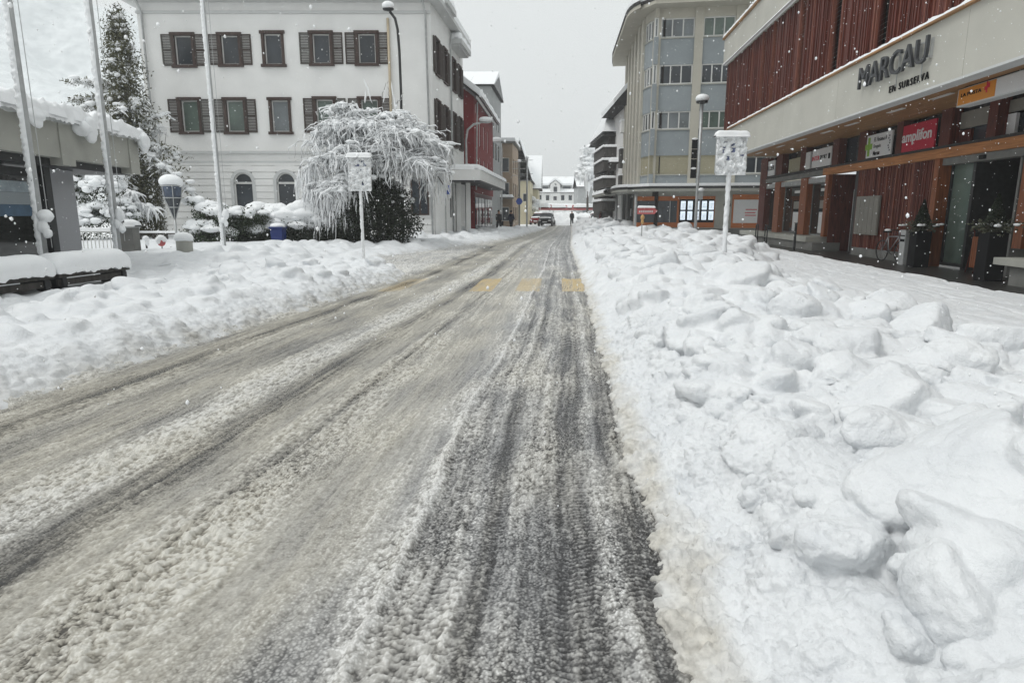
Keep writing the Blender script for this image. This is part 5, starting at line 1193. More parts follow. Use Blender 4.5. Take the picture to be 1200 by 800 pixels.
# ================================================================== RIGHT SIDE
HA = -90 - 4.8
ffr = Fr(G(1000, 135, 4.42)[:2], HA)               # plane of the pale fascia band
OFF = 2.45                                          # shop fronts stand back under it
MK = fthing('shopping_building', 'long shop building with dark red slatted upper floor above a pale band reading MARCAU', 'building', ffr)
UL, UR = -15.6, 22.0
fu = lambda px, py, off=0.0: ffr.u(px, py, off)
fz = lambda px, py, off=0.0: ffr.z(px, py, off)
zF0, zF1 = 4.45, 5.86
fb = MB(); cuts = [UL, -11.5, -6.6, -1.35, 5.35, 10, 15, UR]
for a, b in zip(cuts, cuts[1:]): fb.box(a + .006, b - .006, 0, .3, zF0, zF1)
fb.box(UL, UR, .012, .29, zF0 + .01, zF1 - .01)
fb.box(UL, UL + .3, .3, 12, zF0, zF1)
fb.build('fascia', M['fascia'], MK)
MB().box(UL - .05, UR, -.05, .34, zF0 - .055, zF0 - .002).build('drip_edge', M['plaster_trim'], MK)
MB().box(UL - .06, UR, -.10, .5, zF1 + .002, zF1 + .05).build('cap', M['soffit'], MK)
snow_cap([(UL, .08, zF1 + .045), (UR, .08, zF1 + .045)], .34, .10, MK, 4, 'cap_snow', step=.08, lump=.35)
MB().box(UL + .3, UR, .3, 12, zF0 + .05, zF0 + .12).build('soffit', M['soffit'], MK)
# recessed strip lamps in the soffit
for px, py in ((893, 182), (918, 177), (943, 168), (973, 160), (1003, 149), (1055, 137), (1110, 120), (1190, 97)):
    u = fu(px, py, 1.2); MB().box(u - .45, u + .45, 1.0, 1.12, zF0 + .03, zF0 + .049).build('ceiling_lamp', M['wframe'], MK)
# upper floor: dark recess with red slats, louvre shafts between the fields
zS0, zS1 = zF1 + .06, 9.55
ULc = -18.0
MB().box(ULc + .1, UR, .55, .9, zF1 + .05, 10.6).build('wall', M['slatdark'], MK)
MB().quad((ULc + .1, .9, 0), (ULc + .1, .56, 0), (ULc + .1, .56, .01), (ULc + .1, .9, .01))
rng = random.Random(12)
gaps = [fu(885, 90), fu(897, 90), fu(928, 70), fu(965, 60), fu(1021, 28), 5.2, 7.6, 10.4, 13.2, 16]
gap_w = [.34, .36, .44, .52, .62, .6, .6, .6, .6, .6]
fields = []; a = ULc
for g, wd in zip(gaps, gap_w): fields.append((a, g - wd / 2)); a = g + wd / 2
fields.append((a, UR))
for k, (a, b) in enumerate(fields):
    if b - a < .15: continue
    s = MB(); sp_ = MB(); u = a
    while u < b - .05:
        wd = rng.choice([.045, .06, .075]); y = .30 + rng.choice([0, .03, .06]); (sp_ if rng.random() < .10 else s).box(u, u + wd, y, y + .12, zS0, zS1); u += wd + rng.choice([.012, .02, .035])
    s.box(a, b, .44, .5, zS0 + .02, zS1 - .02)
    f = s.build('slat_field', M['redslat'], MK)
    if sp_.v: sp_.build('weathered_slats', M['redslat_pale'], f)
    MB().box(b - .03, b, .26, .5, zS0, zS1).build('edge_board', M['redslat_pale'], f)
for g, wd in zip(gaps, gap_w):
    l = MB(); n = 26
    for i in range(n):
        z = zS0 + (zS1 - zS0) * i / n; l.add([(g - wd / 2 + .02, .33, z), (g + wd / 2 - .02, .33, z), (g + wd / 2 - .02, .47, z + .09), (g - wd / 2 + .02, .47, z + .09)], [(0, 1, 2, 3)])
    l.build('louvre', M['louvre'], MK)
# attic band above, stepping back to the left
ab = MB().box(ULc - .1, UR, .1, .5, zS1 + .02, 10.9); ab.build('attic_band', M['fascia'], MK)
MB().box(ULc - .2, UR, .0, .6, 10.902, 11.0).build('attic_cap', M['soffit'], MK)
snow_cap([(ULc - .2, .3, 10.99), (UR, .3, 10.99)], .62, .18, MK, 5, 'roof_snow', step=.1)
snow_cap([(ULc, .12, zS1 + .0), (UR, .12, zS1 + .0)], .20, .07, MK, 6, 'ledge_snow', step=.1)
MB().box(ULc + .02, UR, .6, 14, zF1 + .052, 10.85).build('body', M['fascia'], MK)
# raised lettering on the band
dch = MK
text_mb('MARCAU', fu(1012, 100), fu(1094, 62), 5.03, 5.62, -.10, .07, M['charcoal'], MK, bold=.0)
text_mb('EN SURSELVA', fu(1043, 108), fu(1090, 87), 4.66, 4.83, -.012, .025, M['black'], MK, gap=1.35)
b = MB()
for z in (5.14, 5.5): b.box(fu(1012, 100) + .05, fu(1094, 62) - .05, -.085, -.06, z, z + .03)
for k in range(8): u = fu(1014, 100) + k * .49; b.box(u, u + .025, -.06, .01, 5.12, 5.56)
for u in (fu(1053, 95), fu(1083, 80)): b.box(u, u + .02, -.07, -.05, 4.75, 5.1)
b.build('letter_rail', M['zinc'], MK)

# ---------------- shop fronts under the canopy, seen in their own plane
SO = OFF
su = lambda px, py=250: ffr.u(px, py, SO)
zT = zF0 + .05; zB0, zB1 = 3.13, 3.40
z_clear1 = 4.30
UE = su(893, 250)
# transom beam: orange larch on the near part, grey metal on the far part
ub = su(968, 200)
MB().box(ub, UR, SO - .12, SO + .12, zB0, zB1).build('beam', M['beamwood'], MK)
MB().box(UE - .1, ub - .01, SO - .10, SO + .12, zB0 + .02, zB1 - .04).build('beam', M['concrete_dark'], MK)
MB().box(UE - .1, UR, SO - .07, SO + .10, zB1 + .004, zB1 + .09).build('rail', M['dark'], MK)
# posts
def post(u0, u1, z0, z1, m='orangewood', d=.35, y=-.10): MB().box(u0, u1, SO + y, SO + y + d, z0, z1).build('column', M[m], MK, bevel=.006)
zpl = .62
post(su(890), su(897), zpl, zT, 'redwood')
for a, b in ((908, 914), (938, 945.5), (966.5, 970)): post(su(a), su(b), zpl - .02, zB0, 'orangewood')
for a, b in ((896, 897.5),): pass
for a, b in ((911, 918), (939, 945), (976, 983), (1006, 1015), (1049, 1056), (1099, 1111), (1153, 1164)): post(su(a, 190), su(b, 190), zB1 + .09, zT, 'redwood', .3, -.05)
MB().box(UE, UR, SO + .30, SO + .4, zB1, zT).build('clerestory_back', M['glass'], MK)
# display windows: far part
def pane(u0, u1, z0, z1, y=.16, m='shopglass', name='window', fr_='concrete_dark', fw=.06, mull=1):
    return window(MK, u0, u1, z0, z1, SO + y, fr_, m, fw, mull, (), name)
for a, b in ((896, 909), (914, 939), (945, 967)):
    o = pane(su(a), su(b), zpl, zB0 - .25, .22, 'shopglass')
    MB().box(su(a) + .02, su(b) - .02, SO - .05, SO + .18, zB0 - .27, zB0 - .05).build('awning_box', M['zinc'], o)
    MB().box(su(a) + (su(b) - su(a)) * .45, su(b) - .06, SO + .185, SO + .20, zpl + .1, zpl + 1.0).build('display_panel', M['signwhite'], o)
    MB().box(su(a) + (su(b) - su(a)) * .45, su(b) - .06, SO + .185, SO + .20, zB0 - .62, zB0 - .5).build('display_strip', M['wframe'], o)
    MB().box(su(a) + (su(b) - su(a)) * .45, su(b) - .06, SO + .185, SO + .20, zpl + 1.15, zpl + 1.5).build('display_strip', M['mailbox'], o)
# recessed glazed door right of them
ud0, ud1 = su(972), su(1000)
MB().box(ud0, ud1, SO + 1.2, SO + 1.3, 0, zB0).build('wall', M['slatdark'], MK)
MB().box(ud0 - .02, ud0, SO, SO + 1.2, 0, zB0).build('wall', M['redwood'], MK)
MB().box(ud1 - .35, ud1 - .1, SO + .1, SO + .2, 0, zB0).build('wall', M['dark'], MK)
d = thing('glass_door', 'glazed shop door standing open in the dark recess between the display windows and the red slats', 'door', ffr.w(su(988), 0, SO + .55), ffr.phi)
MB().box(-.5, -.44, -.02, .03, .05, 2.5).box(.44, .5, -.02, .03, .05, 2.5).box(-.44, .44, -.02, .03, 2.42, 2.5).box(-.44, .44, -.02, .03, .05, .15).build('frame', M['zinc'], d)
MB().box(-.44, .44, 0, .01, .15, 2.42).build('pane', M['shopglass'], d); MB().tube([(.36, -.06, .8), (.36, -.06, 1.6)], .018, 8).build('handle', M['bikemetal'], d)
# plinth terrace of grey stone before the far windows
P0 = ffr.w(su(882), 0, SO)
pf = .62
MB().box(su(881) + .3, su(973), SO - pf, SO + .5, .0, zpl - .26).build('plinth', M['concrete_dark'], MK)
MB().box(su(881) + .2, su(966), SO - pf - .06, SO + .5, zpl - .255, zpl - .04).build('plinth_step', M['concrete'], MK)
# red slat panel with the letter boxes
up0, up1 = su(1002), su(1092)
rp_ = MB(); u = up0; rs_ = MB()
while u < up1:
    wd = rng.choice([.035, .05, .06]); (rs_ if rng.random() < .22 else rp_).box(u, min(u + wd, up1), SO - .04 + rng.choice([0, .015, .03]), SO + .1, .33, zB0 - .003); u += wd + rng.choice([.01, .015, .03])
rp_.box(up0, up1, SO + .06, SO + .12, .34, zB0 - .01)
sf = rp_.build('slat_field', M['redslat'], MK); rs_.build('weathered_slats', M['redslat_pale'], sf)
MB().box(up0, up1, SO - .02, SO + .15, 0, .33).build('plinth', M['concrete_dark'], MK)
lb = fthing('letterbox_panel', 'grey panel of letter boxes on the red slatted wall', 'letter boxes', Fr(ffr.w(0, 0, SO)[:2], HA))
a, b = su(1006, 252), su(1033, 252); z0, z1 = fz(1018, 275, SO), fz(1018, 230, SO)
MB().box(a, b, -.12, -.06, z0, z1).build('cabinet', M['mailbox'], lb)
nz = 4
for i in range(nz):
    for j in range(5):
        uu = a + .03 + j * (b - a - .06) / 5; zz0 = z0 + .03 + i * (z1 - z0 - .06) / nz
        MB().box(uu + .01, uu + (b - a - .06) / 5 - .01, -.135, -.121, zz0 + .012, zz0 + (z1 - z0 - .06) / nz - .012).build('flap', M['mailbox'], lb)
# wide glazed entrance, right
ue0, ue1, ue2, ue3 = su(1096), su(1129), su(1184), su(1200)
post(su(1092), su(1098), 0, zB0, 'orangewood')
pane(ue0 + .1, ue1, .08, zB0, .3, 'glassgreen', 'window', 'dark', .09)
MB().box(ue1 + .12, ue2, SO + 1.4, SO + 1.5, .0, zB0).build('wall', mat('porch_brown', (.045, .03, .016), .7, .4, 2), MK)
MB().box(ue1, ue1 + .12, SO + .1, SO + 1.4, .0, zB0).build('door_post', M['dark'], MK)
MB().box(ue2 - .08, ue2, SO + .1, SO + 1.4, .0, zB0).build('door_post', M['concrete_dark'], MK)
MB().box(ue0, UR, SO - .02, SO + .3, zB0 - .2, zB0 - .004).build('door_header', M['concrete_dark'], MK)
MB().box(su(1150, 190), su(1156, 190), SO - .08, SO - .02, zB0 - .16, zB0 - .06).build('sensor', M['black'], MK)
pane(ue2, UR, .75, zB0 - .2, .3, 'glassgrey', 'window', 'dark', .09, 6)
post(su(1196), su(1207), .75, zB0, 'orangewood', .3, -.1)
MB().box(ue2 + .15, ue2 + .65, SO + .265, SO + .275, 1.85, 2.15).build('poster', M['signred'], MK)
MB().box(ue2 + .15, ue2 + .55, SO + .265, SO + .275, 1.0, 1.7).build('poster', M['greyblue'], MK)
# clerestory signs
def sign(a, b, py, z0, z1, name, label, m, y=-.04):
    t = fthing(name, label, 'shop sign', Fr(ffr.w(0, 0, SO)[:2], HA), 'shop signs above the transom')
    MB().box(su(a, py), su(b, py), y, y + .05, z0, z1).build('panel', M[m], t, bevel=.004); return t, su(a, py), su(b, py), y
zs0, zs1 = 3.52, 4.28
t, a, b, y = sign(896.5, 909, 195, zs0, zs1, 'shop_sign', 'white shop sign with black lettering farthest along the row, beside the end column', 'signwhite')
text_mb('KOLLER', a + .08, b - .06, 3.80, 4.03, y - .001, .01, M['black'], t, bold=.01)
MB().box(su(923.5, 190), su(937.5, 190), SO + .05, SO + .1, zs0, 4.15).build('blind', M['blind'], MK)
MB().box(su(944, 183), su(951, 183), SO - .04, SO + .02, zs0, zs1 - .02).build('panel', M['signwhite'], MK)
t, a, b, y = sign(953, 975, 183, zs0, zs1, 'shop_sign', 'white sign with red and black sport shop lettering above the glass door', 'signwhite')
w3 = (b - a); text_mb('INTER', a + .06, a + w3 * .42, 3.82, 4.0, y - .001, .01, M['redtext'], t, bold=.014); text_mb('SPORT', a + w3 * .44, a + w3 * .80, 3.82, 4.0, y - .001, .01, M['black'], t, bold=.014)
MB().box(a + w3 * .87, a + w3 * .96, y - .012, y - .001, 3.8, 4.02).build('emblem', M['black'], t)
t, a, b, y = sign(1015, 1046, 170, zs0, zs1 + .02, 'shop_sign', 'white pharmacy sign with a green cross left of the red sign', 'signwhite'); w3 = b - a
zc = (zs0 + zs1) / 2
MB().box(a + w3 * .13, a + w3 * .21, y - .012, y - .001, zs0 + .06, zs1 - .06).box(a + w3 * .04, a + w3 * .30, y - .014, y - .002, zc - .10, zc + .10).build('cross', M['green'], t)
text_mb('Fl. Hosanna A', a + w3 * .36, a + w3 * .82, zc + .14, zc + .29, y - .001, .008, M['charcoal'], t)
text_mb('Drogaria', a + w3 * .36, a + w3 * .62, zc - .11, zc + .05, y - .001, .008, M['charcoal'], t)
text_mb('Marcau', a + w3 * .36, a + w3 * .60, zc - .32, zc - .17, y - .001, .008, M['black'], t, bold=.02)
q = MB()
for k in range(7): an = k * .9; q.box(a + w3 * .92 + .06 * math.cos(an * 2) - .03, a + w3 * .92 + .06 * math.cos(an * 2) + .03, y - .01, y - .001, zs0 + .12 + k * .08, zs0 + .17 + k * .08)
q.build('ornament', M['charcoal'], t)
t, a, b, y = sign(1054.5, 1097, 160, zs0 - .02, zs1 + .04, 'shop_sign', 'crimson sign with bold white lowercase amplifon lettering', 'signred'); w3 = b - a
text_mb('amplifon', a + w3 * .13, a + w3 * .92, zc - .21, zc + .23, y - .001, .012, M['signwhite'], t, bold=.018)
# things behind the clerestory glass further right
MB().box(su(1113, 160), su(1150, 160), SO + .2, SO + .28, 3.9, 4.35).build('blind', M['mailbox'], MK)
MB().box(su(1113, 160), su(1128, 160), SO + .2, SO + .28, zs0, 3.86).build('panel', M['redwood'], MK)
for a, b in ((1169, 1179), (1190, 1196)): MB().box(su(a, 150), su(b, 150), SO + .2, SO + .28, zs0 + .02, zs0 + .5).build('panel', M['signwhite'], MK)
MB().box(su(1168, 150), UR, SO + .2, SO + .28, zs0 + .54, 4.35).build('blind', M['mailbox'], MK)
# hanging post office sign
ua, ub_ = ffr.u(1122, 115, .9), ffr.u(1330, 115, .9)
hz0, hz1 = ffr.z(1122, 126, .9), ffr.z(1122, 106, .9)
t = fthing('hanging_sign', 'long hanging sign box with an orange end panel lettered LA POSTA under the canopy', 'shop sign', Fr(ffr.w(0, 0, .9)[:2], HA))
MB().box(ua, ub_, 0, .3, hz0, hz1).build('box', M['plaster_trim'], t, bevel=.01)
MB().box(ua + .2, ub_, .02, .28, hz1 + .004, hz1 + .14).build('housing', M['dark'], t)
w3 = ffr.u(1165.5, 115, .9) - ua
MB().box(ua + .05, ua + w3, -.012, -.002, hz0 + .03, hz1 - .02).build('panel', M['signorange'], t)
MB().box(ua + w3 + .01, ub_, -.012, -.002, hz0 + .03, hz1 - .02).build('panel', M['signwhite'], t)
h = hz1 - hz0
text_mb('LA POSTA', ua + w3 * .12, ua + w3 * .66, hz0 + h * .50, hz0 + h * .70, -.014, .008, M['black'], t, bold=.02)
cxx, czz = ua + w3 * .80, hz0 + h * .62
MB().box(cxx - .03, cxx + .01, -.022, -.013, czz - .10, czz + .14).box(cxx + .012, cxx + .08, -.022, -.013, czz + .0, czz + .10).box(cxx - .09, cxx - .032, -.022, -.013, czz - .04, czz + .04).build('emblem', M['redtext'], t)
for u in (ua + .4, ua + 2.4): MB().tube([(u, .15, hz1 + .14), (u, .15, zF0 + .05)], .02, 8).build('hanger', M['dark'], t)

# ---------------- things in front of the shops
def ft(px, py, z=.03): return G(px, py, z)
def atoff(px, off): return ffr.w(ffr.u(px, 250, off), .03, off)
def planter(px, off, label, hh=1.05, seed=1):
    b = atoff(px, off); t = thing('planter', label, 'planter', b, ffr.phi, 'dark planters by the entrance')
    MB().box(-.21, .21, -.21, .21, 0, hh).build('pot', M['black'], t, bevel=.02)
    rg = np.random.default_rng(seed)
    C = rg.normal(0, 1, (900, 3)) * np.array([.17, .17, .08]) + np.array([0, 0, hh + .12]); np_mesh('heather', *leaves(C, .04, seed), mat('pale_heather', (.085, .09, .06), .8, .5, 9), t, False)
    zc = rg.random(2600) ** .8; r = .27 * (1 - zc) * np.sqrt(rg.random(2600)); an = rg.uniform(0, 6.28, 2600)
    C = np.stack([r * np.cos(an), r * np.sin(an), hh + .12 + zc * .75], -1); np_mesh('dwarf_conifer', *leaves(C, .035, seed + 1), M['hedge'], t, False)
    MB().tube([(0, 0, hh - .05), (0, 0, hh + .75)], .02, 6).build('stem', M['bark'], t)
    np_mesh('snow', *blobs(rg.normal(0, 1, (14, 3)) * np.array([.2, .2, .02]) + np.array([0, 0, hh + .17]), rg.uniform(.03, .07, (14, 3)) * np.array([1.3, 1.3, .6]), 2, seed), M['snow'], t)
planter(1082, SO - .55, 'dark planter with a dwarf conifer left of the entrance, beside the ash bin', 1.05, 3)
planter(1168, SO - .95, 'dark planter with a dwarf conifer right of the entrance, near the sledge', 1.12, 4)
b = atoff(1066, SO - .55); t = thing('ash_bin', 'pale grey upright ash bin with black slots before the red slats', 'bin', b, ffr.phi)
MB().box(-.15, .15, -.12, .12, 0, 1.02).build('body', M['zinc'], t, bevel=.02)
MB().box(-.13, .13, -.125, -.1, .70, .78).build('slot', M['black'], t); MB().box(-.13, .13, -.125, -.1, .86, .90).build('slot', M['black'], t)
MB().box(-.16, .16, -.13, .13, 1.022, 1.05).build('lid', M['zinc'], t)
# bicycle leaning by the wall
def bicycle(loc, rot):
    t = thing('bicycle', 'bicycle with a snowy saddle leaning before the red slatted wall beside the ash bin', 'bicycle', loc, rot)
    for x in (-.5, .52):
        wv = MB(); n = 28; wv.tube([(x + .33 * math.cos(2 * math.pi * k / n), 0, .34 + .33 * math.sin(2 * math.pi * k / n)) for k in range(n + 1)], .02, 6, False); wo = wv.build('wheel', M['rubber'], t, True)
        sp2 = MB()
        for k in range(12): sp2.tube([(x, 0, .34), (x + .32 * math.cos(k * .5236), 0, .34 + .32 * math.sin(k * .5236))], .003, 4)
        sp2.build('spokes', M['bikemetal'], wo)
    f = MB(); A, B, C_, D_ = (-.5, 0, .34), (-.12, 0, .30), (-.22, 0, .80), (.36, 0, .82)
    for p, q in ((A, B), (A, C_), (B, C_), (B, D_), (C_, D_), (D_, (.52, 0, .34)), (C_, (-.25, 0, .93)), (D_, (.33, 0, 1.0))): f.tube([p, q], .018, 8)
    f.build('frame', M['bikemetal'], t, True)
    MB().tube([(.33, -.28, 1.03), (.35, -.15, 1.02), (.33, 0, 1.0), (.35, .15, 1.02), (.33, .28, 1.03)], .014, 8).build('handlebar', M['dark'], t, True)
    MB().plate([(-.40, -.09), (-.40, .09), (-.28, .08), (-.08, .02), (-.08, -.02), (-.28, -.08)][::-1], .93, .98).build('saddle', M['black'], t, bevel=.01)
    v, f2 = blobs(np.array([(-.28, 0, 1.0)]), np.array([(.14, .08, .05)]), 2, 1, .1); np_mesh('snow_cap', v, f2, M['snow'], t)
    MB().tube([(-.12, 0, .30), (-.12, .12, .22)], .012, 6).tube([(-.12, 0, .30), (-.12, -.12, .38)], .012, 6).build('crank', M['dark'], t)
bicycle(atoff(1049, SO - .35), ffr.phi + .1)
# wooden sledge against the porch
b = atoff(1146, SO - .2); t = thing('sledge', 'wooden sledge with red slats leaning upright in the entrance', 'sledge', b, ffr.phi)
for s in (-1, 1): MB().tube([(s * .17, -.02, 0), (s * .17, .10, .9), (s * .16, .08, 1.08), (s * .10, -.02, 1.16)], .018, 8).build('runner', M['redwood'], t, True)
for x in (-.08, 0, .08): MB().box(x - .03, x + .03, .02, .04, .15, .95).build('slat', M['orangewood'], t)
for z in (.25, .55, .85): MB().box(-.17, .17, .045, .075, z, z + .04).build('crosspiece', M['redwood'], t)
# stone bench at the right
b = ffr.w(ffr.u(1178, 320, SO - .9), 0, SO - .9); t = thing('stone_bench', 'pale stone bench in front of the shop window at the right edge', 'bench', (b[0], b[1], .03), ffr.phi)
MB().box(0, 4.5, -.3, .35, .42, .58).build('seat', M['concrete'], t, bevel=.012)
MB().box(.45, 4.3, -.2, .3, 0, .42).build('base', M['concrete_dark'], t)
# railing hoops and post before the plinth
for px, lab in ((888.5, 'left of two dark tube hoops by the grey stone plinth'), (899.5, 'right of two dark tube hoops by the grey stone plinth')):
    b = atoff(px, SO - 1.0); t = thing('bike_hoop', lab, 'bike hoop', b, ffr.phi); MB().tube([(-.18, 0, 0), (-.18, 0, .88), (-.15, 0, .95), (.15, 0, .95), (.18, 0, .88), (.18, 0, 0)], .03, 8).build('hoop', M['dark'], t, True); MB().box(-.24, -.12, -.06, .06, -.01, .02).build('foot', M['dark'], t)
b = atoff(934, SO - 1.25); t = thing('post', 'single dark square post standing before the grey plinth', 'post', b, ffr.phi); MB().box(-.04, .04, -.04, .04, 0, 1.12).build('shaft', M['dark'], t); MB().box(-.06, .06, -.06, .06, 1.122, 1.15).build('cap', M['dark'], t)

# ------------------------------------------------------------------ rounded corner building
def plan(px, Y): p = D(px, 249, Y); return np.array([p[0], p[1]])
Yc = 43.5
q2 = plan(767, Yc + .3); fdir = np.array([math.cos(math.radians(-8.6)), math.sin(math.radians(-8.6))])
CB = thing('corner_building', 'cream and blue-grey office block with a rounded corner and ribbon windows', 'building', (q2[0], q2[1], 0), math.radians(-8.6))
cr_, sr_ = math.cos(math.radians(-8.6)), math.sin(math.radians(-8.6))
def loc2(p): d = np.array(p) - q2; return np.array([d[0] * cr_ + d[1] * sr_, -d[0] * sr_ + d[1] * cr_])
PL = [loc2(plan(728.5, 57)), loc2(plan(745.5, 46.3))]
# an arc from the side wall to the front
p1, p2 = PL[1], np.array([0.0, 0.0]); d1 = (PL[1] - PL[0]); d1 /= np.linalg.norm(d1); d2 = np.array([1.0, 0.0])
tt = np.linalg.solve(np.array([d1, -d2]).T, p2 - p1); ctrl = p1 + d1 * tt[0]
arc = [(1 - s) ** 2 * p1 + 2 * s * (1 - s) * ctrl + s * s * p2 for s in np.linspace(0, 1, 7)]
hdr = {k: Z_(py, Yc) for k, py in dict(eave=9, a0=20, a1=43, b0=75, b1=98, c0=130, c1=151, d0=182, d1=204).items()}
def seg_build(mbs, P, Q, fn):
    """fn builds in a local frame where x runs from P to Q and y inwards"""
    d = Q - P; L_ = float(np.linalg.norm(d)); d = d / L_; n = np.array([-d[1], d[0]])
    tmp = MB(); fn(tmp, L_); tmp.v = [(P[0] + d[0] * x + n[0] * y, P[1] + d[1] * x + n[1] * y, z) for x, y, z in tmp.v]; mbs.add(tmp.v, tmp.f)
rowsC = [(hdr['a1'], hdr['a0']), (hdr['b1'], hdr['b0']), (hdr['c1'], hdr['c0']), (hdr['d1'], hdr['d0'])]
zC0, zCE = 3.25, hdr['eave']
cream, grey = MB(), MB()
def bay(P, Q, kinds, nw, spandrel=True, inset=.12):
    bands = [(zC0, rowsC[3][0])] + [(rowsC[i + 1][1], rowsC[i][0]) for i in (2, 1, 0)]
    for z0, z1 in bands:
        gq = MB(); seg_build(gq, P, Q, lambda m, L_: m.box(0, L_, .06, .3, z0, z1)); gq.build('spandrel', M['greyblue'], CB)
    seg_build(cream, P, Q, lambda m, L_: m.box(0, L_, .03, .3, rowsC[0][1], zCE))
    for (z0, z1), kd in zip(rowsC, kinds):
        f = MB(); fw = .075
        def fr(m, L_):
            m.box(0, L_, .10, .2, z0, z0 + fw).box(0, L_, .10, .2, z1 - fw, z1)
            for i in range(nw + 1): c = (L_ - fw) * i / nw; m.box(c, c + fw, .104, .196, z0 + fw, z1 - fw)
        seg_build(f, P, Q, fr); fo = f.build('window', M['wframe'] if kd != 'blind' else M['blind'], CB)
        p = MB(); seg_build(p, P, Q, lambda m, L_: m.quad((0, .16, z0), (L_, .16, z0), (L_, .16, z1), (0, .16, z1))); p.build('pane', M[kd], fo)
        s = MB(); seg_build(s, P, Q, lambda m, L_: m.box(0, L_, .0, .14, z0 - .07, z0 - .003)); s.build('sill', M['concrete'], fo)
        if kd == 'blind':
            bl_ = MB(); seg_build(bl_, P, Q, lambda m, L_: [m.box(L_ * i / nw + .02, L_ * (i + 1) / nw - .02, .12, .158, z0 + .02, z1 - .02) for i in range(nw)]); bl_.build('shutter', M['blind'], fo)
def pilaster(P, Q): seg_build(cream, P, Q, lambda m, L_: m.box(0, L_, -.08, .3, zC0, zCE))
def along(u): return np.array([u, 0.0])
# frontal bays: pixel edges of the pilasters
def fpx(px):
    r = ray(px, 100); o = np.array([q2[0], q2[1]]); n = np.array([-fdir[1], fdir[0]]); t_ = np.dot(o, n) / np.dot(r[:2], n); return float(np.dot(r[:2] * t_ - o, fdir))
e = [fpx(x) for x in (763.5, 772, 811, 821, 858, 868, 906, 916, 950)]
front = along(0)
pilaster(along(e[0]), along(e[1])); bay(along(e[1]), along(e[2]), ['glassgrey', 'glass', 'glassgrey', 'blind'], 3); pilaster(along(e[2]), along(e[3]))
bay(along(e[3]), along(e[4]), ['glassgreen', 'glass', 'glassgreen', 'blind'], 3); pilaster(along(e[4]), along(e[5])); bay(along(e[5]), along(e[6]), ['glass'] * 4, 3); pilaster(along(e[6]), along(e[8]))
A = [p for p in arc]; A[-1] = along(e[0])
for i in range(len(A) - 1):
    if i in (0,): pilaster(A[i], A[i + 1])
    else: bay(A[i], A[i + 1], ['glassgrey', 'glassgrey', 'glass', 'blind'], 1)
# side wall in narrow window bays
S0, S1 = PL; n = 5
for i in range(n):
    a = S0 + (S1 - S0) * i / n; b = S0 + (S1 - S0) * (i + .45) / n; c = S0 + (S1 - S0) * (i + 1) / n
    pilaster(a, b); bay(b, c, ['glass'] * 4, 2)
cream.build('wall', M['cream'], CB)
# eave: wide slab following the plan
outl = [S0, S1] + A[1:-1] + [along(e[0]), along(e[8])]
def offs(pts, d):
    o = []
    for i, p in enumerate(pts):
        a = pts[max(i - 1, 0)]; b = pts[min(i + 1, len(pts) - 1)]; t_ = (b - a) / np.linalg.norm(b - a); o.append(p + np.array([t_[1], -t_[0]]) * d)
    return o
def slab(pts, d, back, z0, z1): o = offs(pts, d); poly = [tuple(p) for p in o] + [(o[-1][0], back), (o[0][0], back)]; return MB().plate(poly, z0, z1)
slab(outl, 1.15, 16, zCE, zCE + .22).build('eave', M['cream'], CB)
slab(outl, 1.2, 16.1, zCE + .223, zCE + .42).build('eave_edge', M['roofdark'], CB)
slab(outl, 1.12, 16, zCE + .423, zCE + .75).build('roof_snow', M['snow'], CB)
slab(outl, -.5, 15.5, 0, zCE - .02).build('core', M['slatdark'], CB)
slab([S0 + (S1 - S0) * .25, S1] + outl[2:], 1.7, 6, 2.95, 3.10).build('canopy', M['concrete'], CB)
slab([S0 + (S1 - S0) * .25, S1] + outl[2:], 1.74, 6, 3.103, 3.24).build('canopy_edge', M['dark'], CB)
slab([S0 + (S1 - S0) * .25, S1] + outl[2:], 1.66, 6, 3.243, 3.42).build('canopy_snow', M['snow'], CB)
# ground floor
gp = [fpx(x) for x in (748, 803, 847, 852, 868, 915, 950)]
gl = MB(); zc0, zc1 = .95, 2.55
ua0 = fpx(748)
MB().box(ua0 + .0, e[8], .3, .5, 0, 3.0).build('wall', M['concrete'], CB)
MB().box(ua0, e[8], .24, .302, -.02, .55).build('plinth', M['concrete_dark'], CB)
o = MB().box(gp[0], gp[1], .22, .296, .62, 2.65).build('shop_window', M['shoporange'], CB)
MB().box(gp[0] + .1, gp[1] - .12, .195, .218, .95, 2.36).build('pane', M['glass'], o)
MB().box(gp[1] - .6, gp[1] - .55, .18, .194, .95, 2.36).build('mullion', M['zinc'], o)
for k, (x, d) in enumerate(((.7, .9), (1.3, .5), (1.9, 1.1), (2.6, .6), (3.1, .8))): MB().box(gp[0] + x, gp[0] + x + .05, .185, .194, 1.0, 1.0 + d).build('display_stand', M['dark'], o)
text_mb('immobiglias', gp[0] + 1.35, gp[0] + 2.6, 2.43, 2.56, .219, .01, M['signwhite'], o) if False else None
o = MB().box(gp[1] + .02, gp[2], .22, .296, .62, 2.65).build('shop_window', M['shoporange'], CB)
MB().box(gp[1] + .04, gp[2] - .05, .195, .218, .95, 2.45).build('pane', M['black'], o)
nb = 5
for i in range(nb):
    for j in range(2):
        w_ = (gp[2] - gp[1]) / nb; x = gp[1] + .12 + i * w_ * .98; z = 1.12 + j * .66
        nb_ = MB().box(x, x + w_ * .66, .175, .192, z, z + .56).build('notice', M['screen'], o)
        rg = random.Random(i * 7 + j); pb = MB()
        for k in range(4): pb.box(x + .04 + rg.random() * .1, x + w_ * .4 + rg.random() * .08, .168, .174, z + .08 + k * .09, z + .11 + k * .09)
        pb.build('print', M['greyblue'], o)
MB().box(gp[3] + .3, gp[4] - .1, .27, .298, 1.98, 2.16).build('nameplate', M['black'], CB)
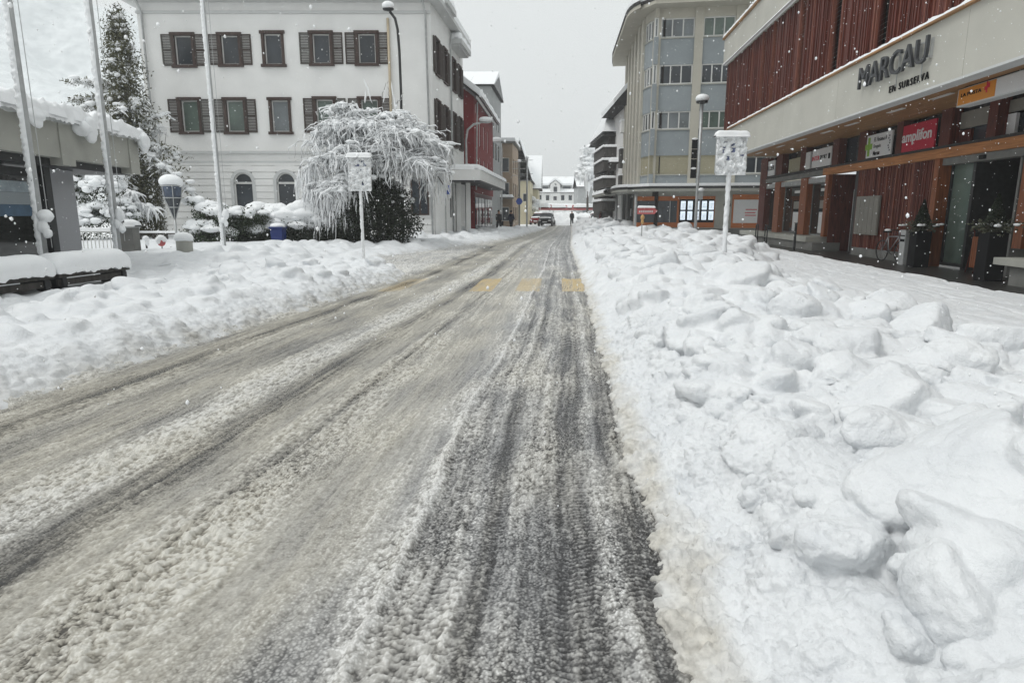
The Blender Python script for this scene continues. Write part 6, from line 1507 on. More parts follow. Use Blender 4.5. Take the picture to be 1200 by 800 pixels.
o = MB().box(gp[4], gp[5], .22, .296, .6, 2.75).build('shop_window', M['shoporange'], CB)
MB().box(gp[4] + .1, gp[5] - .1, .19, .218, .92, 2.42).build('pane', M['signwhite'], o)
for z, a_ in ((1.75, .55), (1.55, .35), (1.38, .45)): MB().box(gp[4] + .75 + a_ * .2, gp[4] + 1.35 + a_ * .4, .18, .189, z, z + .07).build('print', M['pinkred'], o)
# glazed side towards the street under the canopy, with columns
sg_ = [S1 + (S0 - S1) * t_ for t_ in (0, .28, .55, .8, 1)]
ent = [loc2(plan(733, 47.5)), loc2(plan(747, 44.6))]
pa = MB(); seg_build(pa, S0, ent[1], lambda m, L_: m.box(0, L_, .5, .6, 0, 3.0)); pa.build('wall', M['greyrender'], CB)
for k in range(9):
    P_ = S0 + (ent[1] - S0) * (.06 + k * .104); Q_ = S0 + (ent[1] - S0) * (.06 + k * .104 + .08); m_ = MB(); seg_build(m_, P_, Q_, lambda m, L_: m.box(0, L_, .42, .5, .25, 2.75)); m_.build('shop_window', M['glass'], CB)
    m2 = MB(); seg_build(m2, P_, Q_, lambda m, L_: m.box(L_ * .2, L_ * .8, .40, .418, .7 + .3 * (k % 3), 1.9 + .2 * (k % 2))); m2.build('poster', M['signwhite'] if k % 2 == 0 else M['greyblue'], CB)
for P_ in (loc2(plan(744.5, 43.6)), loc2(plan(722, 50))): MB().tube([(P_[0], P_[1], 0), (P_[0], P_[1], 2.95)], .10, 12).build('column', M['zinc'], CB, True)

# ------------------------------------------------------------------ lamp post with black panels, arrow sign
Yl = 36.0; b = D(815, 262, Yl); t = thing('lamp_post', 'slim grey lamp post with a snow cap and four black panels before the rounded block', 'lamp post', (b[0], Yl, 0))
zt = float(D(820, 122, Yl)[2]); MB().tube([(0, 0, 0), (.0, 0, zt)], .085, 10).build('pole', M['zinc'], t, True)
MB().lathe([(.10, 0), (.3, .05), (.32, .14), (.1, .2)], (0, 0, zt), 14).build('lamp_head', M['dark'], t, True)
v, f = blobs(np.array([(0, 0, zt + .28)]), np.array([(.36, .34, .2)]), 3, 2, .08); np_mesh('snow_cap', v, f, M['snow'], t)
for k in range(4):
    z = float(D(814, 165 + 11.5 * k, Yl)[2]); q = MB().box(-.42, -.12, -.03, .03, z - .42, z + .06).build('panel', M['black'], t); MB().box(-.12, -.0, -.015, .015, z - .2, z - .16).build('bracket', M['zinc'], t)
    if k in (0, 3): v, f = blobs(np.array([(-.27, 0, z + .09)]), np.array([(.17, .08, .06)]), 2, k, .1); np_mesh('snow_cap', v, f, M['snow'], q)
z = float(D(818, 226, Yl)[2]); q = MB().box(.06, .3, -.1, .1, z - .35, z + .1).build('signal_box', M['zinc'], t, bevel=.02); v, f = blobs(np.array([(.18, 0, z + .16)]), np.array([(.2, .16, .1)]), 2, 3, .1); np_mesh('snow_cap', v, f, M['snow'], q)
MB().tube([(.18, 0, z - .35), (.18, 0, 1.2)], .03, 8).build('conduit', M['zinc'], t)
Ya = 24.0; b = D(752, 275, Ya); t = thing('arrow_sign', 'faded red arrow sign on a thin post in the snow before the corner shop', 'direction sign', (b[0], Ya, 0))
za0, za1 = float(D(752, 251, Ya)[2]), float(D(752, 243.5, Ya)[2]); xa0, xa1 = float(D(747, 247, Ya)[0] - b[0]), float(D(770.5, 247, Ya)[0] - b[0])
MB().tube([(0, .03, 0), (0, .03, za1)], .02, 8).build('post', M['zinc'], t)
MB().prism([(xa0, za0), (xa1 - .12, za0), (xa1, (za0 + za1) / 2), (xa1 - .12, za1), (xa0, za1)], -.02, .01).build('board', M['pinkred'], t)
n = 60; V, f = snow_strip([(xa0, -.01, za1 - .0), (xa1 - .08, -.01, za1 - .0)], .12, .07, 4, .02); np_mesh('snow_cap', V, f, M['snow'], t)
rg = random.Random(3); m_ = MB()
for k in range(7): x = xa0 + .06 + k * .075; m_.box(x, x + .045, -.026, -.021, za0 + .06, za0 + .13)
m_.build('print', M['signwhite'], t)
v, f = blobs(np.array([(.0, -.03, za0 - .12), (.0, -.03, za0 - .27)]), np.array([(.075, .07, .10), (.06, .06, .10)]), 2, 2, .1); np_mesh('mascot_bracket', v, f, M['tanpaint'], t); t.children[-1].name = 'bracket'
# ================================================================== FAR STREET
def px_at(px, Y): return float(D(px, 249, Y)[0])
def simple_windows(par, fr_w, rects, gm='glass', fm='wframe', y=.06, fw=.06, mull=1):
    for a, b, c, d in rects: window(par, a, b, c, d, y, fm, gm, fw, mull, (), 'window', None, .05)
# ---------------- red house: gable towards us, shop and canopy along the street
Yr = 47.6
xr = px_at(556.5, Yr); RH = thing('red_house', 'dark red rendered house with white window strips and a snow roof beyond the white house', 'house', (xr, Yr, 0))
zE, zR = Z_(113, Yr), Z_(90, Yr); wL = 4.2; hd = math.radians(4.0)
Lr = 13.5
def rs2(x, y, z): return (y * 0 + x * math.sin(hd) + y * math.cos(hd) * -1, x * math.cos(hd) + y * math.sin(hd), z)   # x along the street (away), y inwards (left)
MB().add([(-wL, 0, 0), (0, 0, 0), (0, 0, zE), (-wL * .62, 0, zR + .6), (-wL, 0, zR)], [(0, 1, 2, 3, 4)]).build('gable_wall', M['redrender'], RH)
st = MB(); wins = [(u, u + .75, z0, z1) for z0, z1 in ((6.5, 8.3), (3.9, 5.7)) for u in (3.2, 6.0, 8.8)] + [(1.0, 1.7, 8.6, 9.3)]
st.wall(0, Lr, 3.0, zE, wins, 0, .12); st.v = [rs2(*q) for q in st.v]; st.build('wall', M['redrender'], RH)
for a, b, c, d in wins:
    q = MB().box(a, b, .06, .1, c, d); q.v = [rs2(*k) for k in q.v]; o = q.build('window', M['wframe'], RH); q = MB().box(a + .1, b - .1, .052, .058, c + .1, d - .1); q.v = [rs2(*k) for k in q.v]; q.build('pane', M['signwhite'], o)
rf = MB(); rf.add([(.5, -.6, zE - .25), (-wL * .62, -.6, zR + .75), (-wL * .62 + Lr * math.sin(hd), Lr, zR + .75), (.5 + Lr * math.sin(hd), Lr, zE - .25), (.5, -.6, zE - .1), (-wL * .62, -.6, zR + .9), (-wL * .62 + Lr * math.sin(hd), Lr, zR + .9), (.5 + Lr * math.sin(hd), Lr, zE - .1)], [(3, 2, 1, 0), (4, 5, 6, 7), (0, 1, 5, 4), (1, 2, 6, 5), (2, 3, 7, 6), (3, 0, 4, 7)]); rf.build('roof', M['roofdark'], RH)
sn = MB(); sn.v = [(x, y, z + (.16 if i < 4 else .5)) for i, (x, y, z) in enumerate(rf.v)]; sn.f = list(rf.f); sn.build('roof_snow', M['snow'], RH, bevel=.05)
v, f = snow_strip([(.42, -.6, zE - .16), (.42 + Lr * math.sin(hd), Lr, zE - .16)], .5, .45, 6, .1, lump=.5); np_mesh('eave_snow', v, f, M['snow'], RH)
MB().tube([(.25 , .1, zE - .4), (.12, .1, 3.2)], .05, 8).build('drainpipe', M['zinc'], RH)
# shop under the canopy
sh = MB().box(0.2, Lr, .1, .4, 0, 3.0); sh.v = [rs2(*k) for k in sh.v]; sh.build('shop_wall', mat('maroon_shop', (.09, .015, .015), .6, .3, 2), RH)
for k in range(6):
    q = MB().box(.9 + k * 2.1, 2.6 + k * 2.1, .06, .1, .4, 2.7); q.v = [rs2(*p) for p in q.v]; o = q.build('shop_window', M['glass'], RH)
    q = MB().box(1.1 + k * 2.1, 1.5 + k * 2.1, .03, .055, .7, 1.9); q.v = [rs2(*p) for p in q.v]; q.build('display_panel', M['signwhite' if k % 2 else 'coatred'], o)
# flat canopy over the pavement, wrapping the corner of the white house
Yk = 40.9
CN = thing('entrance_canopy', 'flat white canopy edged with snow over the pavement between the white and the red house', 'canopy', (0, 0, 0))
A_, B_, C_, D_ = D(527, 214, Yk), D(563, 214, Yk + .2), D(592, 224, 58), D(560, 224, 58)
zc0, zc1 = Z_(211, Yk), Z_(198.5, Yk)
poly = [(A_[0], A_[1]), (B_[0], B_[1]), (C_[0], C_[1]), (D_[0] - 1.5, D_[1])]
MB().plate(poly, zc0, zc1).build('slab', M['plaster'], CN); MB().plate([(x * 1.0, y + .04) for x, y in poly], zc0 - .08, zc0 - .004).build('edge', M['dark'], CN)
v, f = snow_strip([(A_[0], A_[1] + .5, zc1), (B_[0] - .4, B_[1] + .5, zc1)], 1.1, .35, 3, .08, lump=.1); np_mesh('snow', v, f, M['snow'], CN)
v, f = snow_strip([(B_[0] - .5, B_[1] + .1, zc1), (C_[0] - .4, C_[1], zc1)], 1.1, .35, 4, .1, lump=.1); np_mesh('snow', v, f, M['snow'], CN)
for px in (538, 549): x = px_at(px, Yk + 2.2); MB().box(x - .14, x + .14, Yk + 2.0, Yk + 2.3, 0, zc0 - .08).build('pillar', M['plaster'], CN)
x0, x1 = px_at(541, 47.2), px_at(551, 47.2); MB().box(x0, x1, 47.2, 47.4, 0, zc0 - .1).build('wall', M['greyrender'], CN)
# ---------------- generic street houses
def block(name, label, x0, x1, y0, y1, h, m, rects_front=(), rects_side=(), side=1, heading=4.0, roof='flat', rh=2.5, gm='glass', cat='building', fm='wframe', snowh=.35, ov=.3):
    """box building with its camera side at y0 and its street side on the right (side=1) or left (side=-1)"""
    t = thing(name, label, cat, (x0, y0, 0)); W_ = x1 - x0; L_ = y1 - y0; sh = L_ * math.tan(math.radians(heading))
    fr = MB().wall(0, W_, 0, h, rects_front, 0, .12); fr.build('wall', M[m], t)
    simple_windows(t, None, rects_front, gm, fm, .11)
    b = MB(); X0 = W_ if side > 0 else 0; sl = math.hypot(sh, L_)
    b.wall(0, sl, 0, h, rects_side, 0, .12); ca, sa = sh / sl, L_ / sl
    # street side: x along away from the camera
    def tr(q):
        x, y, z = q; return (X0 + x * ca + (-y * sa if side > 0 else y * sa), x * sa + y * ca * (1 if side > 0 else -1), z)
    b.v = [tr(q) for q in b.v]; b.build('wall', M[m], t)
    for a, bb, c, d in rects_side:
        q = MB().box(a, bb, .05, .1, c, d); q.v = [tr(k) for k in q.v]; q.build('window', M[gm], t)
    o0 = 0 if side > 0 else W_
    MB().quad((o0, 0, 0), (o0, L_, 0), (o0, L_, h), (o0, 0, h)).quad((o0, L_, 0), (X0 + sh, L_, 0), (X0 + sh, L_, h), (o0, L_, h)).build('wall', M[m], t)
    e = ov; P = [(-e, -e), (W_ + e, -e), (W_ + e + (sh if side > 0 else 0), L_ + e), (-e + (sh if side < 0 else 0), L_ + e)]
    if roof == 'flat':
        MB().plate(P, h + .001, h + .2).build('roof', M['concrete_dark'], t); MB().plate([(x * .98 + .02, y) for x, y in P], h + .203, h + .2 + snowh).build('roof_snow', M['snow'], t)
    else:
        ax = roof; z = h
        def gable(dz, th):
            b = MB()
            if ax == 'x': R = [(-e, L_ / 2, z + rh), (W_ + e + sh / 2 * (side > 0), L_ / 2, z + rh)]; fcs = [(0, 1, 5, 4), (2, 3, 4, 5), (1, 2, 5), (3, 0, 4)]
            else: R = [(W_ / 2, -e, z + rh), (W_ / 2 + sh, L_ + e, z + rh)]; fcs = [(0, 4, 5, 3), (1, 2, 5, 4), (0, 1, 4), (2, 3, 5)]
            V = [(x, y, z + dz) for x, y in P] + [(x, y, q + dz + th) for x, y, q in R]; b.add(V, fcs + [(3, 2, 1, 0)]); return b
        gable(0, 0).build('roof', M['roofdark'], t); gable(.12, snowh).build('roof_snow', M['snow'], t)
    return t
# grey house: big snow roof behind the red one, ridge across the street
Yg = 62.5; g0, g1 = px_at(530, Yg), px_at(566, Yg)
block('grey_house', 'tall grey house with a steep snow roof rising behind the red house', g0, g1 + .8, Yg, Yg + 9, Z_(101, Yg), 'greyrender', (), [(1.2 + 2.4 * k, 2.5 + 2.4 * k, 3.8 + 2.9 * j, 5.4 + 2.9 * j) for k in range(3) for j in range(3)], 1, 5.0, 'x', Z_(78, Yg) - Z_(101, Yg))
Yt = 72.0; t0, t1 = px_at(575, Yt), px_at(600.5, Yt); hT = Z_(168, Yt)
block('tan_building', 'tan flat-roofed building on the left side of the far street', t0, t1, Yt, Yt + 8, hT, 'tan', [(t1 - t0 - 1.35, t1 - t0 - .35, hT - 3.0 - 2.6 * k, hT - 1.5 - 2.6 * k) for k in range(3)], [(1.0 + 2.4 * j, 2.2 + 2.4 * j, hT - 3.0 - 2.6 * k, hT - 1.5 - 2.6 * k) for k in range(3) for j in range(3)], 1, 5.0)
q = MB().box(px_at(580, 71.0), px_at(602, 71.0), 70.2, 71.9, 3.05, 3.2); CT = thing('shop_canopy', 'small flat canopy with snow on the tan building far down the street', 'canopy'); q.build('slab', M['concrete_dark'], CT)
v, f = snow_strip([(px_at(580, 71), 71, 3.2), (px_at(602, 71), 71, 3.2)], 1.4, .3, 3, .15); np_mesh('snow', v, f, M['snow'], CT)
Yy = 88.0; y0_, y1_ = px_at(596, Yy), px_at(621, Yy); hY = Z_(212, Yy)
block('yellow_house', 'pale yellow house under a steep snow roof on the far left of the street', y0_, y1_ , Yy, Yy + 12, hY, 'yellowrender', [(y1_ - y0_ - 1.9 + j * .95, y1_ - y0_ - 1.4 + j * .95, 3.0 + k * 2.2, 4.1 + k * 2.2) for j in range(2) for k in range(1)], [(1 + 2.2 * j, 2 + 2.2 * j, 3.0, 4.1) for j in range(4)], 1, 4.0, 'y', 5.2)
Yz = 98; z0_, z1_ = px_at(615, Yz), px_at(630, Yz)
block('chalet', 'dark-gabled house with a hanging snow roof at the far left end of the street', z0_, z1_, Yz, Yz + 10, Z_(222, Yz), 'yellowrender', [(.5, 1.1, 2, 3.2)], (), 1, 4.0, 'x', 4.8, ov=.5)
# white house closing the street
Yh = 150; h0, h1 = px_at(625, Yh), px_at(676.5, Yh); W_ = h1 - h0; sx = W_ / 51.5; hz = lambda py: Z_(py, Yh)
rects = [((c - 625) * sx - .42, (c - 625) * sx + .42, hz(b), hz(t_)) for t_, b in ((228.5, 235), (239, 245.5)) for c in (632.5, 641.5, 650.3, 659.2, 668)]
HH = block('white_house', 'white villa with a central gable closing the far end of the street', h0, h1, Yh, Yh + 9, hz(226), 'plaster', rects, (), 1, 0.0, 'x', hz(209) - hz(226), cat='house', ov=.5, snowh=.5)
ga, gb, gc = (644.5 - 625) * sx, (656 - 625) * sx, (650.3 - 625) * sx
MB().prism([(ga, hz(230)), (gb, hz(230)), (gb, hz(216)), (gc, hz(211.5)), (ga, hz(216))], -.35, 3.5).build('gable', M['plaster'], HH)
MB().box(gc - .4, gc + .4, -.40, -.352, hz(225), hz(219)).build('window', M['glass'], HH); MB().box(gc - .2, gc + .2, -.40, -.352, hz(217.5), hz(215.5)).build('window', M['glass'], HH)
q = MB()
for s in (-1, 1): q.add([(gc, -.6, hz(211.3) + .1), (gc + s * (gb - gc + .4), -.6, hz(216.6) + .05), (gc + s * (gb - gc + .4), -.6, hz(216.6) + .5), (gc, -.6, hz(211.3) + .6), (gc, 3.4, hz(211.3) + .1), (gc + s * (gb - gc + .4), 3.4, hz(216.6) + .05), (gc + s * (gb - gc + .4), 3.4, hz(216.6) + .5), (gc, 3.4, hz(211.3) + .6)], [(0, 1, 2, 3), (3, 2, 6, 7), (0, 4, 5, 1), (1, 5, 6, 2)])
q.build('gable_snow', M['snow'], HH)
for a, b in ((633, 643.5), (658, 670)): o = MB().box((a - 625) * sx, (b - 625) * sx, .6, 3.4, hz(223), hz(217)).build('dormer', M['greyrender'], HH); MB().box((a - 625) * sx - .1, (b - 625) * sx + .1, .4, 3.6, hz(217) + .01, hz(217) + .45).build('snow', M['snow'], o); MB().box((a - 625) * sx + .3, (b - 625) * sx - .3, .57, .598, hz(222), hz(218.5)).build('window', M['glass'], o)
for c in (655, 664.5): MB().box((c - 625) * sx - .25, (c - 625) * sx + .25, 4.2, 4.8, hz(212), hz(206.5)).build('chimney', M['tan'], HH)
# grey hall right of it
Yq = 135; block('grey_hall', 'plain grey hall with a snow roof to the right of the far white villa', px_at(676.8, Yq), px_at(694, Yq), Yq, Yq + 9, Z_(219.5, Yq), 'greyrender', [(.8, 2.4, .3, 2.6)], (), -1, 0, 'x', Z_(207, Yq) - Z_(219.5, Yq), 'glassgrey', snowh=.5)
# ---------------- right side of the far street
# balcony block
Yb = 62.0; b0, b1 = px_at(694.5, Yb + 8), px_at(712, Yb); hB = Z_(160, Yb)
BB = thing('balcony_block', 'dark timbered block with stacked snowy balconies on the right of the far street', 'building', (b0, Yb, 0)); W_ = 9.0
MB().box(.35, W_, 0, 10, 0, hB).build('wall', M['darkwood'], BB)
rf = MB().add([(-.3, -.6, hB + .0), (W_, -.6, hB + .0), (W_, 10.5, hB), (-.3, 10.5, hB), (1.3, 4.5, hB + 3.6), (W_, 4.5, hB + 3.6)], [(0, 1, 5, 4), (1, 2, 5), (2, 3, 4, 5), (3, 0, 4), (3, 2, 1, 0)]); rf.build('roof', M['roofdark'], BB); sn = MB(); sn.v = [(x, y, z + .4) for x, y, z in rf.v]; sn.f = list(rf.f); sn.build('roof_snow', M['snow'], BB)
for k, zb_ in enumerate([Z_(p, Yb) for p in (236, 209.5, 189, 174)]):
    o = MB().box(-.25, 2.2, -1.2, 6, zb_ - .9, zb_ + .02).build('balcony', M['darkwood'], BB); v, f = snow_strip([(-.28, -1.15, zb_ + .02), (2.2, -1.15, zb_ + .02)], .3, .22, k, .08); np_mesh('snow', v, f, M['snow'], o)
    v, f = snow_strip([(-.25, -1.2, zb_ + .02), (-.25, 6, zb_ + .02)], .28, .22, k + 5, .1); np_mesh('snow', v, f, M['snow'], o)
    if k == 2: MB().box(.6, 2.0, -.05, -.01, zb_ + .25, zb_ + 1.2).build('blind', M['tan'], BB)
o = MB().box(.2, 1.8, -2.4, -1.3, Z_(194, Yb), Z_(192, Yb)).build('awning', M['darkwood'], BB); v, f = snow_strip([(.1, -1.9, Z_(192, Yb)), (1.9, -1.9, Z_(192, Yb))], 1.2, .4, 9, .1); np_mesh('snow', v, f, M['snow'], o)
# pale building with dark balconies, between it and the rounded block
Yp = 57.0; p0, p1 = px_at(712.5, Yp + 4), px_at(734, Yp)
PB = thing('pale_building', 'narrow pale house with dark balconies tucked beside the rounded block', 'building', (p0, Yp, 0)); hP = Z_(117, Yp); W_ = p1 - p0 + 3
MB().box(.6, W_, .5, 6, 0, hP).build('wall', M['plaster'], PB)
for k, (pa, pb) in enumerate(((156, 143), (197, 175), (224, 206))):
    o = MB().box(.25, W_, -.6, .4, Z_(pa, Yp), Z_(pb, Yp)).build('balcony', M['darkwood'] if k else M['plaster'], PB); MB().box(.20, W_, -.66, .42, Z_(pb, Yp) + .003, Z_(pb, Yp) + .14).build('snow', M['snow'], o)
MB().add([(-.5, -1, hP - .6), (W_, -1, hP - .6), (W_, 6.5, hP - .6), (-.5, 6.5, hP - .6), (1.2, -1, hP + 1.4), (W_, -1, hP + 2.6), (W_, 6.5, hP + 2.6), (1.2, 6.5, hP + 1.4)], [(3, 2, 1, 0), (0, 1, 5, 4), (2, 3, 7, 6), (3, 0, 4, 7), (4, 5, 6, 7)]).build('roof', M['roofdark'], PB)
MB().add([(-.52, -1.02, hP - .5), (1.18, -1.02, hP + 1.5), (W_, -1.02, hP + 2.7), (W_, 6.5, hP + 2.7), (1.18, 6.5, hP + 1.5), (-.52, 6.5, hP - .5), (-.52, -1.02, hP - .1), (1.18, -1.02, hP + 1.95), (W_, -1.02, hP + 3.1), (W_, 6.5, hP + 3.1), (1.18, 6.5, hP + 1.95), (-.52, 6.5, hP - .1)], [(0, 1, 7, 6), (1, 2, 8, 7), (6, 7, 10, 11), (7, 8, 9, 10), (0, 6, 11, 5)]).build('roof_snow', M['snow'], PB)
# low shop canopy in front of both
Yc2 = 56.0; c0, c1 = px_at(694, 66), px_at(722, 50)
CS = thing('shop_canopy', 'long low shop canopy with snow on top on the right side of the far street', 'canopy')
P = [(px_at(693.5, 68), 68), (px_at(722, 50), 50), (px_at(735, 50) + 1.5, 50), (px_at(712, 68) + 1, 68)]
MB().plate([P[0], P[1], P[2], P[3]], 3.1, 3.3).build('slab', M['concrete'], CS)
v, f = snow_strip([(P[0][0] + .6, 68, 3.3), (P[1][0] + .6, 50, 3.3)], 1.3, .35, 3, .15); np_mesh('snow', v, f, M['snow'], CS)
for k in range(7):
    y = 51.5 + k * 2.6; x = np.interp(y, [50, 68], [P[1][0], P[0][0]]) + 1.6; MB().box(x - .12, x + .12, y - .12, y + .12, 0, 3.1).build('pillar', M['concrete_dark'], CS)
    MB().box(x + .9, x + 1.0, y + .3, y + 2.3, .3, 2.7).build('shop_window', M['glass' if k % 2 else 'glassgrey'], CS)
MB().box(P[1][0] + 3.2, P[1][0] + 3.4, 51, 68, 0, 3.1).build('wall', M['darkwood'], CS)
# snowy poplar behind
y = 105.0; polyline_tree('poplar', 'tall narrow tree white with snow at the far right end of the street', 'tree', (px_at(688, y), y), Z_(168, y), 1.7, 71, n_limb=26, n_sec=7, n_twig=5, droop=(.3, 1.2), trunk_r=.22, snow=3.2, ry=1, lean=0)
y = 96.0; polyline_tree('snowy_tree', 'small dark branched tree with snow between the chalet and the far villa', 'tree', (px_at(622, y), y), 4.2, 1.4, 72, n_limb=12, n_sec=6, n_twig=5, droop=(.3, .9), trunk_r=.12, snow=1.5)
# poles on the left pavement
Yo = 70; 
def far_pole(px, top, Y, label, sign=None, arms=()):
    t = thing('street_pole', label, 'pole', (px_at(px, Y), Y, 0)); zt = Z_(top, Y); MB().tube([(0, 0, 0), (0, 0, zt)], .09, 8).build('pole', M['concrete_dark'] if sign else M['zinc'], t, True)
    for p in arms: MB().box(-.7, .6, -.02, .02, Z_(p, Y), Z_(p, Y) + .05).build('crossarm', M['zinc'], t)
    if sign: MB().tube([(-.0, -.12, Z_(sign, Y)), (.0, -.09, Z_(sign, Y))], .34, 6).build('sign_panel', M['blue'], t)
    v, f = blobs(np.array([(0, 0, zt + .1)]), np.array([(.2, .2, .14)]), 2, 2, .1); np_mesh('snow_cap', v, f, M['snow'], t)
far_pole(608.5, 190, 64, 'dark street pole with a blue sign before the yellow house', 236, (190, 198, 206))
far_pole(617.5, 186, 70, 'pale tall street pole with cross arms right of the blue sign', None, (188, 204, 212))
# ---------------- people
def person(px, py, label, coat, Y=None, turn=0.0, stride=.22, height=1.72, bag=False):
    g = G(px, py); t = thing('person', label, 'person', (g[0], g[1], 0), turn); s = height / 1.72
    vs = [(0, 0, .95), (0, 0, 1.15), (0, .01, 1.40), (0, 0, 1.52), (0, -.02, 1.64), (.10, 0, .90), (.11, -stride * .45, .50), (.11, -stride, .08), (.11, -stride - .14, .04), (-.10, 0, .90), (-.11, stride * .35, .50), (-.11, stride, .10), (-.11, stride - .13, .04),
          (.19, 0, 1.40), (.25, .06, 1.12), (.24, -.04, .88), (-.19, 0, 1.40), (-.25, -.06, 1.12), (-.24, -.10, .90), (0, -.03, 1.72)]
    ed = [(0, 1), (1, 2), (2, 3), (3, 4), (4, 19), (0, 5), (5, 6), (6, 7), (7, 8), (0, 9), (9, 10), (10, 11), (11, 12), (2, 13), (13, 14), (14, 15), (2, 16), (16, 17), (17, 18)]
    rad = [.15, .14, .15, .06, .10, .10, .075, .05, .045, .10, .075, .05, .045, .075, .055, .04, .075, .055, .04, .085]
    def skin(name, vs, ed, rad, m, par, root=0):
        me = bpy.data.meshes.new(name); me.from_pydata([tuple(c * s for c in q) for q in vs], ed, []); o = bpy.data.objects.new(name, me); COL.objects.link(o)
        md = o.modifiers.new('s', 'SKIN'); sb = o.modifiers.new('u', 'SUBSURF'); sb.levels = 2
        for i, r in enumerate(rad): me.skin_vertices[0].data[i].radius = (r * s, r * s)
        me.skin_vertices[0].data[root].use_root = True
        m2 = bpy.data.meshes.new_from_object(o.evaluated_get(bpy.context.evaluated_depsgraph_get())); m2.name = name; bpy.data.objects.remove(o); bpy.data.meshes.remove(me)
        m2.materials.clear(); m2.materials.append(m); m2.polygons.foreach_set('use_smooth', [True] * len(m2.polygons)); ob = bpy.data.objects.new(name, m2); COL.objects.link(ob); ob.parent = par; return ob
    skin('body', vs, ed, rad, M['skin'], t)
    k = lambda idx, grow: ([vs[i] for i in idx], [rad[i] + grow for i in idx])
    cv, crr = [(0, 0, .80), (0, 0, 1.0), (0, 0, 1.2), (0, .01, 1.40), (0, 0, 1.50), (.19, 0, 1.40), (.25, .06, 1.12), (.245, -.02, .93), (-.19, 0, 1.40), (-.25, -.06, 1.12), (-.245, -.09, .95)], [.19, .19, .18, .18, .09, .10, .08, .065, .10, .08, .065]
    skin('coat', cv, [(0, 1), (1, 2), (2, 3), (3, 4), (3, 5), (5, 6), (6, 7), (3, 8), (8, 9), (9, 10)], crr, M[coat], t, 1)
    skin('trousers', [(0, 0, .92), (.10, 0, .88), (.11, -stride * .45, .50), (.11, -stride, .10), (-.10, 0, .88), (-.11, stride * .35, .50), (-.11, stride, .12)], [(0, 1), (1, 2), (2, 3), (0, 4), (4, 5), (5, 6)], [.15, .115, .09, .075, .115, .09, .075], M['coatblack'], t)
    v, f = blobs(np.array([(0, .02, 1.70)]) * s, np.array([(.10, .12, .11)]) * s, 2, 3, .05); np_mesh('hat', v, f, M['coatblack'], t)
    for sx, yy in ((.11, -stride - .06), (-.11, stride - .06)): MB().box((sx - .05) * s, (sx + .05) * s, (yy - .13) * s, (yy + .10) * s, 0, .10 * s).build('shoe', M['rubber'], t, bevel=.02)
    if bag: MB().box(.22, .34, -.2, .12, .55, .9).build('bag', M['coatblack'], t, bevel=.03)
    return t
person(584.6, 272, 'person in a black coat walking with a bag before the red house shop', 'coatblack', turn=.5, stride=.24, bag=True)
person(599, 270, 'person in a navy hooded coat walking away past the tan building', 'coatnavy', turn=2.6, stride=.18)
person(670, 264.8, 'person in black standing against the distant snow heap', 'coatblack', turn=.3, stride=.05)
person(703.5, 268, 'person in a maroon coat under the right hand shop canopy', 'coatred', turn=1.2, stride=.1)
# ---------------- cars
def car(x, y, rot, paint, label, snow=True):
    t = thing('parked_car', label, 'car', (x, y, 0), rot, 'cars at the far end of the street')
    # side profile in x (length) and z, cross section bulges; body built as stacked hull sections
    secs = [(-2.05, .35, .72, .70), (-1.95, .28, .86, .80), (-1.2, .25, .95, .86), (-.2, .25, .98, .88), (.9, .25, .96, .87), (1.75, .27, .92, .84), (2.0, .35, .80, .74)]
    b = MB(); ring = 10
    for x_, z0, z1, w_ in secs:
        for k in range(ring):
            a = 2 * math.pi * k / ring; ca, sa = math.cos(a), math.sin(a); b.v.append((x_, w_ * math.copysign(abs(ca) ** .45, ca), (z0 + z1) / 2 + (z1 - z0) / 2 * math.copysign(abs(sa) ** .6, sa)))
    for i in range(len(secs) - 1):
        for k in range(ring): b.f.append((i * ring + k, i * ring + (k + 1) % ring, (i + 1) * ring + (k + 1) % ring, (i + 1) * ring + k))
    b.f += [tuple(range(ring)), tuple(range(len(secs) * ring - 1, (len(secs) - 1) * ring - 1, -1))]
    b.build('body', M[paint], t, True)
    cbv = [(-.95, .78, .90), (-.35, .66, 1.42), (1.05, .66, 1.44), (1.75, .76, .92)]; c = MB()
    for x_, w_, z in cbv: c.v += [(x_, -w_, z), (x_, w_, z)]
    c.v += [(-.95, -.78, .8), (-.95, .78, .8), (1.75, -.76, .8), (1.75, .76, .8)]
    c.f = [(2, 3, 1, 0), (4, 5, 3, 2), (6, 7, 5, 4), (0, 8, 10, 6, 4, 2), (1, 3, 5, 7, 11, 9)]; c.build('cabin_glass', M['glass'], t)
    MB().box(-.4, 1.1, -.64, .64, 1.43, 1.48).build('roof', M[paint], t, bevel=.02)
    for s in (-1, 1):
        MB().box(.2, .28, s * .70, s * .775, .85, 1.42).build('pillar', M[paint], t)
        for x_ in (-1.3, 1.3):
            w_ = MB().tube([(x_, s * .68, .32), (x_, s * .9, .32)], .32, 20).build('wheel', M['rubber'], t, True); MB().tube([(x_, s * .88, .32), (x_, s * .91, .32)], .2, 14).build('rim', M['bikemetal'], w_)
        MB().box(-2.06, -1.9, s * .45, s * .72, .62, .74).build('headlight', M['signwhite'], t); MB().box(1.93, 2.02, s * .5, s * .74, .66, .80).build('tail_light', M['signred'], t)
        MB().box(-.75, -.62, s * .8, s * .98, .92, 1.04).build('mirror', M[paint], t, bevel=.02)
    MB().box(-2.09, -2.02, -.26, .26, .45, .55).build('number_plate', M['signwhite'], t)
    if snow:
        v, f = snow_strip([(-.35, 0, 1.47), (1.05, 0, 1.47)], 1.3, .22, 3, .1); np_mesh('snow', v, f, M['snow'], t)
        v, f = snow_strip([(-1.9, 0, .93), (-1.0, 0, .97)], 1.3, .14, 4, .1); np_mesh('snow', v, f, M['snow'], t)
    return t
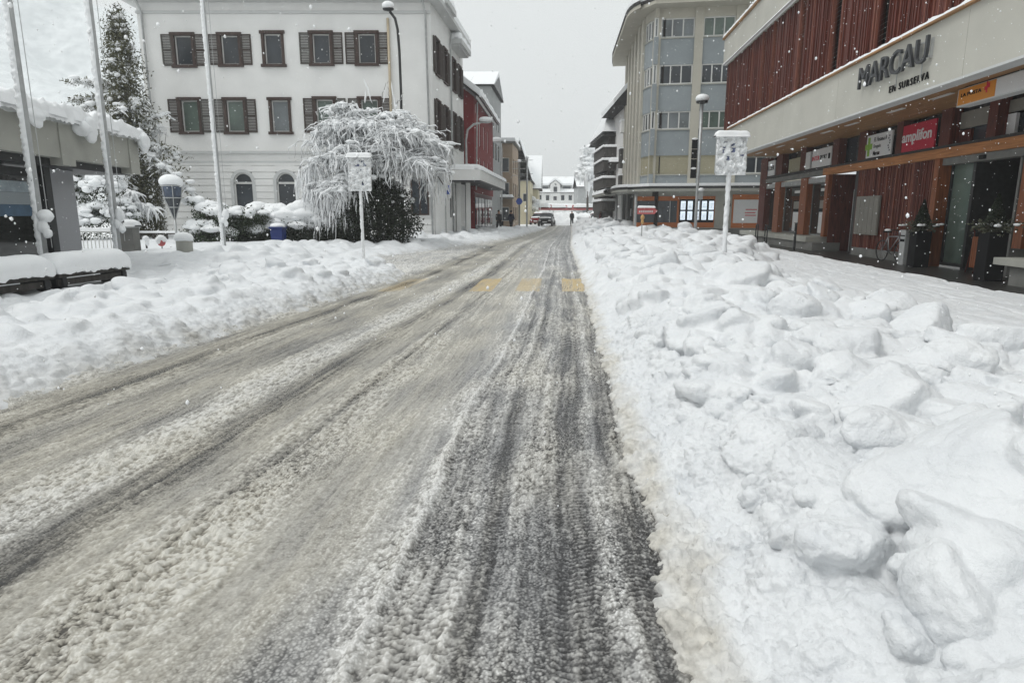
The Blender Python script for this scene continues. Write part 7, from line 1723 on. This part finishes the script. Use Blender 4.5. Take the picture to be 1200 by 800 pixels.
g = G(639, 264.2); car(g[0], 79, math.radians(80), 'cardark', 'dark car facing us at the left foot of the far snow heap')
g = G(634, 262); car(g[0] - .7, 87, math.radians(75), 'carred', 'red car just left of and behind the dark car')
car(px_at(661, 100), 100, math.radians(5), 'cardark', 'dark snow-covered car seen side-on over the top of the far snow heap')
car(px_at(698, 84), 83, math.radians(86), 'carred', 'red car parked at the right foot of the far snow heap', True)
# ---------------- market stalls with red canopies
def stall(x, y, w_, label):
    t = thing('market_stall', label, 'stall', (x, y, 0), 0, 'market stalls at the end of the street')
    for sx in (-1, 1):
        for sy in (-1, 1): MB().tube([(sx * w_ / 2, sy * 1.2, 0), (sx * w_ / 2, sy * 1.2, 2.2)], .04, 6).build('pole', M['zinc'], t)
    MB().add([(-w_ / 2 - .3, -1.5, 2.1), (w_ / 2 + .3, -1.5, 2.1), (w_ / 2 + .3, 1.5, 2.1), (-w_ / 2 - .3, 1.5, 2.1), (-w_ / 2 - .3, 0, 2.8), (w_ / 2 + .3, 0, 2.8)], [(0, 1, 5, 4), (2, 3, 4, 5), (1, 2, 5), (3, 0, 4), (3, 2, 1, 0)]).build('canopy', M['awning'], t)
    MB().box(-w_ / 2 - .3, w_ / 2 + .3, -1.53, -1.503, 1.98, 2.1).build('valance', M['awning'], t)
    MB().box(-w_ / 2, w_ / 2, -1.0, -.3, .2, .95).build('counter', M['coatred'], t)
    v, f = snow_strip([(-w_ / 2 - .2, -.35, 2.42), (w_ / 2 + .2, -.35, 2.42)], 2.1, .6, int(w_ * 7), .6); np_mesh('snow', v, f, M['snow'], t)
for k, (px, Y, w_, lab) in enumerate(((645, 112, 5.0, 'wide red market canopy behind the left part of the far snow heap'), (665, 116, 5.0, 'red market canopy behind the middle of the far snow heap'), (687, 108, 4.0, 'red market canopy at the right end of the far row'), (633, 104, 3.0, 'small red stall at the left end of the far row'))):
    stall(px_at(px, Y), Y, w_, lab)
# ------------------------------------------------------------------ wooded mountain side, haze of the snowfall partly painted into its pale colour, left
def hill():
    nx, ny = 160, 70; xs = np.linspace(-420, 60, nx); ys = np.linspace(170, 330, ny); X, Y = np.meshgrid(xs, ys)
    Z = np.clip((-X - 20) / 300, 0, 1) ** .8 * 150 * np.clip((Y - 165) / 120, 0, 1) + 7 * fbm(X * .03, Y * .03, 4, 501) * np.clip((Y - 165) / 40, 0, 1) - 1
    m = mat('snowy_forest_hazed', (.58, .61, .62), .9, .2, .30, 0, 40, .1, col2=(.76, .79, .80)); o = np_mesh('hill', np.stack([X, Y, Z], -1).reshape(-1, 3), grid_faces(ny, nx), m); tag(o, kind='structure')
hill()
# ------------------------------------------------------------------ falling snow
def flakes():
    rng = np.random.default_rng(77); n = 16000
    Y = 2.2 + 34 * rng.random(n) ** .8; px = rng.uniform(-150, 1350, n); X = (px - 600) / F * Y * 1.03; Z = rng.uniform(.15, 1.0, n) * (2.2 + Y * .42)
    r = .0034 + .0055 * rng.random(n) ** 4
    C = np.stack([X, Y, Z], -1); ok = np.hypot(X, Y) > 2.0; C = C[ok]; r = r[ok]
    v, f = blobs(C, np.stack([r, r, r * 1.25], -1), 1, 3, .3); o = np_mesh('falling_snow', v, f, M['snow']); tag(o, 'white snowflakes falling through the air over the whole street', 'snowflakes', kind='stuff')
flakes()
# ------------------------------------------------------------------ snowy air
hz_ = MB().box(-430, 230, -30, 345, -1.2, 165).build('haze', bpy.data.materials.new('snow_air'))
hm = hz_.data.materials[0]; hm.use_nodes = True; tn = hm.node_tree; tn.nodes.clear(); oo = tn.nodes.new('ShaderNodeOutputMaterial'); pv_ = tn.nodes.new('ShaderNodeVolumePrincipled')
pv_.inputs['Color'].default_value = (.93, .95, .96, 1); pv_.inputs['Density'].default_value = 0.0010; pv_.inputs['Anisotropy'].default_value = 0.0
tn.links.new(pv_.outputs[0], oo.inputs['Volume']); tag(hz_, kind='stuff'); hz_['label'] = 'pale snowy air between the houses fading the far street'; hz_['category'] = 'haze'
